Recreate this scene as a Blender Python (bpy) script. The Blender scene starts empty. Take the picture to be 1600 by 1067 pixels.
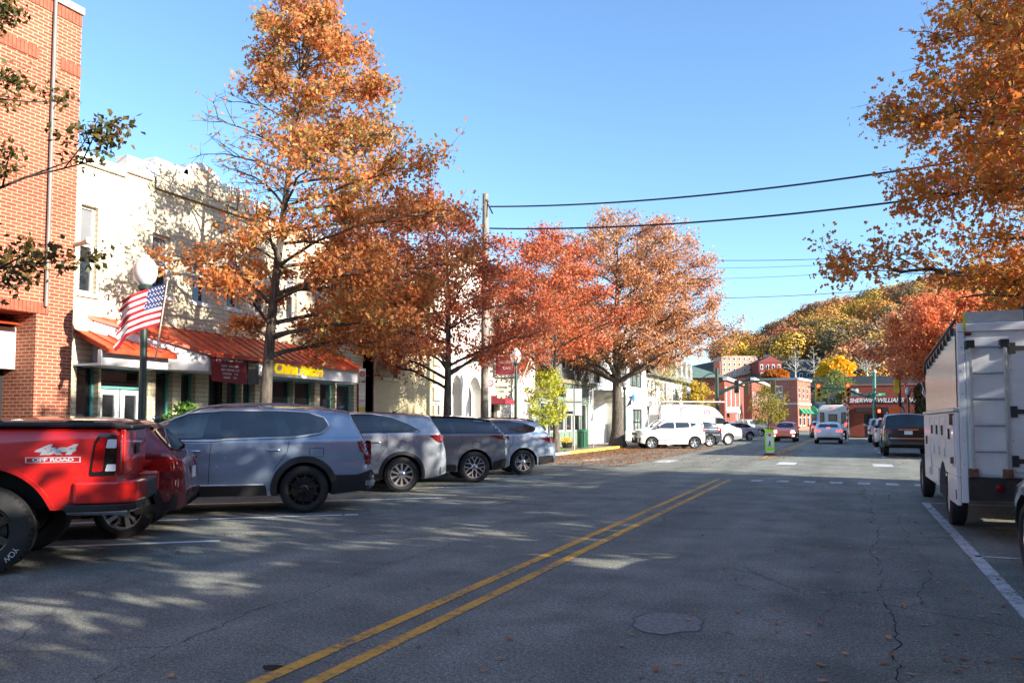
import bpy, bmesh, math, random
import numpy as np
from mathutils import Vector, Matrix
from mathutils.geometry import delaunay_2d_cdt
random.seed(7)
PI = math.pi
scene = bpy.context.scene
COL = scene.collection
EYE = 1.5
# ---------------------------------------------------------------- camera
FPX = 1250.0
TP = .055
PITCH = math.atan(TP)
YAW = math.atan(528 / FPX * math.cos(PITCH))
SH = 658 - 533.5 - FPX * TP
_s, _c, _sp, _cp = math.sin(YAW), math.cos(YAW), math.sin(PITCH), math.cos(PITCH)
CF = Vector((-_s * _cp, _c * _cp, _sp)); CR = Vector((_c, _s, 0)); CU = Vector((_s * _sp, -_c * _sp, _cp))
cd = bpy.data.cameras.new('camera'); cam = bpy.data.objects.new('camera', cd); COL.objects.link(cam)
cd.sensor_width = 36; cd.lens = 36 * FPX / 1600; cd.shift_y = SH / 1600; cd.clip_end = 5000; cd.clip_start = .05
cam.matrix_world = Matrix.Translation((0, 0, EYE)) @ Matrix((CR, CU, -CF)).transposed().to_4x4()
scene.camera = cam

def ray(px, py): return CF + CR * ((px - 800) / FPX) + CU * (-(py - 533.5 - SH) / FPX)
def gp(px, py, z=0.0):
    d = ray(px, py); t = (z - EYE) / d.z; return Vector((t * d.x, t * d.y, z))
def atX(px, py, X):
    d = ray(px, py); t = X / d.x; return Vector((X, t * d.y, EYE + t * d.z))
def atY(px, py, Y):
    d = ray(px, py); t = Y / d.y; return Vector((t * d.x, Y, EYE + t * d.z))
def atD(px, py, D):
    d = ray(px, py); return Vector((D * d.x, D * d.y, EYE + D * d.z))

# ---------------------------------------------------------------- objects
def empty(name, loc=(0, 0, 0), rz=0.0, label=None, cat=None, group=None):
    o = bpy.data.objects.new(name, None); COL.objects.link(o)
    o.location = loc; o.rotation_euler = (0, 0, rz); o.empty_display_size = .2
    tag(o, label, cat, group); return o
def tag(o, label=None, cat=None, group=None, kind=None):
    if label: o['label'] = label
    if cat: o['category'] = cat
    if group: o['group'] = group
    if kind: o['kind'] = kind
    return o
def copy_tree(o, parent=None):
    c = o.copy(); COL.objects.link(c)
    if parent is not None: c.parent = parent
    for ch in list(o.children): copy_tree(ch, c)
    return c

class MB:
    def __init__(s): s.v = []; s.f = []; s.m = []
    def add(s, vs, fs, mi=0, M=None):
        b = len(s.v)
        s.v += [tuple(M @ Vector(v)) for v in vs] if M is not None else [tuple(v) for v in vs]
        s.f += [tuple(b + i for i in f) for f in fs]; s.m += [mi] * len(fs); return s
    def box(s, x0, x1, y0, y1, z0, z1, mi=0, M=None):
        return s.add([(x0, y0, z0), (x1, y0, z0), (x1, y1, z0), (x0, y1, z0), (x0, y0, z1), (x1, y0, z1), (x1, y1, z1), (x0, y1, z1)],
                     [(3, 2, 1, 0), (4, 5, 6, 7), (0, 1, 5, 4), (1, 2, 6, 5), (2, 3, 7, 6), (3, 0, 4, 7)], mi, M)
    def quad(s, a, b, c, d, mi=0): return s.add([a, b, c, d], [(0, 1, 2, 3)], mi)
    def prism(s, pts, y0, y1, mi=0, M=None):
        """polygon in x,z extruded along y"""
        n = len(pts)
        vs = [(x, y0, z) for x, z in pts] + [(x, y1, z) for x, z in pts]
        fs = [tuple(range(n)), tuple(range(2 * n - 1, n - 1, -1))] + [(i, i + n, (i + 1) % n + n, (i + 1) % n) for i in range(n)]
        return s.add(vs, fs, mi, M)
    def hprism(s, pts, z0, z1, mi=0, M=None):
        n = len(pts)
        vs = [(x, y, z0) for x, y in pts] + [(x, y, z1) for x, y in pts]
        fs = [tuple(range(n - 1, -1, -1)), tuple(range(n, 2 * n))] + [(i, (i + 1) % n, (i + 1) % n + n, i + n) for i in range(n)]
        return s.add(vs, fs, mi, M)
    def tube(s, pts, rs, n=8, mi=0, caps=True):
        pts = [Vector(p) for p in pts]
        if not hasattr(rs, '__len__'): rs = [rs] * len(pts)
        b = len(s.v); up = None
        for i, p in enumerate(pts):
            d = (pts[min(i + 1, len(pts) - 1)] - pts[max(i - 1, 0)])
            d = d.normalized() if d.length > 1e-9 else Vector((0, 0, 1))
            if up is None:
                up = Vector((0, 0, 1)) if abs(d.z) < .9 else Vector((1, 0, 0))
            a = (up - d * up.dot(d));
            a = a.normalized() if a.length > 1e-6 else d.orthogonal().normalized()
            up = a; c = d.cross(a)
            for k in range(n):
                t = 2 * PI * k / n
                s.v.append(tuple(p + (a * math.cos(t) + c * math.sin(t)) * rs[i]))
        for i in range(len(pts) - 1):
            for k in range(n):
                s.f.append((b + i * n + k, b + i * n + (k + 1) % n, b + (i + 1) * n + (k + 1) % n, b + (i + 1) * n + k)); s.m.append(mi)
        if caps:
            s.f.append(tuple(b + k for k in range(n - 1, -1, -1))); s.m.append(mi)
            e = b + (len(pts) - 1) * n
            s.f.append(tuple(e + k for k in range(n))); s.m.append(mi)
        return s
    def lathe(s, prof, n=24, mi=0, M=None, axis='z'):
        """prof: (r, h) list"""
        vs = []
        for r, h in prof:
            for k in range(n):
                t = 2 * PI * k / n
                a, b = r * math.cos(t), r * math.sin(t)
                vs.append((a, b, h) if axis == 'z' else (a, h, b))
        fs = [(i * n + k, i * n + (k + 1) % n, (i + 1) * n + (k + 1) % n, (i + 1) * n + k) for i in range(len(prof) - 1) for k in range(n)]
        return s.add(vs, fs, mi, M)
    def ball(s, c, r, mi=0, n=10, sc=(1, 1, 1)):
        prof = [(max(1e-4, r * math.sin(PI * i / n)), -r * math.cos(PI * i / n)) for i in range(n + 1)]
        M = Matrix.Translation(c) @ Matrix.Diagonal((*sc, 1))
        return s.lathe(prof, n * 2, mi, M)
    def build(s, name, mats, parent=None, smooth=None, merge=False):
        me = bpy.data.meshes.new(name); me.from_pydata(s.v, [], s.f)
        if not isinstance(mats, (list, tuple)): mats = [mats]
        for m in mats: me.materials.append(m)
        if len(mats) > 1: me.polygons.foreach_set('material_index', s.m)
        me.validate(); me.update()
        finish(me, smooth, merge)
        o = bpy.data.objects.new(name, me); COL.objects.link(o)
        if parent is not None: o.parent = parent
        return o
def finish(me, smooth=None, merge=False):
    if smooth is not None or merge:
        bm = bmesh.new(); bm.from_mesh(me)
        if merge: bmesh.ops.remove_doubles(bm, verts=bm.verts, dist=.0005)
        bmesh.ops.recalc_face_normals(bm, faces=bm.faces)
        if smooth is not None:
            a = math.radians(smooth)
            for f in bm.faces: f.smooth = True
            for e in bm.edges:
                if len(e.link_faces) != 2 or e.calc_face_angle(9) > a: e.smooth = False
        bm.to_mesh(me); bm.free(); me.update()
def bevel(o, w=.01, seg=2, ang=40):
    m = o.modifiers.new('bevel', 'BEVEL'); m.width = w; m.segments = seg; m.limit_method = 'ANGLE'; m.angle_limit = math.radians(ang); return o
def text(name, s, size, mat, parent, loc, rot, shear=0.0, ext=.004, ax='CENTER', sx=1.0, bold=0.0):
    cu = bpy.data.curves.new(name, 'FONT'); cu.body = s; cu.size = size; cu.extrude = ext; cu.shear = shear; cu.offset = bold
    cu.align_x = ax; cu.align_y = 'CENTER'; cu.materials.append(mat)
    o = bpy.data.objects.new(name, cu); COL.objects.link(o)
    if parent is not None: o.parent = parent
    o.location = loc; o.rotation_euler = rot; o.scale = (sx, 1, 1); TEXTS.append(o); return o
TEXTS = []
def texts_to_mesh():
    dg = bpy.context.evaluated_depsgraph_get(); done = {}
    for o in TEXTS:
        nm = o.name; me = bpy.data.meshes.new_from_object(o.evaluated_get(dg)); me.materials.clear(); me.materials.append(o.data.materials[0])
        n = bpy.data.objects.new('tmp', me); COL.objects.link(n); n.parent = o.parent
        n.location = o.location; n.rotation_euler = o.rotation_euler; n.scale = o.scale
        for k in o.keys(): n[k] = o[k]
        bpy.data.objects.remove(o); n.name = nm; me.name = nm

# ---------------------------------------------------------------- materials
MATS = {}
def srgb(r, g, b):
    f = lambda c: (c / 255 / 12.92) if c / 255 <= .04045 else ((c / 255 + .055) / 1.055) ** 2.4
    return (f(r), f(g), f(b))
def nt(name):
    m = bpy.data.materials.new(name); m.use_nodes = True
    t = m.node_tree; t.nodes.clear()
    out = t.nodes.new('ShaderNodeOutputMaterial'); p = t.nodes.new('ShaderNodeBsdfPrincipled')
    t.links.new(p.outputs[0], out.inputs[0]); return m, t, p, out
def N(t, typ, **kw):
    n = t.nodes.new(typ)
    for k, v in kw.items():
        if k in n.inputs and not hasattr(n, k): n.inputs[k].default_value = v
        else: setattr(n, k, v)
    return n
def noise(t, co, scale, detail=4, rough=.6):
    n = t.nodes.new('ShaderNodeTexNoise'); n.inputs['Scale'].default_value = scale; n.inputs['Detail'].default_value = detail
    n.inputs['Roughness'].default_value = rough; t.links.new(co, n.inputs['Vector']); return n
def ramp(t, fac, stops):
    r = t.nodes.new('ShaderNodeValToRGB'); t.links.new(fac, r.inputs[0])
    while len(r.color_ramp.elements) < len(stops): r.color_ramp.elements.new(.5)
    for e, (p, c) in zip(r.color_ramp.elements, stops):
        e.position = p; e.color = (*c, 1) if hasattr(c, '__len__') else (c, c, c, 1)
    return r
def mix(t, fac, a, b, bt='MIX'):
    m = t.nodes.new('ShaderNodeMix'); m.data_type = 'RGBA'; m.blend_type = bt
    for sock, v in ((m.inputs[0], fac), (m.inputs[6], a), (m.inputs[7], b)):
        if hasattr(v, 'is_output'): t.links.new(v, sock)
        elif hasattr(v, '__len__'): sock.default_value = (*v, 1)
        else: sock.default_value = v
    return m.outputs[2]
def bumpn(t, h, strength, dist, p):
    b = t.nodes.new('ShaderNodeBump'); b.inputs['Strength'].default_value = strength; b.inputs['Distance'].default_value = dist
    t.links.new(h, b.inputs['Height']); t.links.new(b.outputs[0], p.inputs['Normal'])
def mat(name, col, rough=.6, metal=0.0, var=.12, scale=3.0, bump=0.0, coat=0.0, spec=.5, emit=0.0, bscale=40):
    if name in MATS: return MATS[name]
    m, t, p, out = nt(name)
    p.inputs['Roughness'].default_value = rough; p.inputs['Metallic'].default_value = metal
    p.inputs['Coat Weight'].default_value = coat; p.inputs['Specular IOR Level'].default_value = spec
    p.inputs['Coat Roughness'].default_value = .04
    tc = t.nodes.new('ShaderNodeTexCoord')
    n = noise(t, tc.outputs['Object'], scale, 6)
    r = ramp(t, n.outputs[0], [(.3, tuple(c * (1 - var) for c in col)), (.7, tuple(min(1, c * (1 + var)) for c in col))])
    t.links.new(r.outputs[0], p.inputs['Base Color'])
    if bump: bumpn(t, noise(t, tc.outputs['Object'], bscale, 3).outputs[0], bump, .01, p)
    if emit:
        t.links.new(r.outputs[0], p.inputs['Emission Color']); p.inputs['Emission Strength'].default_value = emit
    MATS[name] = m; return m
def brick(name, c1, c2, mortar, w=.205, h=.0677, mo=.011, rough=.85, bump=.4, dirt=.25):
    if name in MATS: return MATS[name]
    m, t, p, out = nt(name); p.inputs['Roughness'].default_value = rough; p.inputs['Specular IOR Level'].default_value = .2
    tc = t.nodes.new('ShaderNodeTexCoord'); sp = t.nodes.new('ShaderNodeSeparateXYZ'); t.links.new(tc.outputs['Object'], sp.inputs[0])
    ad = N(t, 'ShaderNodeMath', operation='ADD'); t.links.new(sp.outputs[0], ad.inputs[0]); t.links.new(sp.outputs[1], ad.inputs[1])
    cb = t.nodes.new('ShaderNodeCombineXYZ'); t.links.new(ad.outputs[0], cb.inputs[0]); t.links.new(sp.outputs[2], cb.inputs[1])
    b = t.nodes.new('ShaderNodeTexBrick'); t.links.new(cb.outputs[0], b.inputs['Vector'])
    b.inputs['Scale'].default_value = 1; b.inputs['Brick Width'].default_value = w; b.inputs['Row Height'].default_value = h
    b.inputs['Mortar Size'].default_value = mo; b.inputs['Mortar Smooth'].default_value = .3
    b.inputs['Color1'].default_value = (*c1, 1); b.inputs['Color2'].default_value = (*c2, 1); b.inputs['Mortar'].default_value = (*mortar, 1)
    b.inputs['Bias'].default_value = 0
    n = noise(t, tc.outputs['Object'], .6, 5)
    r = ramp(t, n.outputs[0], [(.3, 1 - dirt), (.65, 1.0)])
    c = mix(t, 1.0, b.outputs[0], r.outputs[0], 'MULTIPLY')
    n2 = noise(t, tc.outputs['Object'], 30, 3)
    c = mix(t, .25, c, ramp(t, n2.outputs[0], [(.3, .55), (.7, 1.0)]).outputs[0], 'MULTIPLY')
    t.links.new(c, p.inputs['Base Color'])
    inv = N(t, 'ShaderNodeMath', operation='SUBTRACT'); inv.inputs[0].default_value = 1; t.links.new(b.outputs['Fac'], inv.inputs[1])
    bumpn(t, inv.outputs[0], bump, .008, p)
    MATS[name] = m; return m
def paint(name, col, metal=.5, rough=.32, coat=1.0):
    m, t, p, out = nt(name)
    p.inputs['Metallic'].default_value = metal; p.inputs['Roughness'].default_value = rough
    p.inputs['Coat Weight'].default_value = coat; p.inputs['Coat Roughness'].default_value = .03
    tc = t.nodes.new('ShaderNodeTexCoord')
    n = noise(t, tc.outputs['Object'], 2.2, 6, .7)
    sp = t.nodes.new('ShaderNodeSeparateXYZ'); t.links.new(tc.outputs['Object'], sp.inputs[0])
    dm = N(t, 'ShaderNodeMapRange'); t.links.new(sp.outputs[2], dm.inputs[0]); dm.inputs[1].default_value = .25; dm.inputs[2].default_value = .75
    dm.inputs[3].default_value = .55; dm.inputs[4].default_value = .06                       # road dust on the sills
    mm = N(t, 'ShaderNodeMath', operation='MULTIPLY'); t.links.new(dm.outputs[0], mm.inputs[0]); t.links.new(n.outputs[0], mm.inputs[1])
    c = mix(t, mm.outputs[0], tuple(col), (.16, .15, .135))
    t.links.new(c, p.inputs['Base Color'])
    rr = ramp(t, n.outputs[0], [(.35, rough * .85), (.7, min(1, rough * 1.35))]); t.links.new(rr.outputs[0], p.inputs['Roughness'])
    return m
def glassy(name, col, rough=.04, spec=.8, var=.3):
    """dark window glass over a dim interior"""
    m, t, p, out = nt(name)
    p.inputs['Roughness'].default_value = rough; p.inputs['Specular IOR Level'].default_value = spec; p.inputs['IOR'].default_value = 1.5
    tc = t.nodes.new('ShaderNodeTexCoord')
    n = noise(t, tc.outputs['Object'], .9, 3)
    r = ramp(t, n.outputs[0], [(.35, tuple(c * (1 - var) for c in col)), (.65, tuple(c * (1 + var) for c in col))])
    t.links.new(r.outputs[0], p.inputs['Base Color'])
    n2 = noise(t, tc.outputs['Object'], .7, 1); bumpn(t, n2.outputs[0], .12, .05, p)
    return m
def leafmat(name, stops, trans=.45, nscale=.35, rough=.55):
    """stops: list of colours picked per leaf; a second, low-frequency noise drifts between the halves"""
    m, t, p, out = nt(name); t.nodes.remove(p)
    g = t.nodes.new('ShaderNodeNewGeometry'); tc = t.nodes.new('ShaderNodeTexCoord')
    n = noise(t, tc.outputs['Object'], nscale, 3)
    a = N(t, 'ShaderNodeMath', operation='MULTIPLY_ADD'); t.links.new(g.outputs['Random Per Island'], a.inputs[0]); a.inputs[1].default_value = .55
    b = N(t, 'ShaderNodeMapRange'); t.links.new(n.outputs[0], b.inputs[0]); b.inputs[1].default_value = .3; b.inputs[2].default_value = .7
    b.inputs[3].default_value = 0; b.inputs[4].default_value = .45
    t.links.new(b.outputs[0], a.inputs[2])
    k = len(stops); r = ramp(t, a.outputs[0], [(i / (k - 1), c) for i, c in enumerate(stops)])
    d = t.nodes.new('ShaderNodeBsdfPrincipled'); d.inputs['Roughness'].default_value = rough; d.inputs['Specular IOR Level'].default_value = .35
    tr = t.nodes.new('ShaderNodeBsdfTranslucent')
    t.links.new(r.outputs[0], d.inputs['Base Color']); t.links.new(r.outputs[0], tr.inputs['Color'])
    ms = t.nodes.new('ShaderNodeMixShader'); ms.inputs[0].default_value = trans
    t.links.new(d.outputs[0], ms.inputs[1]); t.links.new(tr.outputs[0], ms.inputs[2]); t.links.new(ms.outputs[0], out.inputs[0])
    return m

BLACK = mat('black_plastic', (.012, .012, .013), .5, bump=.1)
RUBBER = mat('tyre_rubber', (.016, .016, .017), .75, bump=.2)
CHROME = mat('chrome', (.75, .76, .78), .12, 1.0, var=.03)
STEEL = mat('galvanised_steel', (.42, .44, .45), .4, .8, var=.15, scale=8)
GREENM = mat('dark_green_metal', (.018, .042, .036), .4, .1, coat=.3, var=.25)
TEAL = mat('teal_paint', (.10, .33, .32), .45, var=.1)
WHITEP = mat('white_paint', (.74, .74, .72), .5, var=.06)
DARKG = glassy('window_glass', (.018, .022, .026))
CARG = glassy('car_glass', (.022, .028, .036), .02, .7)
CARG2 = glassy('clear_car_glass', (.09, .115, .12), .02, .9, .6)
REDL = mat('red_lens', (.35, .006, .008), .12, coat=1, var=.25, scale=14)
REDD = mat('dark_red_lens', (.14, .006, .01), .1, coat=1, var=.4, scale=14)
CLEARL = mat('clear_lens', (.62, .64, .68), .08, .3, coat=1, var=.2, scale=12)
AMBER = mat('amber_lens', (.75, .22, .02), .2, coat=1)
INTER = mat('dark_interior', (.01, .01, .011), .9)
CONC = mat('concrete', (.36, .34, .31), .9, var=.2, scale=1.6, bump=.25)
# ================================================================ vehicles
def chaikin(pts, it=2):
    for _ in range(it):
        q = [pts[0]]
        for a, b in zip(pts[:-1], pts[1:]):
            q.append((a[0] * .75 + b[0] * .25, a[1] * .75 + b[1] * .25)); q.append((a[0] * .25 + b[0] * .75, a[1] * .25 + b[1] * .75))
        q.append(pts[-1]); pts = q
    return pts
def resample(pts, step):
    out = [pts[0]]
    for a, b in zip(pts[:-1], pts[1:]):
        d = math.dist(a, b); n = max(1, int(math.ceil(d / step)))
        for k in range(1, n + 1): out.append(tuple(a[i] + (b[i] - a[i]) * k / n for i in range(len(a))))
    return out
def inpoly(p, poly):
    c = False; j = len(poly) - 1
    for i in range(len(poly)):
        a, b = poly[i], poly[j]
        if (a[1] > p[1]) != (b[1] > p[1]) and p[0] < (b[0] - a[0]) * (p[1] - a[1]) / (b[1] - a[1]) + a[0]: c = not c
        j = i
    return c
def patch(mb, poly, fn, off, mi=0, step=.12, both=True, skirt=.014, rnd=0):
    poly = [p for i, p in enumerate(poly) if math.dist(p, poly[i - 1]) > 1e-4]
    if rnd:
        P = list(poly); q = []
        for i in range(len(P)):
            a, b, c = P[i - 1], P[i], P[(i + 1) % len(P)]
            da, dc = math.dist(a, b), math.dist(b, c); ra, rc = min(rnd, da * .45) / da, min(rnd, dc * .45) / dc
            A = tuple(b[k] + (a[k] - b[k]) * ra for k in (0, 1)); C_ = tuple(b[k] + (c[k] - b[k]) * rc for k in (0, 1))
            q += [A, tuple((A[k] + C_[k]) / 4 + b[k] / 2 for k in (0, 1)), C_]
        poly = q
    dense = resample(list(poly) + [poly[0]], step)[:-1]
    n = len(dense); pts = [Vector(p) for p in dense]
    xs = [p[0] for p in dense]; ys = [p[1] for p in dense]
    x = min(xs) + step * .5
    while x < max(xs):
        y = min(ys) + step * .5
        while y < max(ys):
            if inpoly((x, y), dense) and min(math.dist((x, y), q) for q in dense) > step * .35: pts.append(Vector((x, y)))
            y += step
        x += step
    vo, eo, fo, *_ = delaunay_2d_cdt(pts, [(i, (i + 1) % n) for i in range(n)], [], 1, 1e-6)
    for sgn in ((1, -1) if both else (1,)):
        F = lambda u, v, o: (lambda r: (r[0], r[1] * sgn, r[2]))(fn(u, v, o))
        mb.add([F(p.x, p.y, off) for p in vo], [tuple(f) for f in fo], mi)
        if skirt:
            vs = [F(p[0], p[1], off) for p in dense] + [F(p[0], p[1], off - skirt) for p in dense]
            mb.add(vs, [(i, (i + 1) % n, (i + 1) % n + n, i + n) for i in range(n)], mi)

WHEELS = {}
def spokes(mb, kind, rr, y, mi=0):
    def bar(a0, r0, w0, a1, r1, w1, dy=.0, th=.03):
        p0 = (r0 * math.cos(a0), r0 * math.sin(a0)); p1 = (r1 * math.cos(a1), r1 * math.sin(a1))
        dx, dz = p1[0] - p0[0], p1[1] - p0[1]; L = math.hypot(dx, dz); nx, nz = -dz / L, dx / L
        ring = [(p0[0] + nx * w0 / 2, p0[1] + nz * w0 / 2, y - .02), (p0[0] - nx * w0 / 2, p0[1] - nz * w0 / 2, y - .02),
                (p1[0] - nx * w1 / 2, p1[1] - nz * w1 / 2, y + dy), (p1[0] + nx * w1 / 2, p1[1] + nz * w1 / 2, y + dy)]
        vs = [(a, c, b) for a, b, c in ring] + [(a, c - th, b) for a, b, c in ring]
        mb.add(vs, [(0, 1, 2, 3), (7, 6, 5, 4), (0, 4, 5, 1), (1, 5, 6, 2), (2, 6, 7, 3), (3, 7, 4, 0)], mi)
    def g(n): return [PI / 2 + 2 * PI * i / n for i in range(n)]
    if kind == 'multi':
        for a in g(10): bar(a, .05, .03, a + .05, rr, .022); bar(a + .25, .12, .008, a + .1, rr, .012)
    elif kind == 'ten':
        for a in g(10): bar(a, .05, .035, a, rr, .05)
    elif kind == 'twin':
        for a in g(5): bar(a - .12, .05, .035, a - .2, rr, .038); bar(a + .12, .05, .035, a + .2, rr, .038)
    elif kind == 'split':
        for a in g(7): bar(a, .04, .03, a, rr * .55, .035); bar(a, rr * .5, .03, a - .28, rr, .03); bar(a, rr * .5, .03, a + .28, rr, .03)
    elif kind == 'angular':
        for a in g(5): bar(a - .05, .05, .06, a - .25, rr * .7, .035); bar(a - .25, rr * .68, .035, a - .1, rr, .03); bar(a + .1, .05, .04, a + .3, rr, .06)
    elif kind == 'five':
        for a in g(5): bar(a, .04, .075, a, rr, .12)
    elif kind == 'six':
        for a in g(6): bar(a, .04, .07, a, rr, .075)
    elif kind == 'steel':
        mb.lathe([(.03, y - .02), (.10, y - .02), (.13, y - .05), (rr * .8, y - .05), (rr, y - .01)], 28, mi, axis='y')
        for a in g(8): mb.lathe([(.0, y - .014), (.018, y - .014), (.018, y - .05)], 8, mi, Matrix.Translation((math.cos(a) * .075, 0, math.sin(a) * .075)), 'y')
def wheel_proto(kind, R, w, rr, rimmat, letters=False):
    """returns (hub, tyre, rim) mesh objects' data, axis along y, outer face at +y"""
    key = (kind, round(R, 3), w, rimmat.name)
    if key in WHEELS: return WHEELS[key]
    h = w / 2; sh = .02
    t = MB()
    prof = [(rr, -h + .02), (rr + .02, -h), ((rr + R) / 2, -h - .006), (R - .03, -h + .015), (R - .008, -h + .03)]
    prof += [(R, -h + .05), (R, -.012), (R - .008, -.008), (R - .008, .008), (R, .012), (R, h - .05)]
    prof += [(R - .008, h - .03), (R - .03, h - .015), ((rr + R) / 2, h + .006), (rr + .02, h), (rr, h - .02)]
    t.lathe(prof, 48, 0, axis='y')
    for k in range(48):                                  # shoulder tread blocks
        a = 2 * PI * (k + .5) / 48
        M = Matrix.Rotation(a, 4, 'Y') @ Matrix.Translation((R - .012, h - .03, 0))
        t.box(-.012, .012, -.02, .012, -.008, .008, 0, M)
    tyre = t.build('tyre', RUBBER, None, 35)
    r = MB(); y = h - .035
    r.lathe([(rr - .03, -h + .03), (rr - .015, y - .1), (rr - .03, y - .02), (rr - .012, y + .012), (rr + .004, y + .014), (rr + .004, y - .0), (rr, -h + .02)], 40, 0, axis='y')
    spokes(r, kind, rr - .012, y)
    r.lathe([(.0001, y + .004), (.035, y + .002), (.045, y - .01), (.075, y - .02), (.08, y - .05)], 24, 0, axis='y')
    rim = r.build('rim', rimmat, None, 35)
    b = MB(); b.lathe([(.0001, y - .07), (rr * .78, y - .07), (rr * .78, y - .09), (rr - .05, y - .1), (rr - .02, y - .12), (rr - .02, -h + .04), (.0001, -h + .04)], 30, 0, axis='y')
    hub = b.build('wheel', mat('brake_iron', (.05, .048, .046), .5, .6), None, 30)
    WHEELS[key] = tuple(o.data for o in (hub, tyre, rim))
    for o in (hub, tyre, rim): bpy.data.objects.remove(o)
    return WHEELS[key]
def put_wheel(parent, x, y, R, w, data, side, letters=False):
    ob = bpy.data.objects.new('wheel', data[0]); COL.objects.link(ob); ob.parent = parent
    ob.location = (x, y - side * w / 2, R); ob.rotation_euler = (0, 0, 0 if side > 0 else PI)
    for nm, d in (('tyre', data[1]), ('rim', data[2])):
        c = bpy.data.objects.new(nm, d); COL.objects.link(c); c.parent = ob
    return ob

TRIMM = mat('satin_trim', (.7, .72, .76), .3, .35, var=.03)
ALLOY = mat('alloy_rim', (.58, .59, .61), .25, .9, var=.05)
BLKRIM = mat('black_rim', (.012, .012, .013), .22, .4, coat=.6, var=.1)
WHTRIM = mat('white_steel_rim', (.62, .62, .6), .4, .2, var=.1)
PLATE = mat('licence_plate', (.62, .64, .66), .5, var=.05)

def car(sp):
    L, W, R, bot, belt = sp['L'], sp['W'], sp['R'], sp.get('bot', .27), sp['belt']
    ro, wb, tw = sp['ro'], sp['wb'], sp.get('tw', .235)
    tumble, rr, crown, endr = sp.get('tumble', .27), sp.get('rr', .09), sp.get('crown', .05), sp.get('endr', .28)
    out = chaikin([(d - L / 2, z) for d, z in sp['top']], 2); out = resample(out, .07)
    H = max(z for _, z in out); pk = max(range(len(out)), key=lambda i: out[i][1])
    W2 = W / 2; zm = sp.get('zm', .62)
    ox = np.array([p[0] for p in out])[::-1]; oz = np.array([p[1] for p in out])[::-1]
    tail = out[pk:][::-1]; nose = out[:pk + 1]
    tz = np.array([p[1] for p in tail]); tx = np.array([p[0] for p in tail])
    nz = np.array([p[1] for p in nose]); nx = np.array([p[0] for p in nose])
    tz = np.maximum.accumulate(tz + np.arange(len(tz)) * 1e-7); nz = np.maximum.accumulate(nz + np.arange(len(nz)) * 1e-7)
    def wplan(x):
        u = abs(x) / (L / 2); w = W2 * (1 - (.035 if x < 0 else .06) * min(1, u) ** 4); e = max(0, L / 2 - abs(x))
        r = endr * (1.0 if x < 0 else 1.4)
        if e < r: w -= r * .75 * (1 - math.sqrt(max(0, 1 - (1 - e / r) ** 2)))
        return w
    def be(x): e = L / 2 - abs(x); return bot + sp.get('lift', .12) * max(0, 1 - e / .6) ** 1.5
    def sy(x, z):
        w = wplan(x)
        if z < zm: return w * (1 - .05 * ((zm - z) / (zm - bot)) ** 2)
        if z < belt:
            k = (z - zm) / (belt - zm); return w * (1 - .03 * k * k) - (.012 if .15 < k < .5 and sp.get('crease', True) else 0) * math.sin((k - .15) / .35 * PI)
        return w * .97 - tumble * (z - belt) - .015 * min(1, (z - belt) / .05)
    def full(x, z):
        zt = float(np.interp(x, ox, oz)); ce = crown * min(1, max(0, (zt - bot) / .3)); zE = zt - ce; re = min(rr, max(.001, (zE - bot) * .45))
        y = sy(x, z); q = (z - (zE - re)) / re
        if q > 0: y -= re * (1 - math.sqrt(max(0, 1 - min(1, q) ** 2)))
        return y
    def sfn(d, z, o): x = d - L / 2; z = max(z, be(x) + .004); return (x, full(x, z) + o, z)
    def endf(y, z, o, az, ax_, sg):
        zz = z + crown * min(1, (abs(y) / W2)) ** 2; x = float(np.interp(zz, az, ax_)); ym = max(.05, full(x, min(z, zz - .01)))
        ex = max(0, abs(y) - ym)
        if ex > 0:                                       # wrap round the corner
            y = math.copysign(ym + o * .7, y); 
            for _ in range(8):
                if full(x - sg * .02, z) >= abs(y) - o * .7 + ex * .0 and ex <= 0: break
                x -= sg * min(ex, .02); ex -= .02
                y = math.copysign(full(x, z) + o * .7, y)
                if ex <= 0: break
            return (x + sg * o * .3, y, z)
        return (x + sg * o, y, z + o * .3)
    def rfn(y, z, o): return endf(y, z, o, tz, tx, -1)
    def ffn(y, z, o): return endf(y, z, o, nz, nx, 1)
    lv = [bot + (zm - bot) * k / 4 for k in range(4)] + [zm + (belt - zm) * k / 8 for k in range(8)] + [belt, belt + .012, belt + .05] + [belt + .05 + (H - belt) * k / 5 for k in range(1, 6)]
    rings = []
    for x, zt in out:
        b0 = be(x); zt = max(zt, b0 + .02); ce = crown * min(1, (zt - b0) / .3); zE = zt - ce; re = min(rr, (zE - b0) * .45)
        h = [(0, b0), (sy(x, b0) * .6, b0), (sy(x, b0) * .94, b0)]
        h += [(sy(x, max(b0, min(z, zE - re))), max(b0, min(z, zE - re))) for z in lv]
        for a in (.25, .5, .75, 1):
            t = a * PI / 2; z = zE - re + re * math.sin(t); h.append((sy(x, z) - re * (1 - math.cos(t)), z))
        yE = h[-1][0]
        for k in range(1, 7): y = yE * (1 - k / 6); h.append((y, zE + ce * (1 - (y / yE) ** 2)))
        ring = [(x, y, z) for y, z in h] + [(x, -y, z) for y, z in h[-2:0:-1]]
        rings.append(ring)
    m = MB(); n = len(rings[0])
    for r_ in rings: m.v += r_
    for i in range(len(rings) - 1):
        for k in range(n): m.f.append((i * n + k, i * n + (k + 1) % n, (i + 1) * n + (k + 1) % n, (i + 1) * n + k)); m.m.append(0)
    m.f.append(tuple(range(n))); m.m.append(0); m.f.append(tuple((len(rings) - 1) * n + k for k in range(n - 1, -1, -1))); m.m.append(0)
    root = empty(sp['name'], (0, 0, 0), 0, sp['label'], sp['cat'], sp.get('group'))
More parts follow.
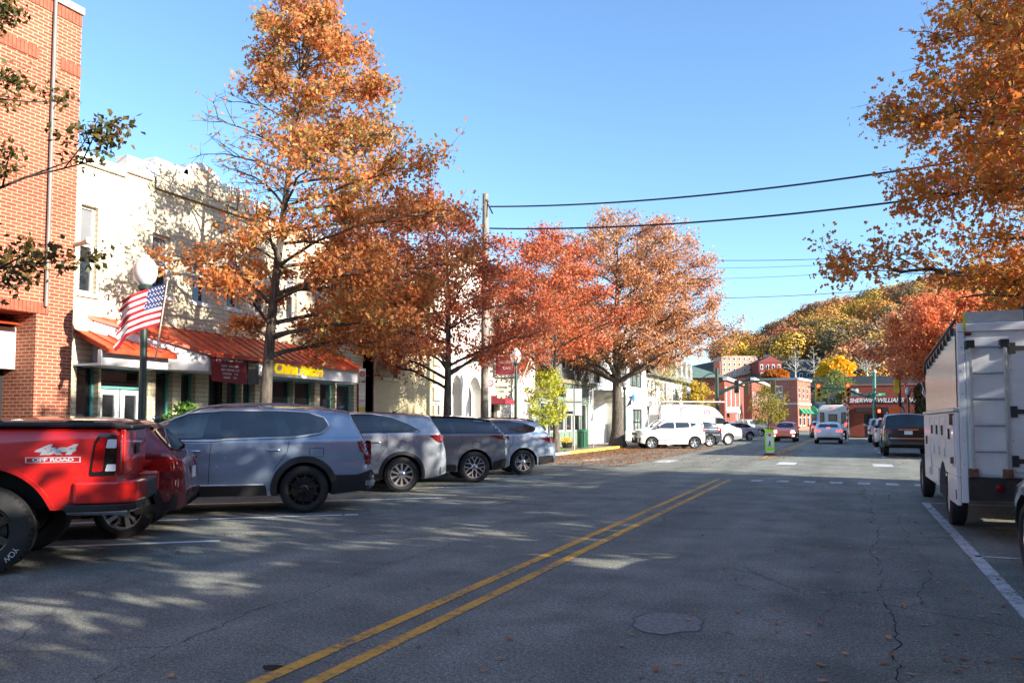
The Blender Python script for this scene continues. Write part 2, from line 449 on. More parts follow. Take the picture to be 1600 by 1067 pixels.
    body = m.build('body', [sp['paint'], INTER], root, 33, True)
    # wheel wells
    xr = -L / 2 + ro; xf = xr + wb; cut = MB(); Ra = R + sp.get('archgap', .055)
    for xa in (xr, xf):
        for s in (1, -1):
            a, b = sorted((s * (W2 - .33), s * (W2 + .2)))
            cut.lathe([(.0001, a), (Ra, a), (Ra, b), (.0001, b)], 40, 1, Matrix.Translation((xa, 0, R + .01)), 'y')
    co = cut.build('cutter', [INTER, INTER], None, None, True)
    bm = bmesh.new(); bm.from_mesh(body.data); bmesh.ops.dissolve_degenerate(bm, dist=.0003, edges=bm.edges); bmesh.ops.recalc_face_normals(bm, faces=bm.faces)
    if bm.calc_volume(signed=True) < 0: bmesh.ops.reverse_faces(bm, faces=bm.faces)
    bm.to_mesh(body.data); bm.free()
    bm = bmesh.new(); bm.from_mesh(co.data)
    for f in bm.faces: f.material_index = 1
    if bm.calc_volume(signed=True) < 0: bmesh.ops.reverse_faces(bm, faces=bm.faces)
    bm.to_mesh(co.data); bm.free()
    md = body.modifiers.new('b', 'BOOLEAN'); md.object = co; md.operation = 'DIFFERENCE'; md.solver = 'EXACT'
    dg = bpy.context.evaluated_depsgraph_get(); me = bpy.data.meshes.new_from_object(body.evaluated_get(dg))
    if min((v.co.z for v in me.vertices), default=9) < bot - .05:
        for kw in (('use_self', True), ('use_hole_tolerant', True), ('solver', 'FAST')):
            setattr(md, *kw); dg = bpy.context.evaluated_depsgraph_get(); dg.update(); me = bpy.data.meshes.new_from_object(body.evaluated_get(dg))
            print('boolean retry', sp['name'], kw, min((v.co.z for v in me.vertices), default=9))
            if min((v.co.z for v in me.vertices), default=9) >= bot - .05: break
    body.modifiers.clear(); body.data = me; bpy.data.objects.remove(co)
    for p_ in me.polygons: p_.use_smooth = True
    finish(me, 33)
    # windows
    if 'dlo' in sp:
        for s in (1, -1):
            mb = MB(); patch(mb, sp['dlo'], lambda u, v, o: (lambda q: (q[0], q[1] * s, q[2]))(sfn(u, v, o)), .014, 0, .08, both=False, rnd=.05)
            mb.build('window_surround', sp.get('surround', mat('gloss_black', (.008, .008, .009), .12, coat=1)), root, 40, True)
            if sp.get('trim'):
                t = MB(); P = resample(sp['trim'], .08)
                t.tube([(lambda q: (q[0], q[1] * s, q[2]))(sfn(d, z, .02)) for d, z in P], sp.get('trimr', .011), 6)
                t.build('window_trim', sp.get('trimmat', TRIMM), root, 60)
    for k, P in enumerate(sp.get('panes', [])):
        for s in (1, -1):
            mb = MB(); patch(mb, P, lambda u, v, o: (lambda q: (q[0], q[1] * s, q[2]))(sfn(u, v, o)), .02, 0, .08, both=False, skirt=.006, rnd=.04)
            mb.build('side_window', CARG2 if k == 0 and sp.get('clear') else sp.get('glass', CARG), root, 40, True)
    for key, nm, fn in (('rglass', 'rear_window', rfn), ('fglass', 'windshield', ffn)):
        if key in sp:
            P = sp[key]; P = P + [(-y, z) for y, z in reversed(P)]
            mb = MB(); patch(mb, P, fn, .006, 0, .12, both=False, rnd=.06); mb.build(nm, CARG, root, 40, True)
    for nm, P, mt, *o in sp.get('side', []):
        for s in (1, -1):
            mb = MB(); patch(mb, P, lambda u, v, q: (lambda r: (r[0], r[1] * s, r[2]))(sfn(u, v, q)), o[0] if o else .012, 0, .08, both=False, skirt=.03, rnd=o[1] if len(o) > 1 else .02)
            mb.build(nm, mt, root, 40, True)
    for nm, P, mt, fn, two, *o in [(a, b, c, rfn if d == 'r' else ffn, e, *g) for a, b, c, d, e, *g in sp.get('ends', [])]:
        if two:
            for s in (1, -1):
                mb = MB(); patch(mb, [(y * s, z) for y, z in P], fn, o[0] if o else .012, 0, .08, both=False, skirt=.03, rnd=.015); mb.build(nm, mt, root, 40, True)
        else:
            mb = MB(); patch(mb, P + [(-y, z) for y, z in reversed(P)], fn, o[0] if o else .012, 0, .08, both=False, skirt=.03, rnd=.015); mb.build(nm, mt, root, 40, True)
    if sp.get('seams'):
        for P in sp['seams']:
            P = resample(P, .06)
            for s in (1, -1):
                t = MB(); t.tube([(lambda q: (q[0], q[1] * s, q[2]))(sfn(d, z, -.001)) for d, z in P], .0055, 4)
                t.build('panel_seam', mat('seam_shadow_gap', (.006, .006, .007), .9), root)
    for d, z in sp.get('handles', []):
        for s in (1, -1):
            t = MB(); P = [sfn(d + q, z + .003 * abs(q), .03 if abs(q) < .1 else -.005) for q in (-.125, -.09, 0, .09, .125)]
            t.tube([(a, b * s, c) for a, b, c in P], [.006, .014, .014, .014, .006], 8)
            t.build('door_handle', sp.get('handlemat', CHROME), root, 60)
    if sp.get('archw'):
        for xa in (xr, xf):
            for s in (1, -1):
                mb = MB(); w = sp['archw']; a0, a1 = sp.get('arc', (-.28, PI + .28)); n_ = 26; vs = []
                for k in range(n_ + 1):
                    a = a0 + (a1 - a0) * k / n_
                    for rad, of in ((Ra - .012, -.02), (Ra - .012, .018), (Ra + w * .5, .02), (Ra + w, .012), (Ra + w, -.02)):
                        X = xa + rad * math.cos(a); Z = max(bot, R + .01 + rad * math.sin(a)); X = max(-L / 2 + .01, min(L / 2 - .01, X))
                        vs.append((X, s * (full(X, Z) + of), Z))
                fs = [(5 * k + j, 5 * k + j + 1, 5 * k + j + 6, 5 * k + j + 5) for k in range(n_) for j in range(4)]
                mb.add(vs, fs); mb.build('arch_cladding', sp.get('archmat', BLACK), root, 50, True)
    data = wheel_proto(sp['rim'], R, tw, sp['rr_'], sp.get('rimmat', ALLOY))
    for xa in (xr, xf):
        for s in (1, -1): put_wheel(root, xa, s * (sy(xa, R) - .004 + sp.get('poke', 0)), R, tw, data, s)
    if sp.get('mirror'):
        d, z = sp['mirror']
        for s in (1, -1):
            t = MB(); x, y, zz = sfn(d, z, 0)
            t.ball((x, s * (y + .14), zz + .06), .1, 0, 8, (.7, 1.1, .8)); t.tube([(x, s * (y - .02), zz), (x, s * (y + .1), zz + .03)], .03, 6)
            t.build('wing_mirror', sp.get('mirmat', sp['paint']), root, 60)
    if sp.get('rails'):
        d0, d1 = sp['rails']
        for s in (1, -1):
            t = MB(); P = []
            for k in range(13):
                d = d0 + (d1 - d0) * k / 12; x = d - L / 2; zt = float(np.interp(x, ox, oz)); q = math.sin(PI * k / 12) ** .35 if 0 < k < 12 else 0
                P.append((x, s * (full(x, zt - crown - .03) - .07), zt - .05 + .065 * q))
            t.tube(P, .018, 6); t.build('roof_rail', sp.get('railmat', BLACK), root, 60)
    if sp.get('plate'):
        z, e = sp['plate']; fn = rfn if e == 'r' else ffn
        x, y, zz = fn(0, z, .02); t = MB(); t.box(x - .008, x + .008, -.155, .155, z - .075, z + .075)
        t.build('licence_plate', PLATE, root)
    sp['fn'] = (sfn, rfn, ffn, full)
    if 'extra' in sp: sp['extra'](root, sp, sfn, rfn, ffn)
    return root
def park(root, sp, wheelpt, heading, side=1, axle='r'):
    """place so that the outer contact point of the wheel (axle r/f, side) stands on wheelpt"""
    n = Vector((math.cos(heading), math.sin(heading), 0)); l = Vector((-n.y, n.x, 0))
    xa = -sp['L'] / 2 + sp['ro'] + (sp['wb'] if axle == 'f' else 0)
    p = Vector((wheelpt[0], wheelpt[1], 0)) - n * xa - l * side * (sp['W'] / 2 - .03)
    root.location = p; root.rotation_euler = (0, 0, heading)

HL = math.atan2(-.61, -.79)          # nose direction of the cars in the angled stalls
STALLS = 'cars parked nose in along the left kerb'
def dloband(pts): return pts

# ---- blue-grey three row SUV
P1 = paint('bluegrey_paint', (.25, .32, .42), .3, .22)
sp = dict(name='parked_suv', clear=1, label='blue-grey SUV with black wheels and chrome window line, beside the dark red hatchback', cat='suv', group=STALLS,
    L=5.0, W=1.98, R=.39, wb=2.9, ro=1.14, bot=.3, belt=1.2, zm=.68, paint=P1, rim='multi', rr_=.262, rimmat=BLKRIM, tumble=.25, rr=.1,
    top=[(4.95, .32), (5.0, .5), (5.0, .85), (4.9, 1.02), (4.6, 1.11), (3.95, 1.19), (3.35, 1.5), (2.95, 1.7), (2.4, 1.765), (1.5, 1.775), (.75, 1.735), (.42, 1.69), (.40, 1.64), (.16, 1.2), (.08, .95), (.06, .74), (0, .66), (0, .5), (.1, .33)],
    dlo=[(3.85, 1.21), (3.4, 1.43), (2.95, 1.61), (2.4, 1.66), (1.5, 1.66), (1.1, 1.63), (.86, 1.55), (.77, 1.42), (.9, 1.31), (1.3, 1.25), (2.4, 1.225)],
    trim=[(3.95, 1.2), (3.4, 1.45), (2.95, 1.625), (2.4, 1.672), (1.5, 1.672), (1.1, 1.645), (.84, 1.56), (.75, 1.42), (.88, 1.3), (1.3, 1.24), (2.4, 1.21), (2.45, 1.19), (3.95, 1.185)], trimr=.014,
    panes=[[(3.7, 1.23), (3.38, 1.41), (2.95, 1.59), (2.62, 1.63), (2.72, 1.23)], [(2.44, 1.25), (2.46, 1.635), (1.66, 1.635), (1.56, 1.26)], [(1.36, 1.28), (1.5, 1.63), (1.12, 1.61), (.89, 1.54), (.83, 1.42), (.95, 1.33)]],
    rglass=[(.0, 1.6), (.62, 1.58), (.74, 1.22), (0, 1.2)],
    seams=[[(2.58, 1.21), (2.6, 1.0), (2.62, .4)], [(1.38, 1.22), (1.42, 1.0), (1.62, .72)], [(2.5, 1.66), (2.52, 1.22)], [(3.75, 1.15), (3.7, .4)],
           [(1.06, .92), (1.06, 1.06), (.84, 1.06), (.84, .92), (1.06, .92)], [(2.6, .41), (3.6, .41)]],
    handles=[(1.62, 1.04), (2.85, 1.03)], archw=.09, arc=(-.3, PI + .3), mirror=(3.5, 1.18), rails=(.7, 3.0), railmat=ALLOY,
    side=[('tail_light', [(.22, 1.19), (.06, 1.17), (.06, .77), (.17, .79)], REDD, .014), ('lower_cladding', [(3.55, .47), (1.75, .47), (1.72, .3), (3.6, .3)], BLACK, .012),
          ('bumper_cladding', [(.66, .62), (.3, .62), (.03, .7), (.03, .5), (.15, .36), (.66, .31)], BLACK, .012)],
    ends=[('tail_light', [(.95, 1.17), (.62, 1.17), (.66, .78), (.95, .78)], REDD, 'r', True), ('bumper_cladding', [(0, .62), (.93, .64), (.93, .36), (0, .36)], BLACK, 'r', False),
          ('exhaust_trim', [(.95, .52), (.62, .5), (.66, .42), (.95, .44)], CHROME, 'r', True, .03)], plate=(.95, 'r'))
def ex1(root, sp, sfn, rfn, ffn):
    t = MB()
    for s in (1, -1):
        for z in (1.13, 1.07, 1.0, .93, .86): x, y, _ = sfn(.14, z, .018); t.box(x - .05, x + .04, s * y - .004, s * y + .004, z - .008, z + .008)
    t.build('light_bars', REDL, root)
    for s in (1, -1): t = MB(); t.tube([(lambda q: (q[0], q[1] * s, q[2]))(sfn(1.78 + k * .17, .485, .02)) for k in range(11)], .014, 6); t.build('sill_trim', TRIMM, root, 60)
    t = MB(); t.prism([(-2.0, 1.73), (-2.05, 1.78), (-1.9, 1.745)], -.01, .01); t.build('antenna_fin', P1, root)
sp['extra'] = ex1
T1 = car(sp); park(T1, sp, gp(475, 802), HL)

# ---- silver SUV with curved chrome window line
P2 = paint('silver_grey_paint', (.31, .34, .38), .35, .25)
sp = dict(name='parked_suv', label='silver-grey SUV with a chrome window arc, between the blue-grey and the slate-grey SUVs', cat='suv', group=STALLS,
    L=4.76, W=1.89, R=.37, wb=2.78, ro=.98, bot=.27, belt=1.24, zm=.66, paint=P2, rim='ten', rr_=.243, tumble=.27,
    top=[(4.7, .3), (4.76, .5), (4.75, .8), (4.6, .98), (4.2, 1.07), (3.65, 1.14), (3.1, 1.45), (2.7, 1.64), (2.2, 1.71), (1.4, 1.72), (.75, 1.68), (.36, 1.66), (.34, 1.6), (.12, 1.27), (.04, 1.0), (.0, .8), (0, .5), (.12, .34)],
    dlo=[(3.6, 1.25), (3.1, 1.48), (2.7, 1.6), (2.2, 1.645), (1.6, 1.64), (1.2, 1.57), (.85, 1.43), (.62, 1.31), (.75, 1.27), (2.2, 1.25)],
    trim=[(3.62, 1.26), (3.1, 1.5), (2.7, 1.615), (2.2, 1.66), (1.6, 1.652), (1.2, 1.585), (.85, 1.445), (.6, 1.31), (.7, 1.27)], trimr=.014,
    panes=[[(3.5, 1.27), (3.08, 1.46), (2.62, 1.59), (2.5, 1.28)], [(2.36, 1.28), (2.42, 1.61), (1.62, 1.61), (1.5, 1.28)], [(1.38, 1.29), (1.48, 1.6), (1.2, 1.54), (.85, 1.4), (.74, 1.31)]],
    rglass=[(0, 1.58), (.6, 1.55), (.72, 1.25), (0, 1.23)],
    seams=[[(2.42, 1.25), (2.46, .36)], [(1.3, 1.25), (1.3, 1.0), (1.52, .66)], [(3.5, 1.1), (3.45, .36)], [(1.02 + .09 * math.cos(a), .98 + .09 * math.sin(a)) and (.98 + .09 * math.cos(a), 1.0 + .09 * math.sin(a)) for a in [k * PI / 8 for k in range(17)]]],
    handles=[(1.52, 1.06), (2.66, 1.05)], archw=.065, arc=(-.25, PI + .25), mirror=(3.3, 1.2), mirmat=P2,
    side=[('tail_light', [(.4, 1.2), (.16, 1.22), (.05, 1.18), (.05, 1.04), (.2, 1.05)], REDD, .014), ('lower_cladding', [(3.3, .4), (1.45, .4), (1.45, .28), (3.3, .28)], BLACK, .012)],
    ends=[('tail_light', [(.9, 1.2), (.5, 1.2), (.55, 1.06), (.9, 1.06)], REDD, 'r', True), ('bumper_cladding', [(0, .52), (.9, .52), (.9, .36), (0, .36)], BLACK, 'r', False)], plate=(.95, 'r'))
T2 = car(sp); park(T2, sp, gp(628, 769), HL)
a_ = MB(); a_.tube([(-1.25, .35, 1.69), (-1.32, .35, 1.71), (-1.62, .35, 1.9)], [.02, .008, .004], 6); a_.build('antenna', BLACK, T2)

# ---- grey SUV with black roof
P3 = paint('slate_grey_paint', (.2, .22, .245), .3, .22)
sp = dict(name='parked_suv', label='slate-grey SUV with a black roof and slim tail lights beside the pale blue wagon', cat='suv', group=STALLS,
    L=4.8, W=1.93, R=.38, wb=2.87, ro=.93, bot=.28, belt=1.2, zm=.66, paint=P3, rim='split', rr_=.265, tumble=.3,
    top=[(4.72, .3), (4.8, .5), (4.78, .8), (4.6, .98), (4.2, 1.06), (3.6, 1.13), (3.05, 1.42), (2.6, 1.6), (2.1, 1.66), (1.4, 1.655), (.9, 1.61), (.5, 1.565), (.44, 1.5), (.12, 1.2), (.04, 1.1), (.02, .7), (.02, .5), (.16, .33)],
    dlo=[(3.55, 1.2), (3.0, 1.46), (2.6, 1.58), (2.1, 1.63), (1.4, 1.625), (.9, 1.585), (.5, 1.53), (.2, 1.24), (.3, 1.2), (2.2, 1.19)],
    panes=[[(3.4, 1.22), (3.0, 1.42), (2.6, 1.54), (2.42, 1.55), (2.36, 1.22)], [(2.26, 1.22), (2.3, 1.56), (1.6, 1.56), (1.5, 1.22)], [(1.4, 1.23), (1.52, 1.56), (1.1, 1.53), (.62, 1.25)]],
    surround=mat('roof_gloss_black', (.01, .011, .013), .1, coat=1), rglass=[(0, 1.52), (.62, 1.48), (.78, 1.22), (0, 1.22)],
    seams=[[(2.3, 1.19), (2.34, .4)], [(1.26, 1.2), (1.24, 1.0), (1.4, .68)], [(.98, .84), (.98, 1.0), (.8, 1.0), (.8, .84), (.98, .84)]],
    handles=[], archw=.0, mirror=(3.25, 1.2), mirmat=BLACK,
    side=[('tail_light', [(.56, 1.15), (.04, 1.14), (.04, 1.03), (.3, 1.06)], REDD, .014), ('lower_cladding', [(3.3, .45), (1.4, .45), (1.4, .29), (3.3, .29)], BLACK, .012),
          ('bumper_cladding', [(.48, .5), (.02, .64), (.03, .45), (.15, .34), (.5, .3)], BLACK, .012)],
    ends=[('tail_light', [(.94, 1.14), (.5, 1.13), (.5, 1.05), (.94, 1.05)], REDD, 'r', True), ('bumper_cladding', [(0, .6), (.93, .6), (.93, .38), (0, .38)], BLACK, 'r', False)], plate=(.85, 'r'))
def ex3(root, sp, sfn, rfn, ffn):      # black roof skin
    mb = MB(); L = sp['L']; top = chaikin([(d, z) for d, z in sp['top']], 2); P = [(d, z) for d, z in top if z > 1.5 and .5 < d < 2.8]
    vs = []
    for d, z in P:
        for k in range(9): y = (k / 4 - 1) * (sfn(d, z - .11, 0)[1] - .03); vs.append((d - L / 2, y, z - .05 * (y / .8) ** 2 + .006))
    mb.add(vs, [(9 * i + k, 9 * i + k + 1, 9 * i + k + 10, 9 * i + k + 9) for i in range(len(P) - 1) for k in range(8)])
    mb.build('roof_panel', mat('roof_gloss_black', (.01, .011, .013), .1), root, 50)
sp['extra'] = ex3
T3 = car(sp); park(T3, sp, gp(742, 754), HL)

# ---- light blue-silver wagon
P4 = paint('ice_silver_paint', (.46, .55, .66), .3, .25)
sp4 = dict(name='parked_wagon', label='pale ice-blue wagon with black roof rails, last parked car before the small yellow-green tree', cat='wagon', group=STALLS,
    L=4.82, W=1.84, R=.35, wb=2.75, ro=1.0, bot=.27, belt=1.12, zm=.62, paint=P4, rim='twin', rr_=.235, tumble=.28,
    top=[(4.75, .3), (4.82, .48), (4.8, .75), (4.6, .88), (4.2, .97), (3.6, 1.04), (3.0, 1.36), (2.6, 1.52), (2.1, 1.58), (1.4, 1.585), (.9, 1.56), (.52, 1.53), (.5, 1.47), (.2, 1.14), (.06, 1.0), (0, .8), (0, .5), (.12, .32)],
    dlo=[(3.5, 1.12), (2.95, 1.38), (2.55, 1.48), (2.1, 1.51), (1.4, 1.51), (.95, 1.45), (.62, 1.32), (.66, 1.22), (1.0, 1.15), (2.2, 1.13)],
    panes=[[(3.3, 1.15), (2.93, 1.35), (2.55, 1.45), (2.42, 1.46), (2.36, 1.15)], [(2.26, 1.16), (2.3, 1.48), (1.66, 1.48), (1.5, 1.17)], [(1.38, 1.18), (1.54, 1.48), (1.2, 1.46), (.95, 1.42), (.7, 1.3), (1.0, 1.19)]],
    rglass=[(0, 1.45), (.58, 1.42), (.7, 1.15), (0, 1.14)],
    seams=[[(2.3, 1.13), (2.34, .36)], [(1.3, 1.14), (1.28, .95), (1.45, .66)]],
    handles=[(1.5, .98), (2.6, .97)], handlemat=P4, archw=.0, mirror=(3.2, 1.1), rails=(.65, 2.7),
    side=[('tail_light', [(.5, 1.03), (.12, 1.07), (.05, .9), (.2, .88)], REDL, .014), ('lower_cladding', [(3.2, .36), (1.45, .36), (1.45, .28), (3.2, .28)], BLACK, .012),
          ('bumper_cladding', [(.56, .52), (.02, .55), (.02, .42), (.12, .32), (.56, .28)], BLACK, .012)],
    ends=[('tail_light', [(.88, 1.04), (.5, 1.04), (.52, .9), (.88, .9)], REDL, 'r', True), ('bumper_cladding', [(0, .54), (.88, .54), (.88, .34), (0, .34)], BLACK, 'r', False)], plate=(.85, 'r'))
T4 = car(sp4); park(T4, sp4, gp(818, 742), HL)

# ---- dark red hatchback crossover
P5 = paint('crimson_paint', (.2, .008, .014), .4, .25)
sp = dict(name='parked_crossover', label='dark red crossover hatchback squeezed between the red pickup and the blue-grey SUV', cat='crossover', group=STALLS,
    L=4.31, W=1.8, R=.355, wb=2.66, ro=.75, bot=.27, belt=1.08, zm=.6, paint=P5, rim='angular', rr_=.235, rimmat=ALLOY, tumble=.3,
    top=[(4.25, .3), (4.31, .48), (4.29, .78), (4.15, .92), (3.8, .99), (3.3, 1.06), (2.75, 1.38), (2.4, 1.52), (1.9, 1.575), (1.3, 1.57), (.8, 1.53), (.5, 1.49), (.48, 1.43), (.16, 1.12), (.06, 1.0), (.02, .75), (0, .5), (.12, .32)],
    dlo=[(3.2, 1.1), (2.7, 1.36), (2.35, 1.46), (1.9, 1.5), (1.3, 1.49), (.9, 1.42), (.7, 1.3), (.9, 1.18), (2.1, 1.12)],
    panes=[[(3.0, 1.13), (2.68, 1.33), (2.3, 1.44), (2.2, 1.14)], [(2.1, 1.14), (2.14, 1.46), (1.5, 1.46), (1.35, 1.17)], [(1.25, 1.19), (1.35, 1.45), (.95, 1.39), (.8, 1.3), (.95, 1.21)]],
    rglass=[(0, 1.42), (.56, 1.38), (.72, 1.13), (0, 1.12)],
    seams=[[(2.14, 1.1), (2.18, .4)], [(1.2, 1.13), (1.18, .95), (1.35, .62)]],
    handles=[(1.4, .95), (2.4, .94)], handlemat=P5, archw=.08, mirror=(2.95, 1.06),
    side=[('tail_light', [(.66, 1.0), (.3, 1.02), (.06, .99), (.05, .84), (.35, .86)], REDL, .014), ('lower_cladding', [(3.0, .45), (1.38, .45), (1.38, .28), (3.0, .28)], BLACK, .012),
          ('bumper_cladding', [(.62, .36), (.42, .43), (.2, .46), (.02, .62), (.02, .42), (.12, .36), (.6, .30)], BLACK, .014)],
    ends=[('tail_light', [(.9, .995), (.44, .995), (.48, .83), (.9, .83)], REDL, 'r', True, .008), ('bumper_cladding', [(0, .52), (.86, .56), (.86, .34), (0, .34)], BLACK, 'r', False)], plate=(.8, 'r'))
def ex5(root, sp, sfn, rfn, ffn):
    t = MB(); x, y, z = rfn(0, 1.14, .03); t.tube([(x, 0, z), (x - .03, .1, z + .02), (x - .0, .42, z + .1)], [.03, .012, .008], 6); t.build('rear_wiper', BLACK, root)
    t = MB(); x, y, z = rfn(0, 1.44, 0)
    t.add([(x - .02, -.56, z - .02), (x + .28, -.54, z + .09), (x + .28, .54, z + .09), (x - .02, .56, z - .02), (x - .02, -.56, z - .05), (x - .02, .56, z - .05)], [(0, 1, 2, 3), (0, 3, 5, 4)]); t.build('spoiler', P5, root)
sp['extra'] = ex5
T5 = car(sp); park(T5, sp, gp(190, 842), HL)

# ---- red pickup
P6 = paint('flame_red_paint', (.56, .006, .004), .1, .3)
R6 = .43
sp = dict(name='pickup_truck', label='bright red off-road pickup with a black bed cover and white lettered tyres', cat='pickup truck', group=STALLS,
    L=5.9, W=2.05, R=R6, wb=3.65, ro=1.27, bot=.62, belt=1.36, zm=1.0, paint=P6, rim='six', rr_=.245, rimmat=BLKRIM, tw=.3, tumble=.22, endr=.1, rr=.05, crown=.03, archgap=.19, poke=.05, crease=False,
    top=[(5.8, .62), (5.88, .75), (5.9, 1.15), (5.8, 1.32), (5.4, 1.4), (4.3, 1.45), (4.0, 1.6), (3.6, 1.9), (3.3, 1.97), (2.6, 2.0), (2.1, 1.97), (1.98, 1.9), (1.9, 1.5), (1.88, 1.48), (1.8, 1.46), (1.0, 1.455), (.16, 1.455), (.1, 1.42), (.1, 1.38), (.09, 1.1), (.09, .95), (.1, .8), (.11, .64)],
    dlo=[(4.1, 1.42), (3.6, 1.8), (3.3, 1.86), (2.15, 1.86), (2.1, 1.42)], panes=[[(3.95, 1.44), (3.55, 1.78), (3.2, 1.82), (3.15, 1.44)], [(3.05, 1.44), (3.05, 1.82), (2.2, 1.82), (2.2, 1.44)]],
    rglass=[(0, 1.86), (.62, 1.84), (.7, 1.56), (0, 1.56)], seams=[[(1.93, 1.45), (1.93, .64)], [(3.1, 1.42), (3.1, .64)], [(2.05, 1.42), (2.05, .7)]], handles=[(2.3, 1.25), (3.3, 1.25)], handlemat=P6,
    mirror=(3.9, 1.45))
def ex6(root, sp, sfn, rfn, ffn):
    L = sp['L']
    for s in (1, -1):
        S = lambda u, v, o: (lambda r: (r[0], r[1] * s, r[2]))(sfn(u, v, o))
        m = MB(); patch(m, [(.30, 1.3), (.25, 1.38), (.095, 1.36), (.095, .96), (.34, .95)], S, .012, 0, .08, False, .03, .03); tl = m.build('tail_light', mat('light_housing', (.012, .01, .01), .15, coat=1), root, 40, True)
        m = MB(); patch(m, [(.285, 1.27), (.235, 1.345), (.19, 1.35), (.215, 1.0), (.315, .99)], S, .02, 0, .06, False, .02, .02); m.build('red_lens', REDL, tl, 40, True)
        for z0, z1 in ((1.23, 1.32), (1.0, 1.07)):
            m = MB(); patch(m, [(.18, z1), (.1, z1), (.1, z0), (.195, z0)], S, .02, 0, .06, False, .02, .01); m.build('clear_lens', mat('reversing_lens', (.75, .76, .8), .1, coat=1), tl, 40, True)
        m = MB(); m.box(-L / 2 + .05, -L / 2 + .1, s * .66 - .3 * (s < 0) * 0, s * .98, .98, 1.35); 
        y0, y1 = sorted((s * .80, s * .97)); m = MB(); m.box(-L / 2 + .065, -L / 2 + .12, y0, y1, .96, 1.36); m.build('rear_lens', REDL, tl)
        # mud flap, exhaust
    for s in (1, -1):        # arch lip
        pass
    b = MB(); W2 = 1.0                                       # bumper: red corners with black lower edge and chrome-steel step
    for s in (1, -1):
        y0, y1 = sorted((s * .52, s * 1.0))
        c = MB(); pts = [(-L / 2 + .48, s * 1.035), (-L / 2 + .44, s * 1.06), (-L / 2 + .06, s * 1.05), (-L / 2 - .1, s * .92), (-L / 2 - .14, s * .55), (-L / 2 + .3, s * .5)]
        if s < 0: pts = pts[::-1]
        c.hprism(pts, .68, .9); o = c.build('bumper', P6, root); bevel(o, .025, 3)
        c = MB(); pts = [(-L / 2 + .56, s * 1.02), (-L / 2 + .52, s * 1.045), (-L / 2 + .05, s * 1.035), (-L / 2 - .08, s * .9), (-L / 2 - .12, s * .5), (-L / 2 + .3, s * .45)]
        if s < 0: pts = pts[::-1]
        c.hprism(pts, .6, .675); o = c.build('bumper_skirt', BLACK, root); bevel(o, .015, 2)
    c = MB(); c.box(-L / 2 - .13, -L / 2 + .25, -.5, .5, .66, .86); o = c.build('bumper_step', BLACK, root); bevel(o, .02)
    c = MB(); c.tube([(-L / 2 + .6, .62, .58), (-L / 2 + .02, .66, .57)], .05, 12); c.build('exhaust_tip', CHROME, root, 40)
    c = MB(); c.box(-L / 2 + .2, -L / 2 + 1.9, -.4, .4, .6, .75); c.tube([(-L / 2 + 1.27, -.8, R6), (-L / 2 + 1.27, .8, R6)], .09, 10); c.ball((-L / 2 + 1.27, 0, R6), .18); c.build('underbody', INTER, root)
    # tailgate with handle
    c = MB(); c.box(-L / 2 + .045, -L / 2 + .1, -.78, .78, .95, 1.42); o = c.build('tailgate', P6, root); bevel(o, .015, 2)
    k = MB(); k.box(-L / 2 + .025, -L / 2 + .05, -.13, .13, 1.14, 1.26); o2 = k.build('tailgate_handle', BLACK, o); bevel(o2, .01)
    k = MB(); k.box(-L / 2 - .02, -L / 2 + .2, -.8, .8, 1.42, 1.462); o2 = k.build('tailgate_cap', BLACK, o); bevel(o2, .015)
    # bed cover and rack rails
    k = MB(); k.box(-L / 2 + .12, -L / 2 + 1.86, -.9, .9, 1.44, 1.475); o2 = k.build('bed_cover', mat('vinyl_black', (.02, .021, .023), .6, bump=.2), root); bevel(o2, .01)
    for s in (1, -1):
        k = MB(); k.tube([(-L / 2 + .15, s * .93, 1.462), (-L / 2 + 1.86, s * .93, 1.47)], .028, 8); k.build('bed_rail', BLACK, root, 60)
    for d in (.45, 1.25):
        k = MB(); k.prism([(-L / 2 + d - .18, 1.47), (-L / 2 + d - .1, 1.51), (-L / 2 + d + .1, 1.51), (-L / 2 + d + .18, 1.47)], -.92, .92); k.build('rack_bar', BLACK, root)
    # arch flare
    for xa in (-L / 2 + 1.27, -L / 2 + 4.92):
        for s in (1, -1):
            m = MB(); vs = []; n_ = 26; Ra = R6 + .19
            for q in range(n_ + 1):
                a = -.12 + (PI + .24) * q / n_
                for rad, of in ((Ra - .01, -.06), (Ra - .01, .012), (Ra + .03, .012), (Ra + .035, -.01)):
                    X = xa + rad * math.cos(a); Z = max(.62, R6 + .01 + rad * math.sin(a)); vs.append((X, s * (sp['fn'][3](X, Z) + of), Z))
            m.add(vs, [(4 * q + j, 4 * q + j + 1, 4 * q + j + 5, 4 * q + j + 4) for q in range(n_) for j in range(3)]); m.build('arch_lip', P6, root, 50, True)
    # decals on the bed side
    dm = mat('decal_silver', (.6, .6, .62), .35, .2); dk = mat('decal_dark', (.03, .01, .01), .5)
    for s in (1, -1):
        d0 = .66; x, y, z = sfn(d0, 1.2, .0)
        rot = (PI / 2, 0, PI) if s > 0 else (PI / 2, 0, 0)
        t = text('decal', '4x4', .128, dm, root, (x, s * (y + .006), 1.215), rot, .35, .002, sx=1.75, bold=.008)
        m = MB(); m.box(-.243, .243, -.001, .001, -.028, .028)
        o = m.build('decal_plate', dm, root); o.location = (x, s * (sfn(d0, 1.12, 0)[1] + .005), 1.12); bevel(o, .001)
        q = MB(); q.box(-.232, .232, -.0012, .0012, -.021, .021); o3 = q.build('decal_plate', mat('decal_red', (.4, .01, .01), .4), root); o3.location = (x, s * (sfn(d0, 1.12, 0)[1] + .007), 1.12)
        text('decal', 'OFF ROAD', .044, dm, root, (x, s * (sfn(d0, 1.12, 0)[1] + .009), 1.12), rot, 0, .001, sx=1.7, bold=.002)
sp['extra'] = ex6
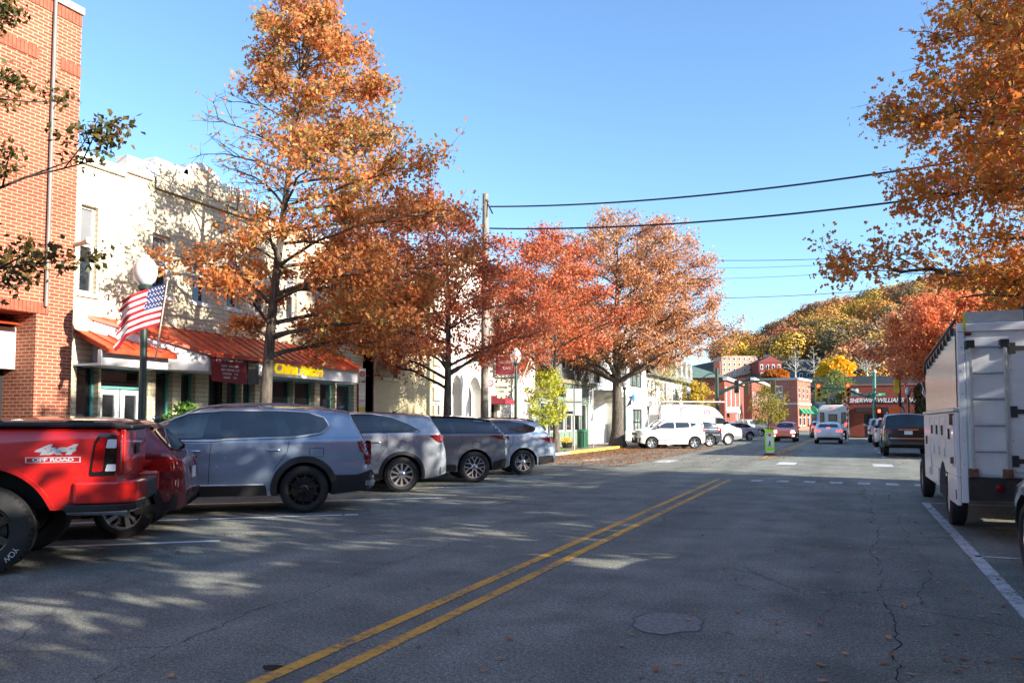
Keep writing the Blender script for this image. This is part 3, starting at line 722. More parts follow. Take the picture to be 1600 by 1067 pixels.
T6 = car(sp); park(T6, sp, gp(-34, 903), math.atan2(-.65, -.76))
# raised white lettering on the tyre
for ch in list(T6.children):
    if ch.name.startswith('wheel'):
        ty = [c for c in ch.children if c.name.startswith('tyre')][0]
        for base in (.7, 3.7):
            for i, c in enumerate('YOW'):
                a = base + i * .14; r = .345
                if c != ' ': text('tyre_lettering', c, .075, mat('tyre_white', (.55, .55, .53), .7), ch, (r * math.cos(a), .158, r * math.sin(a)), (PI / 2, a + PI / 2, PI) if False else (PI / 2, -a - PI / 2 + PI, 0), 0, .001)
# ================================================================ more vehicles
def simple(**k):
    d = dict(bot=.25, zm=.62, tumble=.28, archw=.0, handlemat=k['paint']); d.update(k); return d
FARL = 'cars parked at an angle beyond the crossing'
H2 = math.atan2(-.5, -.87)
PW = paint('white_car_paint', (.72, .72, .7), .0, .25)
sp = simple(name='boxy_hatchback', label='small boxy white hatchback with a black nose in front of the van', cat='hatchback', group=FARL,
    L=3.8, W=1.75, R=.32, wb=2.42, ro=.64, belt=1.08, paint=PW, rim='five', rr_=.215, endr=.22, tumble=.16,
    top=[(4.05, .28), (4.1, .42), (4.1, .8), (4.06, .98), (3.9, 1.05), (3.15, 1.15), (2.78, 1.45), (2.5, 1.62), (2.2, 1.66), (1.4, 1.665), (.5, 1.65), (.2, 1.6), (.16, 1.52), (.08, 1.1), (.02, .9), (0, .45), (.1, .28)],
    dlo=[(3.1, 1.1), (2.72, 1.35), (2.45, 1.46), (1.4, 1.48), (.55, 1.43), (.5, 1.28), (.8, 1.17), (1.4, 1.12)],
    panes=[[(2.95, 1.12), (2.68, 1.33), (2.42, 1.43), (1.95, 1.44), (1.92, 1.11)], [(1.84, 1.12), (1.86, 1.44), (1.05, 1.43), (.98, 1.17)], [(.9, 1.19), (.95, 1.42), (.62, 1.4), (.58, 1.3)]],
    surround=PW, fglass=[(0, 1.54), (.62, 1.5), (.74, 1.18), (0, 1.16)], rglass=[(0, 1.42), (.5, 1.4), (.52, 1.08), (0, 1.08)],
    seams=[[(1.9, 1.1), (1.92, .35)], [(2.95, 1.05), (2.9, .35)], [(.95, 1.15), (1.0, .7)]], handles=[(1.15, .95), (2.1, .95)], mirror=(2.95, 1.08), mirmat=BLACK,
    side=[('tail_light', [(.28, 1.42), (.14, 1.42), (.05, .95), (.16, .92)], REDL, .014), ('side_moulding', [(2.9, .52), (1.0, .56), (1.0, .5), (2.9, .46)], mat('grey_moulding', (.3, .32, .36), .5), .02), ('head_light', [(4.02, .88), (3.7, .96), (3.55, .9), (3.85, .74)], CLEARL, .014)],
    ends=[('grille', [(0, .62), (.72, .6), (.7, .32), (0, .3)], BLACK, 'f', False), ('upper_grille', [(0, .9), (.5, .89), (.5, .72), (0, .72)], BLACK, 'f', False), ('head_light', [(.82, .95), (.58, .97), (.56, .8), (.8, .78)], CLEARL, 'f', True), ('tail_light', [(.76, 1.4), (.62, 1.42), (.66, .95), (.78, .95)], REDL, 'r', True)], plate=(.55, 'f'))
k_ = 3.8 / 4.1
for key in ('top', 'dlo'): sp[key] = [(d * k_, z) for d, z in sp[key]]
for key in ('panes', 'seams'): sp[key] = [[(d * k_, z) for d, z in P] for P in sp[key]]
sp['side'] = [(a[0], [(d * k_, z) for d, z in a[1]], *a[2:]) for a in sp['side']]; sp['handles'] = [(d * k_, z) for d, z in sp['handles']]; sp['mirror'] = (2.95 * k_, 1.12)
o = car(sp); park(o, sp, gp(1086, 701), H2)

PD = paint('charcoal_paint', (.035, .045, .06), .4, .25)
sph = simple(name='parked_hatchback', label='dark blue-grey hatchback parked between the boxy white car and the tall white van', cat='hatchback', group=FARL,
    L=4.35, W=1.8, R=.34, wb=2.6, ro=.85, belt=1.06, paint=PD, rim='five', rr_=.225,
    top=[(4.3, .3), (4.35, .5), (4.3, .78), (4.1, .9), (3.3, 1.04), (2.7, 1.35), (2.3, 1.5), (1.8, 1.55), (1.2, 1.53), (.6, 1.46), (.42, 1.42), (.1, 1.08), (.03, .9), (0, .5), (.1, .3)],
    dlo=[(3.2, 1.08), (2.65, 1.33), (2.3, 1.42), (1.8, 1.46), (1.2, 1.44), (.75, 1.34), (.6, 1.22), (1.0, 1.14), (1.9, 1.08)],
    panes=[[(2.95, 1.1), (2.6, 1.3), (2.25, 1.4), (2.1, 1.1)], [(2.0, 1.1), (2.05, 1.42), (1.4, 1.42), (1.25, 1.13)], [(1.15, 1.15), (1.3, 1.41), (.95, 1.36), (.75, 1.25)]],
    rglass=[(0, 1.38), (.5, 1.36), (.68, 1.1), (0, 1.1)], fglass=[(0, 1.46), (.55, 1.44), (.7, 1.1), (0, 1.08)], seams=[[(2.04, 1.08), (2.08, .36)], [(1.2, 1.12), (1.3, .65)]], handles=[(1.35, .93), (2.3, .92)], mirror=(2.9, 1.04),
    side=[('tail_light', [(.42, 1.12), (.1, 1.12), (.04, .88), (.25, .86)], REDL, .014)], ends=[('tail_light', [(.85, 1.08), (.55, 1.06), (.6, .88), (.85, .88)], REDL, 'r', True)], plate=(.8, 'r'))
o = car(sph); park(o, sph, gp(1110, 698), HL)

# tall white van backed into its stall
PV = paint('van_white_paint', (.56, .56, .56), .0, .3)
sv = simple(name='cargo_van', label='tall white high-roof cargo van with pipes on its roof and round logos', cat='van', group=FARL,
    L=5.7, W=2.02, R=.36, wb=3.6, ro=1.05, belt=1.3, zm=.7, paint=PV, rim='steel', rr_=.225, rimmat=WHTRIM, tumble=.10, rr=.14, endr=.2, bot=.34,
    top=[(5.6, .34), (5.68, .5), (5.7, .85), (5.6, 1.05), (5.2, 1.2), (4.8, 1.32), (4.4, 1.75), (4.05, 2.2), (3.7, 2.45), (3.2, 2.55), (2.2, 2.58), (1, 2.58), (.2, 2.55), (.06, 2.48), (.03, 1.8), (0, 1.0), (0, .5), (.08, .36)],
    dlo=[(4.75, 1.32), (4.35, 1.72), (3.75, 1.76), (3.7, 1.3)], surround=BLACK, panes=[[(4.6, 1.35), (4.3, 1.68), (3.82, 1.7), (3.78, 1.35)]],
    fglass=[(0, 2.1), (.74, 2.05), (.86, 1.4), (0, 1.36)], rglass=[(0, 1.9), (.7, 1.9), (.7, 1.3), (0, 1.3)],
    seams=[[(3.66, 2.1), (3.68, .4)], [(2.4, 2.3), (2.4, .4)], [(4.8, 1.25), (4.7, .45)]], handles=[(3.85, 1.1)], mirror=(4.5, 1.35), mirmat=BLACK,
    side=[('head_light', [(5.6, 1.06), (5.2, 1.12), (5.35, .9), (5.62, .88)], CLEARL, .014), ('bumper_cladding', [(5.66, .6), (5.0, .6), (5.0, .36), (5.6, .36)], mat('grey_bumper', (.2, .2, .21), .6), .012)],
    ends=[('bumper_cladding', [(0, .62), (.96, .6), (.9, .38), (0, .38)], mat('grey_bumper', (.2, .2, .21), .6), 'f', False), ('grille', [(0, 1.0), (.5, .98), (.46, .72), (0, .72)], BLACK, 'f', False), ('head_light', [(.95, 1.06), (.6, 1.02), (.58, .86), (.94, .86)], CLEARL, 'f', True)])
def exv(root, sp, sfn, rfn, ffn):
    L = sp['L']
    for s in (1, -1):
        m = MB(); x, y, z = sfn(1.75, 2.28, .004); n_ = 30
        vs = []; 
        for k in range(n_ + 1):
            a = math.radians(40 + 250 * k / n_); th = .015 + .05 * math.sin(PI * k / n_)
            for q in (-th, th): vs.append((x + s * (.37 + q) * math.cos(a) * -1, 0, z - .25 + (.37 + q) * math.sin(a)))
        vs = [(a, s * (sfn(a + L / 2, c, .012)[1]), c) for a, b, c in vs]
        m.add(vs, [(2 * k, 2 * k + 1, 2 * k + 3, 2 * k + 2) for k in range(n_ // 2)], 0); m.add(vs, [(2 * k, 2 * k + 1, 2 * k + 3, 2 * k + 2) for k in range(n_ // 2, n_)], 1)
        m.build('swirl_logo', [mat('logo_red', (.5, .08, .12), .5), mat('logo_blue', (.12, .2, .5), .5)], root)
        m = MB(); M = Matrix.Translation((3.2 - L / 2, s * (sfn(3.2, 2.02, .012)[1]), 2.02))
        m.lathe([(.15, 0), (.22, 0)], 24, 0, M, 'y'); m.box(-.035, .035, -.002, .002, -.1, .1, 0, M); m.build('round_logo', mat('logo_red', (.5, .08, .12), .5), root)
    for x in (-1.9, -.2, 1.2):
        m = MB(); m.box(x - .03, x + .03, -.8, .8, 2.62, 2.66)
        for s in (1, -1): m.box(x - .03, x + .03, s * .8 - .02, s * .8 + .02, 2.5, 2.66)
        m.build('roof_crossbar', BLACK, root)
    for i in range(4):
        m = MB(); m.tube([(-2.6, -.7 + i * .12, 2.71), (1.7, -.7 + i * .12, 2.71)], .045, 10); m.build('roof_pipe', mat('copper_pink_pipe', (.62, .4, .34), .4, .2), root, 60)
sv['extra'] = exv
o = car(sv); park(o, sv, gp(1139, 695.5), HL + PI, side=-1, axle='f')

# silver sedan and beige SUV beyond the van
PS = paint('silver_paint', (.5, .51, .53), .5, .25)
sps = simple(name='parked_sedan', label='silver sedan whose tail shows past the nose of the tall white van', cat='sedan', group=FARL,
    L=4.7, W=1.8, R=.33, wb=2.75, ro=1.05, belt=.98, paint=PS, rim='ten', rr_=.22, crown=.04,
    top=[(4.62, .28), (4.68, .42), (4.68, .62), (4.5, .76), (3.5, .92), (2.9, 1.2), (2.5, 1.38), (2.0, 1.44), (1.5, 1.42), (1.1, 1.32), (.65, 1.08), (.4, 1.03), (.1, 1.0), (.03, .9), (0, .6), (.02, .4), (.1, .28)],
    dlo=[(3.4, .96), (2.85, 1.2), (2.45, 1.32), (2.0, 1.36), (1.5, 1.34), (1.15, 1.24), (.85, 1.07), (1.2, 1.0)],
    panes=[[(3.2, .98), (2.8, 1.18), (2.4, 1.3), (2.3, 1.0)], [(2.2, 1.0), (2.2, 1.33), (1.6, 1.32), (1.45, 1.02)], [(1.35, 1.03), (1.45, 1.3), (1.2, 1.23), (.95, 1.08)]],
    rglass=[(0, 1.36), (.5, 1.33), (.66, 1.1), (0, 1.08)], fglass=[(0, 1.36), (.55, 1.34), (.7, .98), (0, .96)], handles=[(1.5, .85), (2.5, .85)], mirror=(3.1, .96),
    seams=[[(2.25, .98), (2.28, .34)], [(1.3, 1.0), (1.4, .6)], [(.6, 1.0), (.5, .98)]],
    side=[('tail_light', [(.35, .94), (.05, .94), (.04, .76), (.3, .8)], REDL, .014)],
    ends=[('tail_light', [(.86, .93), (.42, .92), (.5, .78), (.86, .78)], REDL, 'r', True), ('bumper_grille', [(0, .42), (.7, .42), (.66, .3), (0, .3)], BLACK, 'r', False)], plate=(.72, 'r'))
o = car(sps); park(o, sps, gp(1172, 688), HL)
PB = paint('beige_paint', (.33, .29, .22), .4, .3)
spx = simple(name='parked_suv', label='old beige SUV with square rear side window, farthest of the cars parked past the van', cat='suv', group=FARL,
    L=4.6, W=1.8, R=.36, wb=2.65, ro=.95, belt=1.15, paint=PB, rim='five', rr_=.215, endr=.15, tumble=.2, bot=.33,
    top=[(4.5, .34), (4.58, .5), (4.58, .85), (4.4, .98), (3.4, 1.08), (2.9, 1.5), (2.6, 1.68), (2.2, 1.73), (1.2, 1.73), (.35, 1.69), (.28, 1.6), (.1, 1.15), (.04, .8), (0, .6), (.05, .4)],
    dlo=[(3.2, 1.17), (2.8, 1.52), (2.5, 1.62), (.5, 1.61), (.32, 1.2)], panes=[[(2.95, 1.19), (2.72, 1.5), (2.4, 1.58), (2.35, 1.19)], [(2.2, 1.19), (2.2, 1.58), (1.5, 1.58), (1.5, 1.19)], [(1.3, 1.2), (1.3, 1.58), (.58, 1.58), (.45, 1.22)]],
    surround=PB, rglass=[(0, 1.6), (.6, 1.58), (.7, 1.2), (0, 1.2)], handles=[(1.55, 1.0), (2.5, 1.0)], mirror=(2.8, 1.15), side=[('tail_light', [(.2, 1.0), (.05, 1.0), (.04, .78), (.18, .78)], REDL, .014), ('bumper', [(.5, .58), (.01, .58), (.02, .42), (.5, .42)], BLACK, .06)],
    ends=[('tail_light', [(.86, 1.0), (.7, 1.0), (.7, .78), (.86, .78)], REDL, 'r', True), ('bumper', [(0, .58), (.86, .58), (.86, .4), (0, .4)], BLACK, 'r', False, .06)])
o = car(spx); park(o, spx, gp(1190, 682), HL)

# traffic
PO = paint('orange_paint', (.95, .17, .055), .0, .25)
sp = simple(name='orange_hatchback', label='tiny rounded orange hatchback driving this way with its headlights on', cat='hatchback',
    L=3.55, W=1.63, R=.295, wb=2.3, ro=.55, belt=.98, paint=PO, rim='five', rr_=.19, endr=.3, crown=.07,
    top=[(3.48, .26), (3.55, .42), (3.52, .66), (3.38, .82), (3.0, .94), (2.65, 1.02), (2.2, 1.32), (1.9, 1.45), (1.4, 1.49), (.8, 1.44), (.4, 1.25), (.15, .98), (.02, .75), (0, .45), (.1, .27)],
    dlo=[(2.5, 1.02), (2.15, 1.28), (1.85, 1.38), (1.3, 1.4), (.85, 1.33), (.6, 1.12), (1.0, 1.04)], panes=[[(2.35, 1.05), (2.1, 1.26), (1.8, 1.34), (1.4, 1.35), (1.3, 1.05)], [(1.2, 1.06), (1.25, 1.34), (.9, 1.28), (.7, 1.14)]],
    fglass=[(0, 1.38), (.48, 1.35), (.6, 1.06), (0, 1.04)], rglass=[(0, 1.35), (.42, 1.32), (.55, 1.05), (0, 1.03)], mirror=(2.35, 1.0), seams=[[(1.3, 1.0), (1.32, .34)]], handles=[(1.5, .85)],
    ends=[('head_light', [(.72, .82), (.5, .83), (.48, .66), (.7, .64)], mat('lit_lamp', (1, .97, .9), .2, emit=2.2), 'f', True, .03), ('fog_lamp', [(.66, .5), (.54, .5), (.54, .42), (.66, .42)], mat('lit_lamp', (1, .97, .9), .2, emit=2.2), 'f', True, .02),
          ('lower_grille', [(0, .43), (.5, .42), (.46, .3), (0, .3)], BLACK, 'f', False), ('moustache_bar', [(0, .68), (.2, .67), (.2, .65), (0, .66)], CHROME, 'f', False, .02), ('tail_light', [(.7, .9), (.58, .9), (.58, .65), (.7, .65)], REDL, 'r', True)])
o = car(sp); park(o, sp, gp(1244, 690.5), math.atan2(-1, -.02), axle='f', side=1)
c = MB()
REDE = mat('lit_brake_lamp', (1, .06, .04), .3, emit=1.6)
spw = dict(sps); spw.pop('group'); spw.update(name='white_sedan', label='white sedan driving away with brake lights lit, just behind the shuttle bus', paint=PW, L=4.65, rim='five', side=[('tail_light', [(.35, .94), (.05, .94), (.04, .78), (.3, .8)], REDE, .014)],
    ends=[('tail_light', [(.86, .93), (.46, .92), (.5, .8), (.86, .8)], REDE, 'r', True), ('lower_bumper', [(0, .46), (.78, .44), (.7, .28), (0, .28)], BLACK, 'r', False), ('high_brake_lamp', [(0, 1.10), (.12, 1.10), (.12, 1.075), (0, 1.075)], REDE, 'r', False, .02)])
o = car(spw); park(o, spw, gp(1273, 693), PI / 2 + .02)
sdk = dict(sph); sdk.pop('group'); sdk.update(name='dark_hatchback', label='dark hatchback driving away, half hidden between the white sedan and the green awnings', side=[('tail_light', [(.42, 1.12), (.1, 1.12), (.04, .88), (.25, .86)], REDE, .014)], ends=[('tail_light', [(.85, 1.08), (.6, 1.06), (.6, .88), (.85, .88)], REDE, 'r', True)])
o = car(sdk); park(o, sdk, gp(1268, 684), PI / 2 + .1)

# right kerb row, seen from behind
RK = 'cars parked along the right kerb'
PK = paint('black_car_paint', (.006, .006, .008), .2, .2)
sp = simple(name='parked_suv', label='big black SUV with chrome tailgate strip parked ahead of the white utility truck', cat='suv', group=RK,
    L=5.2, W=2.0, R=.41, wb=3.05, ro=1.1, belt=1.22, zm=.7, paint=PK, rim='six', rr_=.27, endr=.3, tumble=.22, bot=.36, crown=.06,
    top=[(5.1, .4), (5.2, .6), (5.15, 1.0), (4.9, 1.15), (4.0, 1.25), (3.3, 1.62), (2.9, 1.8), (2.4, 1.86), (1.4, 1.87), (.6, 1.84), (.3, 1.8), (.26, 1.72), (.08, 1.28), (.04, 1.1), (.03, .8), (0, .7), (0, .5), (.08, .38)],
    dlo=[(3.8, 1.24), (3.2, 1.6), (2.85, 1.72), (2.3, 1.77), (.9, 1.76), (.6, 1.66), (.5, 1.4), (.8, 1.28)], trim=[(3.2, 1.62), (2.85, 1.74), (2.3, 1.79), (.9, 1.78), (.58, 1.68), (.48, 1.4)], panes=[[(3.6, 1.27), (3.15, 1.56), (2.5, 1.7), (2.5, 1.27)], [(2.4, 1.27), (2.4, 1.72), (1.5, 1.72), (1.4, 1.27)], [(1.3, 1.28), (1.4, 1.72), (.9, 1.7), (.66, 1.62), (.6, 1.4), (.85, 1.32)]],
    rglass=[(0, 1.74), (.68, 1.7), (.82, 1.3), (0, 1.28)], rails=(.6, 3.0), railmat=ALLOY, handles=[(1.6, 1.05), (2.8, 1.05)], mirror=(3.4, 1.2),
    side=[('tail_light', [(.45, 1.17), (.06, 1.17), (.05, 1.0), (.3, 1.0)], REDD, .014)],
    ends=[('tail_light', [(.95, 1.17), (.58, 1.15), (.64, 1.0), (.95, 1.0)], REDD, 'r', True), ('chrome_strip', [(0, 1.17), (.4, 1.16), (.38, 1.12), (0, 1.12)], CHROME, 'r', False, .03), ('chrome_strip', [(0, .79), (.7, .8), (.7, .76), (0, .76)], CHROME, 'r', False, .02)], plate=(1.02, 'r'))
o = car(sp); park(o, sp, gp(1379, 712), PI / 2)
sp = simple(name='parked_minivan', label='white minivan parked ahead of the big black SUV, only its left half showing', cat='minivan', group=RK,
    L=5.0, W=1.92, R=.34, wb=3.0, ro=1.0, belt=1.1, paint=PW, rim='five', rr_=.22, endr=.3, tumble=.22,
    top=[(4.9, .3), (5, .5), (4.9, .85), (4.4, 1.02), (3.9, 1.12), (3.2, 1.5), (2.8, 1.68), (2.2, 1.73), (.6, 1.7), (.3, 1.66), (.26, 1.58), (.08, 1.1), (.03, .9), (0, .5), (.08, .32)],
    dlo=[(3.8, 1.12), (3.1, 1.48), (2.7, 1.6), (.7, 1.6), (.36, 1.45), (.4, 1.16)], panes=[[(3.5, 1.15), (3.0, 1.46), (2.6, 1.56), (2.5, 1.15)], [(2.4, 1.15), (2.4, 1.57), (1.4, 1.57), (1.4, 1.15)], [(1.3, 1.16), (1.3, 1.57), (.72, 1.56), (.5, 1.44), (.5, 1.2)]],
    rglass=[(0, 1.6), (.68, 1.57), (.78, 1.14), (0, 1.12)], handles=[(1.5, .98), (2.7, .98)], mirror=(3.3, 1.1),
    side=[('tail_light', [(.25, 1.3), (.1, 1.3), (.04, .85), (.15, .85)], REDL, .014)], ends=[('tail_light', [(.92, 1.28), (.82, 1.3), (.84, .85), (.92, .85)], REDL, 'r', True)], plate=(.9, 'r'))
o = car(sp); park(o, sp, gp(1366, 698), PI / 2)
spf = dict(spx); spf.update(name='parked_suv', label='silver-white SUV parked farthest along the right kerb, past the white minivan', paint=PS, group=RK)
spf['surround'] = BLACK
o = car(spf); park(o, spf, gp(1357, 691.5), PI / 2)
spb = dict(sph); spb.pop('mirror'); spb.update(name='parked_car', label='black car cut by the frame edge behind the white utility truck, silver spoked wheel', cat='car', group=RK, paint=PK, rim='twin', rr_=.25, R=.36)
o = car(spb); o.location = (1.52 + .9, 9.2 - (-spb['L'] / 2 + spb['ro'] + spb['wb']), 0); o.rotation_euler = (0, 0, PI / 2)

# ---- white shuttle bus
def bus():
    a = atY(1278.5, 688, 71.5); b = atY(1326, 688, 71.5); W = b.x - a.x; cx = (a.x + b.x) / 2; H = 2.85; L = 7.0
    r = empty('shuttle_bus', (cx, 71.5, 0), 0, 'white shuttle bus seen from behind with three dark rear windows, waiting at the junction', 'bus')
    w = W / 2; wm = mat('bus_white', (.66, .67, .68), .35, coat=.4, var=.05)
    m = MB(); pr = [(-w, .5), (w, .5), (w, 2.3), (w - .12, 2.7), (w - .4, H), (-w + .4, H), (-w + .12, 2.7), (-w, 2.3)]
    m.prism(pr, 0, L); o = m.build('body', wm, r, 30); bevel(o, .08, 3)
    for x, ww, z0, z1 in ((0, .3, 1.55, 2.05), (-w + .35, .13, 1.35, 2.2), (w - .35, .13, 1.35, 2.2)):
        m = MB(); m.box(x - ww, x + ww, -.03, .02, z0, z1); o = m.build('rear_window', CARG, r); bevel(o, .02)
        m = MB(); m.box(x - ww - .04, x + ww + .04, -.015, .02, z0 - .04, z1 + .04); o2 = m.build('window_frame', BLACK, o)
    for s in (1, -1):
        for z in (1.15, 1.32): m = MB(); m.box(s * (w - .18) - .09, s * (w - .18) + .09, -.04, .01, z - .07, z + .07); m.build('tail_light', REDE, r)
        m = MB(); m.tube([(s * (w - .3), 1.6, .42), (s * (w - .02), 1.6, .42)], .42, 20); m.build('wheel', RUBBER, r, 40)
        m = MB(); m.tube([(s * (w - .3), 5.6, .42), (s * (w - .02), 5.6, .42)], .42, 20); m.build('wheel', RUBBER, r, 40)
        for k in range(4): m = MB(); m.box(s * w - .01, s * w + .01, .9 + k * 1.3, 1.9 + k * 1.3, 1.5, 2.2); m.build('side_window', CARG, r)
    m = MB(); m.box(-.12, .12, -.03, .01, 2.6, 2.66); m.build('high_brake_lamp', REDE, r)
    m = MB(); m.box(-w + .1, w - .1, -.08, .1, .5, .75); m.build('bumper', BLACK, r)
    m = MB(); m.box(-.6, .6, -.02, .02, .8, 1.42); m.build('rear_door', mat('bus_panel', (.5, .52, .54), .4), r)
    m = MB(); m.box(-.16, .16, -.035, .0, .85, 1.0); m.build('licence_plate', PLATE, r)
bus()

# ---- white utility truck
def truck():
    X0, Y0 = 1.30, 11.75; W = 2.3; L = 4.7
    r = empty('utility_truck', (X0, Y0, 0), 0, 'white utility box truck with a ladder up its back, parked at the right kerb', 'truck')
    wm = mat('truck_white', (.68, .69, .7), .4, coat=.3, var=.08, scale=5, bump=.05); al = mat('polished_aluminium', (.6, .61, .62), .2, .55, var=.06, scale=1.2)
    rust = mat('rusty_steel', (.14, .07, .04), .8, var=.5, scale=20)
    zt = 2.77
    # main box; profile in y,z: rear at 0
    m = MB(); prof = [(0, .78), (L, .78), (L, 2.35), (L - .35, 2.55), (.0, zt)]
    vs = [(x, y, z) for x in (0, W) for y, z in prof]; n = len(prof)
    m.add(vs, [tuple(range(n - 1, -1, -1)), tuple(range(n, 2 * n))] + [(i, (i + 1) % n, (i + 1) % n + n, i + n) for i in range(n)])
    o = m.build('body', wm, r, 30); bevel(o, .03, 3)
    m = MB(); m.box(.3, W - .3, .2, L + 2.2, .55, .8); m.build('chassis', INTER, r)
    # cab further ahead
    m = MB(); pr = [(L + .1, .55), (L + 2.6, .55), (L + 2.6, 1.15), (L + 1.6, 1.3), (L + 1.1, 2.0), (L + .1, 2.05)]
    vs = [(x, y, z) for x in (.15, W - .15) for y, z in pr]; n = len(pr)
    m.add(vs, [tuple(range(n - 1, -1, -1)), tuple(range(n, 2 * n))] + [(i, (i + 1) % n, (i + 1) % n + n, i + n) for i in range(n)])
    o = m.build('cab', wm, r, 30); bevel(o, .06, 3)
    m = MB(); m.box(.135, .15, L + .4, L + 1.2, 1.3, 1.85); m.build('cab_window', CARG, r)
    # polished upper side and riveted edge, lower compartments
    m = MB(); m.add([(-.012, .12, 1.68), (-.012, L - .05, 1.68), (-.012, L - .05, 2.3), (-.012, L - .4, 2.47), (-.012, .12, 2.7)], [(0, 1, 2, 3, 4)]); 
    m.add([(-.012, .12, 1.68), (-.012, L - .05, 1.68), (0, L - .05, 1.68), (0, .12, 1.68)], [(0, 1, 2, 3)]); m.build('side_panel', al, r)
    m = MB(); m.box(-.07, .0, .0, L, 1.625, 1.665); o = m.build('drip_rail', STEEL, r); bevel(o, .008)
    m = MB(); m.tube([(-.02, .0, zt + .03), (-.02, L - .35, 2.58), (-.02, L, 2.36)], .022, 8); m.build('edge_rail', BLACK, r, 60)
    for k in range(9):
        m = MB(); y = .25 + k * .45; m.box(-.05, -.005, y, y + .14, zt - .06 - y * .062 - .06, zt - .06 - y * .062 + .03); m.build('rail_clip', BLACK, r)
    m = MB(); m.box(-.05, -.001, 0, L, .78, 1.62)
    m.box(-.05, -.001, 0, 1.05, .42, .78); m.box(-.05, -.001, 2.35, L, .5, .78); o = m.build('compartment_side', wm, r); bevel(o, .01)
    m = MB(); m.box(-.056, -.05, .12, L - .1, 1.22, 1.26); m.build('red_stripe', mat('stripe_red', (.5, .03, .04), .5), r)
    for y0, y1, z0, z1 in ((.1, 1.0, .9, 1.58), (1.1, 1.75, .98, 1.58), (1.85, 2.5, .98, 1.58), (2.6, 3.3, .98, 1.58), (3.4, 4.5, .6, 1.58)):
        m = MB()
        m.box(-.066, -.05, y0, y1, z0, z1); o = m.build('compartment_door', wm, r); bevel(o, .006)
        k = MB(); k.box(-.085, -.066, (y0 + y1) / 2 - .05, (y0 + y1) / 2 + .05, (z0 + z1) / 2 + .02, (z0 + z1) / 2 + .16); k.build('latch', BLACK, o)
        k = MB(); k.box(-.08, -.066, y0 + .03, y0 + .07, z0 + .02, z0 + .14); k.build('hinge', STEEL, o)
    for z0, z1 in ((.95, 1.03), (1.45, 1.6)): m = MB(); m.box(-.1, -.05, .12, .2, z0, z1); o = m.build('side_bracket', rust, r)
    m = MB(); m.box(-.057, -.05, .02, .11, .5, .62); m.build('reflector', REDL, r)
    # wheel opening
    m = MB(); pts = [(1.12 + .5 + .5 * math.cos(a), .42 + .5 * math.sin(a)) for a in [PI * k / 12 for k in range(13)]]
    m.add([(-.054, y, z) for y, z in pts], [tuple(range(13))]); m.build('wheel_opening', INTER, r)
    hd = wheel_proto('steel', .39, .22, .23, WHTRIM)
    for y in (1.62, L + 1.6):
        for x, s in ((-.02, 1), (W + .02, -1)):
            wv = bpy.data.objects.new('wheel', hd[0]); COL.objects.link(wv); wv.parent = r; wv.location = (x + s * .13, y, .39); wv.rotation_euler = (0, 0, PI / 2 if s > 0 else -PI / 2)
            for nm, d in (('tyre', hd[1]), ('rim', hd[2])): c = bpy.data.objects.new(nm, d); COL.objects.link(c); c.parent = wv
    # rear face
    F = lambda x0, x1, z0, z1, d, nm, mt, par=r, bv=.006: bevel((lambda q: q.box(x0, x1, -d, 0, z0, z1) or q)(MB()).build(nm, mt, par), bv)
    F(0, .08, .46, zt - .12, .02, 'corner_post', wm); F(.10, .56, .82, zt - .2, .012, 'ladder_panel', wm); F(.60, 1.45, .86, zt - .28, .02, 'rear_door', wm); F(1.5, 2.2, .86, zt - .28, .02, 'rear_door', wm)
    F(0, W, zt - .12, zt - .02, .035, 'roof_lip', wm); F(.08, .16, zt - .17, zt - .13, .03, 'marker_lamp', REDD)
    for x in (.13, .51):
        q = MB(); q.box(x - .018, x + .018, -.14, -.11, 1.0 - .2, zt - .3); q.add([], []); o = q.build('ladder_rail', STEEL, r); bevel(o, .004)
        for z in (zt - .3, .84):
            q = MB(); q.box(x - .05, x + .05, -.15, 0, z - .04, z + .06); o = q.build('ladder_bracket', rust if z < 1 else BLACK, r); bevel(o, .006)
    for i in range(5):
        q = MB(); q.tube([(.13, -.125, 1.12 + i * .33), (.51, -.125, 1.12 + i * .33)], .016, 8); q.build('ladder_rung', STEEL, r, 60)
    for z in (1.0, 1.62, 2.42):
        q = MB(); q.box(.57, .64, -.045, 0, z - .07, z + .07); q.prism([(.64, z - .03), (.78, z - .025), (.81, z), (.78, z + .025), (.64, z + .03)], -.035, -.02); q.build('hinge', mat('dark_hinge', (.05, .05, .05), .5, .5), r)
    for z in (.95, 1.25, 1.55, 1.85, 2.15, 2.45):
        q = MB(); q.ball((.045, -.022, z), .009, 0, 5); q.build('rivet', STEEL, r)
        q = MB(); q.ball((.585, -.022, z), .009, 0, 5); q.build('rivet', STEEL, r)
    F(.1, W - .1, .5, .78, -.06, 'under_panel', INTER)
    q = MB(); q.box(.08, W - .08, -.05, .06, .50, .78); o = q.build('rear_bumper', mat('grimy_steel', (.03, .027, .025), .8, var=.4, scale=8, bump=.3), r); bevel(o, .01)
    q = MB(); q.lathe([(.0001, -.08), (.05, -.075), (.055, -.05)], 20, 0, Matrix.Translation((.42, 0, .66)), 'y'); q.build('tail_lamp', REDD, r, 40)
    # roof rack with ladder
    for x in (.55, .95):
        q = MB(); q.box(x - .03, x + .03, .05, L - 1, zt + .03, zt + .1); q.build('roof_ladder', STEEL, r)
    q = MB(); q.box(.1, .75, .02, .1, zt, zt + .14); q.build('rack_bar', STEEL, r)
    q = MB(); q.ball((.78, .1, zt + .13), .07, 0, 6); q.tube([(.78, .1, zt), (.78, .1, zt + .12)], .03, 6); q.build('rack_clamp', BLACK, r)
    q = MB(); q.box(.07, .10, -.04, .0, zt - .1, zt + .12); q.build('tie_strap', mat('yellow_strap', (.5, .5, .03), .7), r)
truck()
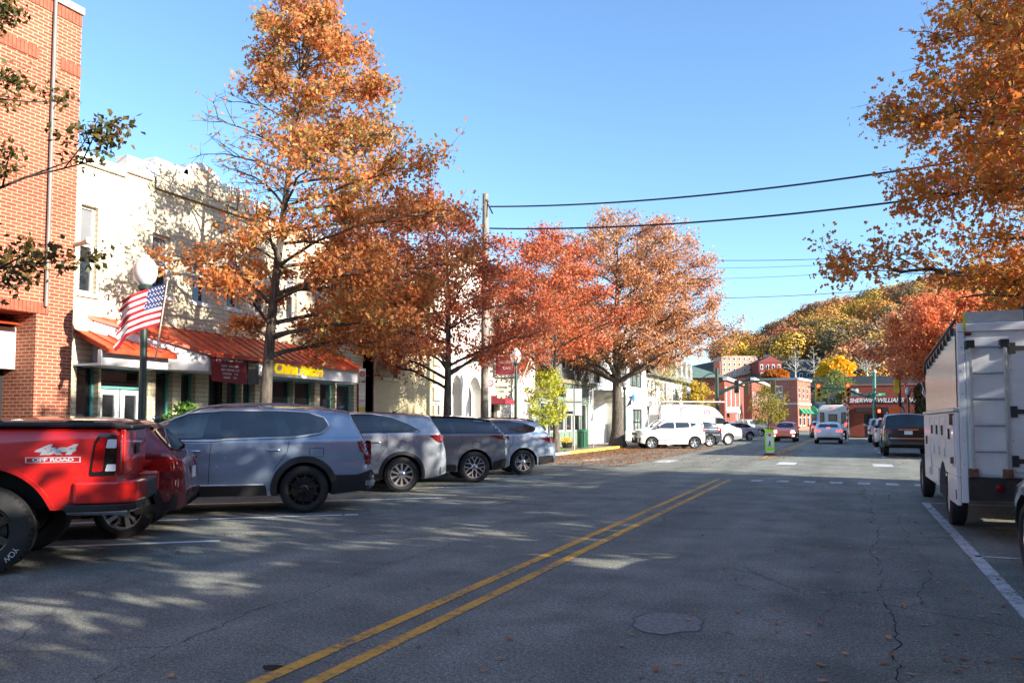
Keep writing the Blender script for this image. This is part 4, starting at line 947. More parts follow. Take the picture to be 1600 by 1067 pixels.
# ================================================================ trees
def leaves_mesh(name, P, size, material, parent, shape='kite', flat=.0, rng=None):
    """P (N,3) leaf positions -> one mesh of small bent leaves"""
    n = len(P); rng = rng or np.random.default_rng(len(P))
    if shape == 'star': T = np.array([(0, 0, 0), (.22, .16, .03), (.34, .42, .1), (.5, .13, .0), (.8, .3, .06), (1, 0, -.06), (.8, -.3, .06), (.5, -.13, 0), (.34, -.42, .1), (.22, -.16, .03)])
    elif shape == 'clump': T = np.array([(0, -.1, 0), (.3, -.5, .1), (.6, -.2, 0), (1, -.3, .15), (.7, .15, 0), (.9, .5, -.1), (.4, .3, .1), (.1, .5, 0)])
    else: T = np.array([(0, 0, 0), (.45, .34, .1), (1, 0, -.05), (.55, -.32, .1)])
    k = len(T)
    a = rng.normal(size=(n, 3)); a[:, 2] *= (1 - flat) ; a[:, 2] -= .35; a /= np.linalg.norm(a, axis=1)[:, None]
    b = rng.normal(size=(n, 3)); b -= (b * a).sum(1)[:, None] * a; b /= np.linalg.norm(b, axis=1)[:, None]
    c = np.cross(a, b); s = size * rng.uniform(.65, 1.25, n)
    V = P[:, None, :] + s[:, None, None] * (T[None, :, 0:1] * a[:, None, :] + T[None, :, 1:2] * b[:, None, :] + T[None, :, 2:3] * c[:, None, :])
    me = bpy.data.meshes.new(name); me.vertices.add(n * k); me.vertices.foreach_set('co', V.astype(np.float32).ravel())
    me.loops.add(n * k); me.loops.foreach_set('vertex_index', np.arange(n * k, dtype=np.int32))
    me.polygons.add(n); me.polygons.foreach_set('loop_start', np.arange(0, n * k, k, dtype=np.int32)); me.polygons.foreach_set('loop_total', np.full(n, k, dtype=np.int32))
    me.materials.append(material); me.update(calc_edges=True)
    o = bpy.data.objects.new(name, me); COL.objects.link(o); o.parent = parent; return o
def barkmat(name, c1, c2):
    m, t, p, out = nt(name); p.inputs['Roughness'].default_value = .95; p.inputs['Specular IOR Level'].default_value = .1
    tc = t.nodes.new('ShaderNodeTexCoord'); mp = t.nodes.new('ShaderNodeMapping'); mp.inputs['Scale'].default_value = (9, 9, 1.6); t.links.new(tc.outputs['Object'], mp.inputs[0])
    n = noise(t, mp.outputs[0], 2.0, 6, .7); r = ramp(t, n.outputs[0], [(.35, c1), (.65, c2)]); t.links.new(r.outputs[0], p.inputs['Base Color'])
    bumpn(t, n.outputs[0], .8, .03, p); return m
BARK = barkmat('grey_bark', (.05, .042, .034), (.17, .15, .125)); BARKD = barkmat('dark_bark', (.022, .018, .015), (.07, .058, .048)); BARKW = barkmat('pale_bark', (.3, .28, .24), (.6, .57, .5))
def tree(name, label, base, H, tr, h0, env, mat_, nl=30, N_=15000, size=.11, shape='kite', seed=1, bare=None, spread=.16, rise=.35, top=None, bark=None, group=None, cat='tree', tw=.007, side=7, subs=5, droop=0.0, loc=True):
    rs = random.Random(seed); rng = np.random.default_rng(seed)
    root = empty(name, base, 0, label, cat, group)
    tb = MB(); top = Vector(top or (0, 0, H * .95)); pts = []
    nseg = 14
    for i in range(nseg + 1):
        t = i / nseg; q = Vector((top.x * t ** 1.6, top.y * t ** 1.6, top.z * t)) + Vector((math.sin(t * 7 + seed), math.cos(t * 5 + seed), 0)) * .04 * H / 10 * t; pts.append(q)
    rad = [tr * (1 + .55 * math.exp(-i / nseg * H / .35)) * (1 - .93 * (i / nseg) ** .9) for i in range(nseg + 1)]
    tb.tube(pts, rad, 12)
    def tp(h): k = max(0, min(nseg - 1e-6, h / top.z * nseg)); i = int(k); return pts[i].lerp(pts[i + 1], k - i), rad[i] * (1 - (k - i)) + rad[i + 1] * (k - i)
    tw_pts = []; ga = rs.random() * 6
    for i in range(nl):
        u = (i + .5 + rs.uniform(-.4, .4)) / nl; h = h0 + (H - h0) * u ** .9
        cx, cy, R = env(h); az = ga + i * 2.39996 + rs.uniform(-.3, .3)
        r = R * rs.uniform(.72, 1.12)
        e = Vector((cx + r * math.cos(az), cy + r * math.sin(az), h))
        hs = max(h0 * .75, min(h - rise * r * rs.uniform(.6, 1.2), top.z * .96)); s, sr = tp(hs)
        if h > top.z * .97: s, sr = tp(top.z * .9)
        mid = s.lerp(e, .5) + Vector((rs.uniform(-.1, .1) * r, rs.uniform(-.1, .1) * r, .12 * r + rs.uniform(-.06, .06) * r)); e = e + Vector((0, 0, -droop * r))
        L = (e - s).length; n = max(5, int(L / .35)); path = []
        for k in range(n + 1):
            t = k / n; q = s * (1 - t) ** 2 + mid * 2 * t * (1 - t) + e * t * t
            q += Vector((math.sin(k * 1.7 + i), math.cos(k * 1.3 + i * 2), math.sin(k * 2.1 + i * 3))) * .03 * L * t * .5; path.append(q)
        r0 = min(sr * .5, .01 + .013 * L * (tr / .15) ** .5); tb.tube(path, [r0 * (1 - .85 * k / n) + .003 for k in range(n + 1)], 6, caps=False)
        for j in range(int(side * max(.6, L / 2.2))):                       # side branches
            t = rs.uniform(.22, 1.0); k = t * n; a = path[min(n - 1, int(k))]; b = path[min(n, int(k) + 1)]; o = a.lerp(b, k - int(k))
            d = (b - a).normalized(); sd = d.cross(Vector((0, 0, 1))).normalized() * rs.choice((-1, 1)); v = (d * rs.uniform(.4, .9) + sd * rs.uniform(.4, 1) + Vector((0, 0, rs.uniform(-.25, .45)))).normalized()
            l = min(1.9, L * rs.uniform(.2, .42)) * (1.15 - .6 * t) + .2
            m2 = o + v * l * .5 + Vector((0, 0, rs.uniform(-.05, .08) * l)); e2 = o + v * l + Vector((0, 0, rs.uniform(-.05, .15) * l))
            sub = [o, m2, e2]; tb.tube(sub, [tw * 1.8, tw * 1.2, tw * .5], 4, caps=False)
            for _ in range(subs):
                t2 = rs.uniform(.25, 1); o2 = o.lerp(e2, t2); v2 = (v * rs.uniform(.2, .8) + Vector((rs.gauss(0, 1), rs.gauss(0, 1), rs.gauss(.1, .7))).normalized()).normalized(); l2 = rs.uniform(.18, .5) * min(1.4, .5 + l * .5)
                e3 = o2 + v2 * l2; tb.tube([o2, e3], [tw * .8, tw * .3], 3, caps=False); tw_pts.append((o2, e3))
            tw_pts.append((m2, e2))
    tb.build('trunk', bark or BARK, root, 50)
    A = np.array([p[0] for p in tw_pts]); B = np.array([p[1] for p in tw_pts]); w = np.ones(len(A))
    if bare is not None: w = np.array([bare(*b) for b in B])
    w *= rng.uniform(.1, 1.6, len(w)) ** 1.8; w /= w.sum()
    idx = rng.choice(len(A), N_, p=w); tt = rng.uniform(.3, 1.12, N_)[:, None]
    P = A[idx] * (1 - tt) + B[idx] * tt + rng.normal(size=(N_, 3)) * spread * np.array([1, 1, .8])
    leaves_mesh('crown', P, size, mat_, root, shape, rng=rng)
    return root
def S(*c): return [srgb(*x) for x in c]
LF1 = leafmat('russet_oak_leaves', S((130, 88, 52), (202, 122, 66), (220, 148, 86), (196, 102, 56), (232, 174, 106), (168, 98, 60), (168, 158, 84), (150, 138, 76), (222, 138, 72)), .5)
LF2 = leafmat('red_oak_leaves', S((122, 76, 50), (196, 114, 72), (208, 132, 84), (208, 106, 68), (192, 92, 62), (172, 98, 64), (222, 158, 104), (154, 136, 78)), .42)
LF3 = leafmat('tan_oak_leaves', S((130, 90, 60), (196, 132, 86), (208, 152, 104), (194, 116, 72), (220, 174, 124), (172, 106, 70), (200, 98, 62)), .36)
LFR = leafmat('brown_gold_oak_leaves', S((120, 78, 38), (204, 122, 54), (168, 120, 50), (230, 118, 64), (160, 130, 56), (222, 144, 62), (240, 184, 84), (216, 94, 58)), .6, .3)
LFL = leafmat('olive_brown_leaves', S((44, 48, 24), (74, 76, 34), (64, 72, 34), (100, 84, 40), (124, 88, 44), (56, 62, 30)), .3)
LFG = leafmat('yellow_green_leaves', S((110, 130, 40), (168, 178, 62), (190, 196, 84), (204, 190, 60), (140, 150, 50)), .45)
LFY = leafmat('olive_yellow_leaves', S((96, 96, 44), (150, 140, 60), (186, 168, 70), (130, 124, 60)), .45)
LFO = leafmat('salmon_maple_leaves', S((176, 98, 60), (214, 118, 74), (224, 140, 92), (206, 106, 68), (234, 164, 106), (182, 136, 78)), .45)
OAKS = 'pin oaks on the left pavement'
CRx, CRy = CR.x, CR.y
def px2w(dpx, depth): return dpx / FPX * depth
def shifted(f):      # f(h)->(offset to the right of the street view, radius)
    def e(h): o, r = f(h); return (o * CRx, o * CRy, max(.12, r))
    return e
b1 = atX(412, 640, -12.0); b1.z = .13
def e1(h): o = float(np.interp(h, [2.4, 4, 5.5, 7, 8.5, 10.4], [1.7, 1.6, 1.3, 1.1, .9, .8])); r = float(np.interp(h, [2.9, 3.7, 5, 6.2, 7.5, 9, 10.3, 10.9], [1.6, 2.6, 3.0, 2.7, 2.2, 1.6, .95, .25])); return o, r
def bare1(x, y, z):
    s = x * CRx + y * CRy; d = 1.0
    if s < .05 and 5.4 < z < 8.8: d = .05
    if s < .5 and 5.2 < z < 8.2: d = min(d, .35)
    if s < -1.1 and 3.4 < z < 5.2: d = .8
    if s < -.4 and z < 3.2: d = .1
    if s > 1.8 and z < 4.4: d = 1.5
    return d
tree('pin_oak', 'tall narrow russet oak with a half bare left side, trunk behind the blue-grey SUV', b1, 10.9, .165, 3.1, shifted(e1), LF1, 54, 40000, .097, 'star', 3, bare1, .105, .22, top=(.75, .3, 10.3), group=OAKS, side=9, subs=6)
b2 = atX(699, 640, -12.0); b2.z = .13
def e2(h): return float(np.interp(h, [2.8, 6, 9], [-.1, -.5, -.7])), float(np.interp(h, [3.1, 4.2, 5.5, 7, 8, 8.7], [2.8, 3.5, 3.5, 2.6, 1.3, .3]))
tree('pin_oak', 'red-orange oak between the tall russet oak and the utility pole, trunk before the white arches', b2, 8.6, .17, 3.2, shifted(e2), LF2, 40, 27000, .11, 'kite', 11, None, .15, .4, group=OAKS)
b3 = atX(965, 694, -12.1); b3.z = .13
def e3(h): return float(np.interp(h, [4, 8, 13], [-.1, .3, .4])), float(np.interp(h, [4.4, 5.4, 7, 9, 11, 12.4, 13.4], [4.6, 6.0, 6.1, 5.2, 4.2, 2.8, .7]))
def bare3(x, y, z): return .55 if z > 10.5 else 1
tree('pin_oak', 'broad spreading tan-orange oak with a thick trunk beside the green litter bin', b3, 13.2, .36, 4.7, shifted(e3), LF3, 64, 60000, .135, 'kite', 21, bare3, .2, .5, group=OAKS, side=8, subs=6, tw=.011)
tree('pin_oak', 'thin red oak squeezed behind the utility pole, crown merging with the broad oak', (-12.2, 34.0, .13), 9.9, .15, 4.2, shifted(lambda h: (-.5, float(np.interp(h, [3.8, 5.2, 7.2, 9.0, 9.9], [2.8, 4.0, 3.5, 2.0, .4])))), LF2, 38, 24000, .13, 'kite', 33, None, .16, .4, group=OAKS)
# big oak over the utility truck
def eR(h): return float(np.interp(h, [3, 13], [0, 0])), float(np.interp(h, [2.7, 4, 5.5, 7, 9, 11, 12.8, 14], [3.6, 4.5, 4.9, 4.9, 4.4, 3.4, 2.2, .5]))
tree('pin_oak', 'big brown and gold oak overhanging the white utility truck', (5.3, 18.6, .13), 13.8, .24, 3.1, shifted(eR), LFR, 66, 64000, .125, 'star', 44, None, .15, .25, side=9, subs=6)
tree('pin_oak', 'oak at the right frame edge, only its outermost sprays in view at the top', (7.2, 12.6, .13), 12.5, .2, 4.2, shifted(lambda h: (-.4, float(np.interp(h, [4, 6, 9, 12.4], [3.2, 4.2, 3.8, .6])))), LFR, 34, 15000, .14, 'kite', 47, None, .17, .3)
# left foreground tree: limbs reach into the frame from the left
b5 = (-11.3, 6.4, .13)
tree('street_tree', 'dark olive-leaved tree out of frame at the left, sparse limbs crossing the red brick front', b5, 8.6, .12, 2.3, shifted(lambda h: (.3, float(np.interp(h, [2.2, 4, 5.5, 7.5, 8.6], [2.0, 2.8, 2.3, 1.5, .4])))), LFL, 13, 4600, .095, 'kite', 58, None, .075, .5, bark=BARKD, side=4, subs=4)
# young trees
bg_ = atX(858, 690, -12.3); bg_.z = .13
tree('young_tree', 'small yellow-green street tree between the pale blue wagon and the green litter bin', bg_, 3.6, .045, 1.15, shifted(lambda h: (-.1, float(np.interp(h, [1.1, 1.9, 2.8, 3.6], [.5, .95, .65, .1])))), LFG, 20, 3600, .11, 'kite', 61, None, .09, .5, side=8)
by = atX(1098, 690, -12.2); by.z = .13
tree('young_tree', 'golden young tree behind the pipe rack of the white van', by, 4.7, .07, 1.6, shifted(lambda h: (-.6, float(np.interp(h, [1.5, 2.6, 3.8, 4.7], [1.0, 1.7, 1.2, .2])))), leafmat('golden_leaves', S((150, 130, 40), (206, 176, 60), (220, 190, 90), (176, 160, 60)), .45), 24, 5200, .2, 'kite', 62, None, .14, .5)
by = atX(1040, 600, -13.2); by.z = .13
tree('young_tree', 'thin half bare young tree before the dormered row houses', by, 6.2, .06, 2.6, shifted(lambda h: (0, float(np.interp(h, [2.5, 4, 6.2], [1.2, 1.9, .2])))), LFY, 16, 900, .16, 'kite', 63, None, .12, .5)
by = atY(1201, 660, 72); by.z = .13
tree('young_tree', 'olive-yellow tree at the junction, just above the pedestrian crossing sign', by, 4.4, .08, 1.2, shifted(lambda h: (0, float(np.interp(h, [1.2, 2.2, 3.3, 4.4], [.9, 1.6, 1.4, .25])))), LFY, 26, 3000, .16, 'kite', 64, None, .16, .5)
by = Vector((-1.2, 92, 0)); 
tree('young_tree', 'green tree beyond the shuttle bus, between the two traffic lights', by, 7.0, .1, 2.2, shifted(lambda h: (0, float(np.interp(h, [2, 4, 5.6, 7], [1.6, 2.6, 2.0, .3])))), leafmat('sage_leaves', S((70, 86, 40), (120, 130, 62), (150, 150, 80)), .4), 24, 2600, .24, 'kite', 65, None, .2, .5)
tree('maple_tree', 'salmon-red maple behind the white utility truck', (6.6, 62, .13), 10.2, .2, 4.6, shifted(lambda h: (0, float(np.interp(h, [4.2, 5.5, 7.5, 9.4, 10.4], [3.6, 5.0, 4.4, 2.8, .6])))), LFO, 46, 30000, .22, 'kite', 66, None, .2, .4)
tree('maple_tree', 'gold-green tree under the red maple, before the paint shop', (9.2, 70, .13), 6.2, .15, 2.0, shifted(lambda h: (0, float(np.interp(h, [2, 3, 4.5, 6.2], [2.2, 3.2, 2.8, .6])))), LFR, 30, 9000, .24, 'kite', 67, None, .2, .4)

# unseen shade trees added on the right to dapple road and parked row
for i, y in enumerate((-9.5, -3.2, 3.2, 8.6)):
    tree('shade_tree', ['unseen shade oak right of the frame, farthest behind the camera', 'unseen shade oak right of the frame, just behind the camera', 'unseen shade oak right of the frame, level with the camera', 'unseen shade oak right of the frame, beside the black car'][i], (5.6 if i < 3 else 6.9, y, .13), 9.7, .2, 2.5, (lambda h: (0, 0, float(np.interp(h, [2.4, 3.4, 5.6, 7.8, 9.7], [2.6, 3.5, 3.7, 2.8, .5])))), LFR, 40, 4900, .26, 'clump', 80 + i, None, .2, .25, group='unseen shade oaks right of the frame')
# ================================================================ ground
def asphalt():
    m, t, p, out = nt('asphalt'); p.inputs['Roughness'].default_value = .82; p.inputs['Specular IOR Level'].default_value = .35
    tc = t.nodes.new('ShaderNodeTexCoord'); co = tc.outputs['Object']
    fine = noise(t, co, 34, 8, .92); mid = noise(t, co, 1.1, 6, .65)
    mp = t.nodes.new('ShaderNodeMapping'); mp.inputs['Scale'].default_value = (1.1, .05, 1); t.links.new(co, mp.inputs[0]); lane = noise(t, mp.outputs[0], 1.0, 3, .5)
    base = ramp(t, mid.outputs[0], [(.3, srgb(108, 112, 104)), (.5, srgb(127, 130, 120)), (.72, srgb(148, 148, 137))]).outputs[0]
    base = mix(t, .8, base, ramp(t, lane.outputs[0], [(.35, .68), (.62, 1.0)]).outputs[0], 'MULTIPLY')
    base = mix(t, .9, base, ramp(t, fine.outputs[0], [(.38, .25), (.5, .9), (.62, 1.9)]).outputs[0], 'MULTIPLY')
    grit = noise(t, co, 85, 3, .9); base = mix(t, .8, base, ramp(t, grit.outputs[0], [(.4, .35), (.5, .95), (.6, 2.0)]).outputs[0], 'MULTIPLY')
    v = t.nodes.new('ShaderNodeTexVoronoi'); v.feature = 'DISTANCE_TO_EDGE'; v.inputs['Scale'].default_value = .55
    w = noise(t, co, 1.4, 5); wv = mix(t, .28, co, w.outputs[1]); t.links.new(wv, v.inputs['Vector'])
    gate = noise(t, co, .22, 2)
    ck = ramp(t, v.outputs[0], [(.0, 1.0), (.006, 0.0)]); gt = ramp(t, gate.outputs[0], [(.5, 0.0), (.6, .7)])
    mm = N(t, 'ShaderNodeMath', operation='MULTIPLY'); t.links.new(ck.outputs[0], mm.inputs[0]); t.links.new(gt.outputs[0], mm.inputs[1])
    base = mix(t, mm.outputs[0], base, (.012, .012, .012))
    oil = noise(t, co, .8, 2); base = mix(t, .6, base, ramp(t, oil.outputs[0], [(.34, .6), (.46, 1.0)]).outputs[0], 'MULTIPLY')
    t.links.new(base, p.inputs['Base Color']); bumpn(t, fine.outputs[0], .55, .012, p); return m
ASPH = asphalt()
def sheet(name, pts, z, m, kind='structure'):
    b = MB(); b.add([(x, y, z) for x, y in pts], [tuple(range(len(pts)))]); o = b.build(name, m); tag(o, kind=kind); return o
EARTH = mat('dry_earth', (.09, .075, .05), .95, var=.35, scale=.2)
sheet('ground', [(-400, -80), (400, -80), (400, 700), (-400, 700)], -.02, EARTH)
sheet('road', [(-11.7, -40), (3.6, -40), (3.6, 80), (40, 80), (40, 96), (2, 98), (0, 160), (-12, 160), (-11.7, 60)], 0.0, ASPH)
sheet('side_street', [(3.6, 22.5), (90, 22.5), (90, 33), (3.6, 33)], 0.0, ASPH)
def pave():
    m, t, p, out = nt('pavement_concrete'); p.inputs['Roughness'].default_value = .9
    tc = t.nodes.new('ShaderNodeTexCoord'); b = t.nodes.new('ShaderNodeTexBrick'); t.links.new(tc.outputs['Object'], b.inputs['Vector'])
    b.offset = 0; b.inputs['Brick Width'].default_value = 1.5; b.inputs['Row Height'].default_value = 1.5; b.inputs['Mortar Size'].default_value = .012; b.inputs['Scale'].default_value = 1
    for k, c in (('Color1', (.33, .31, .28)), ('Color2', (.28, .265, .24)), ('Mortar', (.1, .095, .09))): b.inputs[k].default_value = (*c, 1)
    n = noise(t, tc.outputs['Object'], 2, 6); c = mix(t, .6, b.outputs[0], ramp(t, n.outputs[0], [(.3, .6), (.7, 1.1)]).outputs[0], 'MULTIPLY'); t.links.new(c, p.inputs['Base Color']); return m
PAVE = pave()
def slab(name, pts, z0, z1, m):
    b = MB(); b.hprism(pts, z0, z1); o = b.build(name, m); tag(o, kind='structure'); return o
slab('pavement', [(-14.6, -40), (-11.85, -40), (-11.85, 160), (-14.6, 160)], -.01, .13, PAVE)
slab('pavement', [(3.75, -40), (7.6, -40), (7.6, 22.3), (3.75, 22.3)], -.01, .13, PAVE)
slab('pavement', [(3.75, 33), (7.6, 33), (7.6, 79), (3.75, 79)], -.01, .13, PAVE)
KERB = mat('kerb_stone', (.34, .325, .3), .9, var=.2, scale=4, bump=.2); YEL = mat('kerb_yellow', (.62, .42, .06), .8, var=.3, scale=6)
slab('kerb', [(-11.85, -40), (-11.7, -40), (-11.7, 34.5), (-11.85, 34.5)], -.01, .135, KERB)
slab('kerb', [(-11.85, 34.5), (-11.7, 34.5), (-11.7, 44), (-11.85, 44)], -.01, .14, YEL)
slab('kerb', [(-11.85, 44), (-11.7, 44), (-11.7, 160), (-11.85, 160)], -.01, .135, KERB)
slab('kerb', [(3.6, -40), (3.75, -40), (3.75, 22.3), (3.6, 22.3)], -.01, .135, KERB)
slab('kerb', [(3.6, 33), (3.75, 33), (3.75, 79), (3.6, 79)], -.01, .135, KERB)
# tree pit
GR = mat('tree_pit_soil', (.06, .045, .03), .95, var=.3, bump=.4)
sheet('tree_pit', [(-13.4, 31), (-12.0, 31), (-12.0, 35.5), (-13.4, 35.5)], .136, GR)
def mark_mat(name, col):
    m, t, p, out = nt(name); p.inputs['Roughness'].default_value = .7
    tc = t.nodes.new('ShaderNodeTexCoord'); n = noise(t, tc.outputs['Object'], 14, 6, .8); n2 = noise(t, tc.outputs['Object'], 1.2, 3)
    a = N(t, 'ShaderNodeMath', operation='MULTIPLY_ADD'); t.links.new(n2.outputs[0], a.inputs[0]); a.inputs[1].default_value = .5; t.links.new(n.outputs[0], a.inputs[2])
    r = ramp(t, a.outputs[0], [(.6, (.1, .1, .1)), (.74, tuple(c * .8 for c in col)), (.95, col)]); t.links.new(r.outputs[0], p.inputs['Base Color']); return m
MY = mark_mat('yellow_marking', srgb(232, 172, 58)); MW = mark_mat('white_marking', (.66, .66, .65))
def marking(name, quads, m):
    b = MB()
    for q in quads: b.add([(x, y, .004) for x, y in q], [(0, 1, 2, 3)])
    tag(b.build(name, m), kind='structure')
def strip(x0, y0, x1, y1, w):
    d = Vector((x1 - x0, y1 - y0)).normalized(); n = Vector((-d.y, d.x)) * w / 2
    return [(x0 + n.x, y0 + n.y), (x0 - n.x, y0 - n.y), (x1 - n.x, y1 - n.y), (x1 + n.x, y1 + n.y)]
marking('centre_line_marking', [strip(-3.17, -10, -3.17, 21.3, .11), strip(-2.88, -10, -2.88, 21.3, .11), strip(-3.3, 33.5, -3.0, 74, .13), strip(-3.05, 33.5, -2.75, 74, .13)], MY)
st = []
for i in range(-3, 8):
    y = 7.93 + i * 3.07
    if i < 5: st.append(strip(-7.33, y, -7.33 - 4.3 / math.tan(math.radians(38)) * .8, y - 3.45, .12))
for i in range(9): y = 46.5 + i * 3.1; st.append(strip(-7.33, y, -11.6, y - 3.45, .1))
marking('stall_marking', st, mat('stall_white', (.78, .78, .76), .6, var=.12, scale=9))
marking('parking_line_marking', [strip(1.25, -10, 1.25, 16.7, .13), strip(1.25, 16.6, 3.55, 16.6, .1), strip(1.25, 10.3, 3.55, 10.3, .09), strip(1.25, 3.5, 3.55, 3.5, .09)] + [strip(1.25, 36 + k * 5.5, 1.25, 37.5 + k * 5.5, .12) for k in range(8)], MW)
cw = [(gp(px, py).x, gp(px, py).y) for px, py in ((1140, 733), (1285, 721), (1375, 725), (1431, 727))]
marking('crosswalk_marking', [strip(x, 29.2, x, 31.0, .62) for x in (-9.2, -6.4, -2.1, 1.0, 2.75)], MW)
marking('yield_line_marking', [strip(x, 20.9, x, 21.5, .28) for x in [-2.2 + k * .62 for k in range(9)]], MW)
# patches and tar seams on the carriageway
PT = mat('asphalt_patch', (.04, .04, .042), .9, var=.25, scale=6, bump=.3, bscale=90)
def blob(cx, cy, rx, ry, n=22, seed=0):
    r = random.Random(seed); return [(cx + rx * math.cos(2 * PI * k / n) * r.uniform(.8, 1.1), cy + ry * math.sin(2 * PI * k / n) * r.uniform(.8, 1.1)) for k in range(n)]
g = gp(1045, 972); sheet('manhole_patch', blob(g.x, g.y, .26, .34, seed=3), .003, mat('manhole_concrete', (.215, .215, .2), .9, var=.45, scale=28, bump=.4))
m = MB(); P_ = blob(g.x, g.y, .27, .35, seed=3); P2_ = blob(g.x, g.y, .278, .358, seed=3); m.add([(x, y, .0035) for x, y in P_] + [(x, y, .0035) for x, y in P2_], [(i, (i + 1) % 22, (i + 1) % 22 + 22, i + 22) for i in range(22)]); tag(m.build('patch_joint', mat('joint_dark', (.12, .12, .115), .9)), kind='structure')
g = gp(430, 1043); sheet('pothole', blob(g.x, g.y, .09, .06, seed=5), .003, mat('pothole_dark', (.012, .011, .01), .95))
def crack(pts, w, seed):
    r = random.Random(seed); P = resample([tuple(p) for p in pts], .07); b = MB(); v = []
    off = 0
    for i, (x, y) in enumerate(P):
        off = off * .93 + r.uniform(-.03, .03); ww = w * r.uniform(.1, 1) * (1 if r.random() > .1 else .05); v += [(x + off - ww, y, .002), (x + off + ww, y, .002)]
    b.add(v, [(2 * i, 2 * i + 1, 2 * i + 3, 2 * i + 2) for i in range(len(P) - 1)]); tag(b.build('asphalt_crack', mat('crack_dark', (.012, .012, .012), .95)), kind='structure')
crack([(gp(150, 1063).x, gp(150, 1063).y), (gp(400, 955).x, gp(400, 955).y), (gp(700, 850).x, gp(700, 850).y), (gp(860, 800).x, gp(860, 800).y)], .006, 1)
crack([(gp(1400, 1066).x, gp(1400, 1066).y), (gp(1385, 930).x, gp(1385, 930).y), (gp(1365, 830).x, gp(1365, 830).y), (gp(1350, 770).x, 20)], .007, 2)
crack([(gp(1450, 950).x, gp(1450, 950).y), (gp(1440, 880).x, gp(1440, 880).y), (gp(1405, 800).x, gp(1405, 800).y)], .005, 3)
crack([(gp(0, 960).x, gp(0, 960).y), (gp(100, 925).x, gp(100, 925).y), (gp(260, 880).x, gp(260, 880).y)], .005, 4)
# fallen leaves
def litter():
    rng = np.random.default_rng(5); L = []
    def area(n, x0, x1, y0, y1, ex=1.0, side=None):
        x = rng.random(n) ** ex; x = x0 + (x1 - x0) * x; y = rng.uniform(y0, y1, n); z = np.where((x > -11.7) & (x < 3.6), .012, .15); L.append(np.stack([x, y, z], 1))
    area(1500, 3.6, -1.2, 2, 24, 1.8); area(160, -3, 3.4, 3, 24, 1); area(900, -11.7, -7, 5, 24, .9); area(110, -7.6, -3, 3, 26, 1)
    area(8200, -11.7, -7.0, 26, 47, 1.0); area(6200, -11.69, -9.5, 30, 60, 1.5); area(3800, -14.4, -11.75, 8, 60, 1); area(700, 3.7, 7.5, 5, 60, 1); area(900, -7.5, -3, 26, 60); area(900, 1.2, 3.5, 30, 70); area(500, -3.4, -2.2, 33, 44)
    P = np.concatenate(L); n = len(P)
    T = np.array([(0, 0, 0), (.3, .3, .12), (.55, .15, .05), (.8, .34, .15), (1, 0, .1), (.75, -.34, .15), (.5, -.14, .03), (.25, -.3, .1)]); k = len(T)
    a = rng.uniform(0, 2 * PI, n); s = rng.uniform(.03, .075, n); s[P[:, 1] > 26] *= 1.5
    X = s[:, None] * (T[None, :, 0] * np.cos(a)[:, None] - T[None, :, 1] * np.sin(a)[:, None]); Y = s[:, None] * (T[None, :, 0] * np.sin(a)[:, None] + T[None, :, 1] * np.cos(a)[:, None]); Z = s[:, None] * T[None, :, 2] * rng.uniform(-.5, 2.2, n)[:, None]
    V = P[:, None, :] + np.stack([X, Y, np.abs(Z)], 2)
    me = bpy.data.meshes.new('fallen_leaves'); me.vertices.add(n * k); me.vertices.foreach_set('co', V.astype(np.float32).ravel()); me.loops.add(n * k); me.loops.foreach_set('vertex_index', np.arange(n * k, dtype=np.int32))
    me.polygons.add(n); me.polygons.foreach_set('loop_start', np.arange(0, n * k, k, dtype=np.int32)); me.polygons.foreach_set('loop_total', np.full(n, k, dtype=np.int32))
    me.materials.append(leafmat('litter_leaves', S((80, 52, 34), (176, 112, 64), (140, 88, 54), (206, 150, 98), (110, 70, 46), (190, 128, 74)), .15)); me.update(calc_edges=True)
    o = bpy.data.objects.new('fallen_leaves', me); COL.objects.link(o); tag(o, 'brown oak leaves scattered along the kerbs and over the asphalt', 'leaves', kind='stuff')
litter()
def grass():
    rng = np.random.default_rng(8); n = 5000; P = np.stack([rng.uniform(-13.4, -12.05, n), rng.uniform(31, 35.5, n), np.full(n, .137)], 1); a = rng.uniform(0, 2 * PI, n); h = rng.uniform(.05, .12, n)
    d = np.stack([np.cos(a), np.sin(a), np.zeros(n)], 1) * .012; t = np.stack([rng.normal(0, .02, n), rng.normal(0, .02, n), h], 1)
    V = np.stack([P - d, P + d, P + t], 1); me = bpy.data.meshes.new('grass'); me.from_pydata(V.reshape(-1, 3).tolist(), [], [(3 * i, 3 * i + 1, 3 * i + 2) for i in range(n)])
    me.materials.append(mat('grass_green', (.12, .2, .03), .7, var=.3)); o = bpy.data.objects.new('grass', me); COL.objects.link(o); tag(o, 'short green grass in the tree pit behind the yellow kerb', 'grass', kind='stuff')
grass()

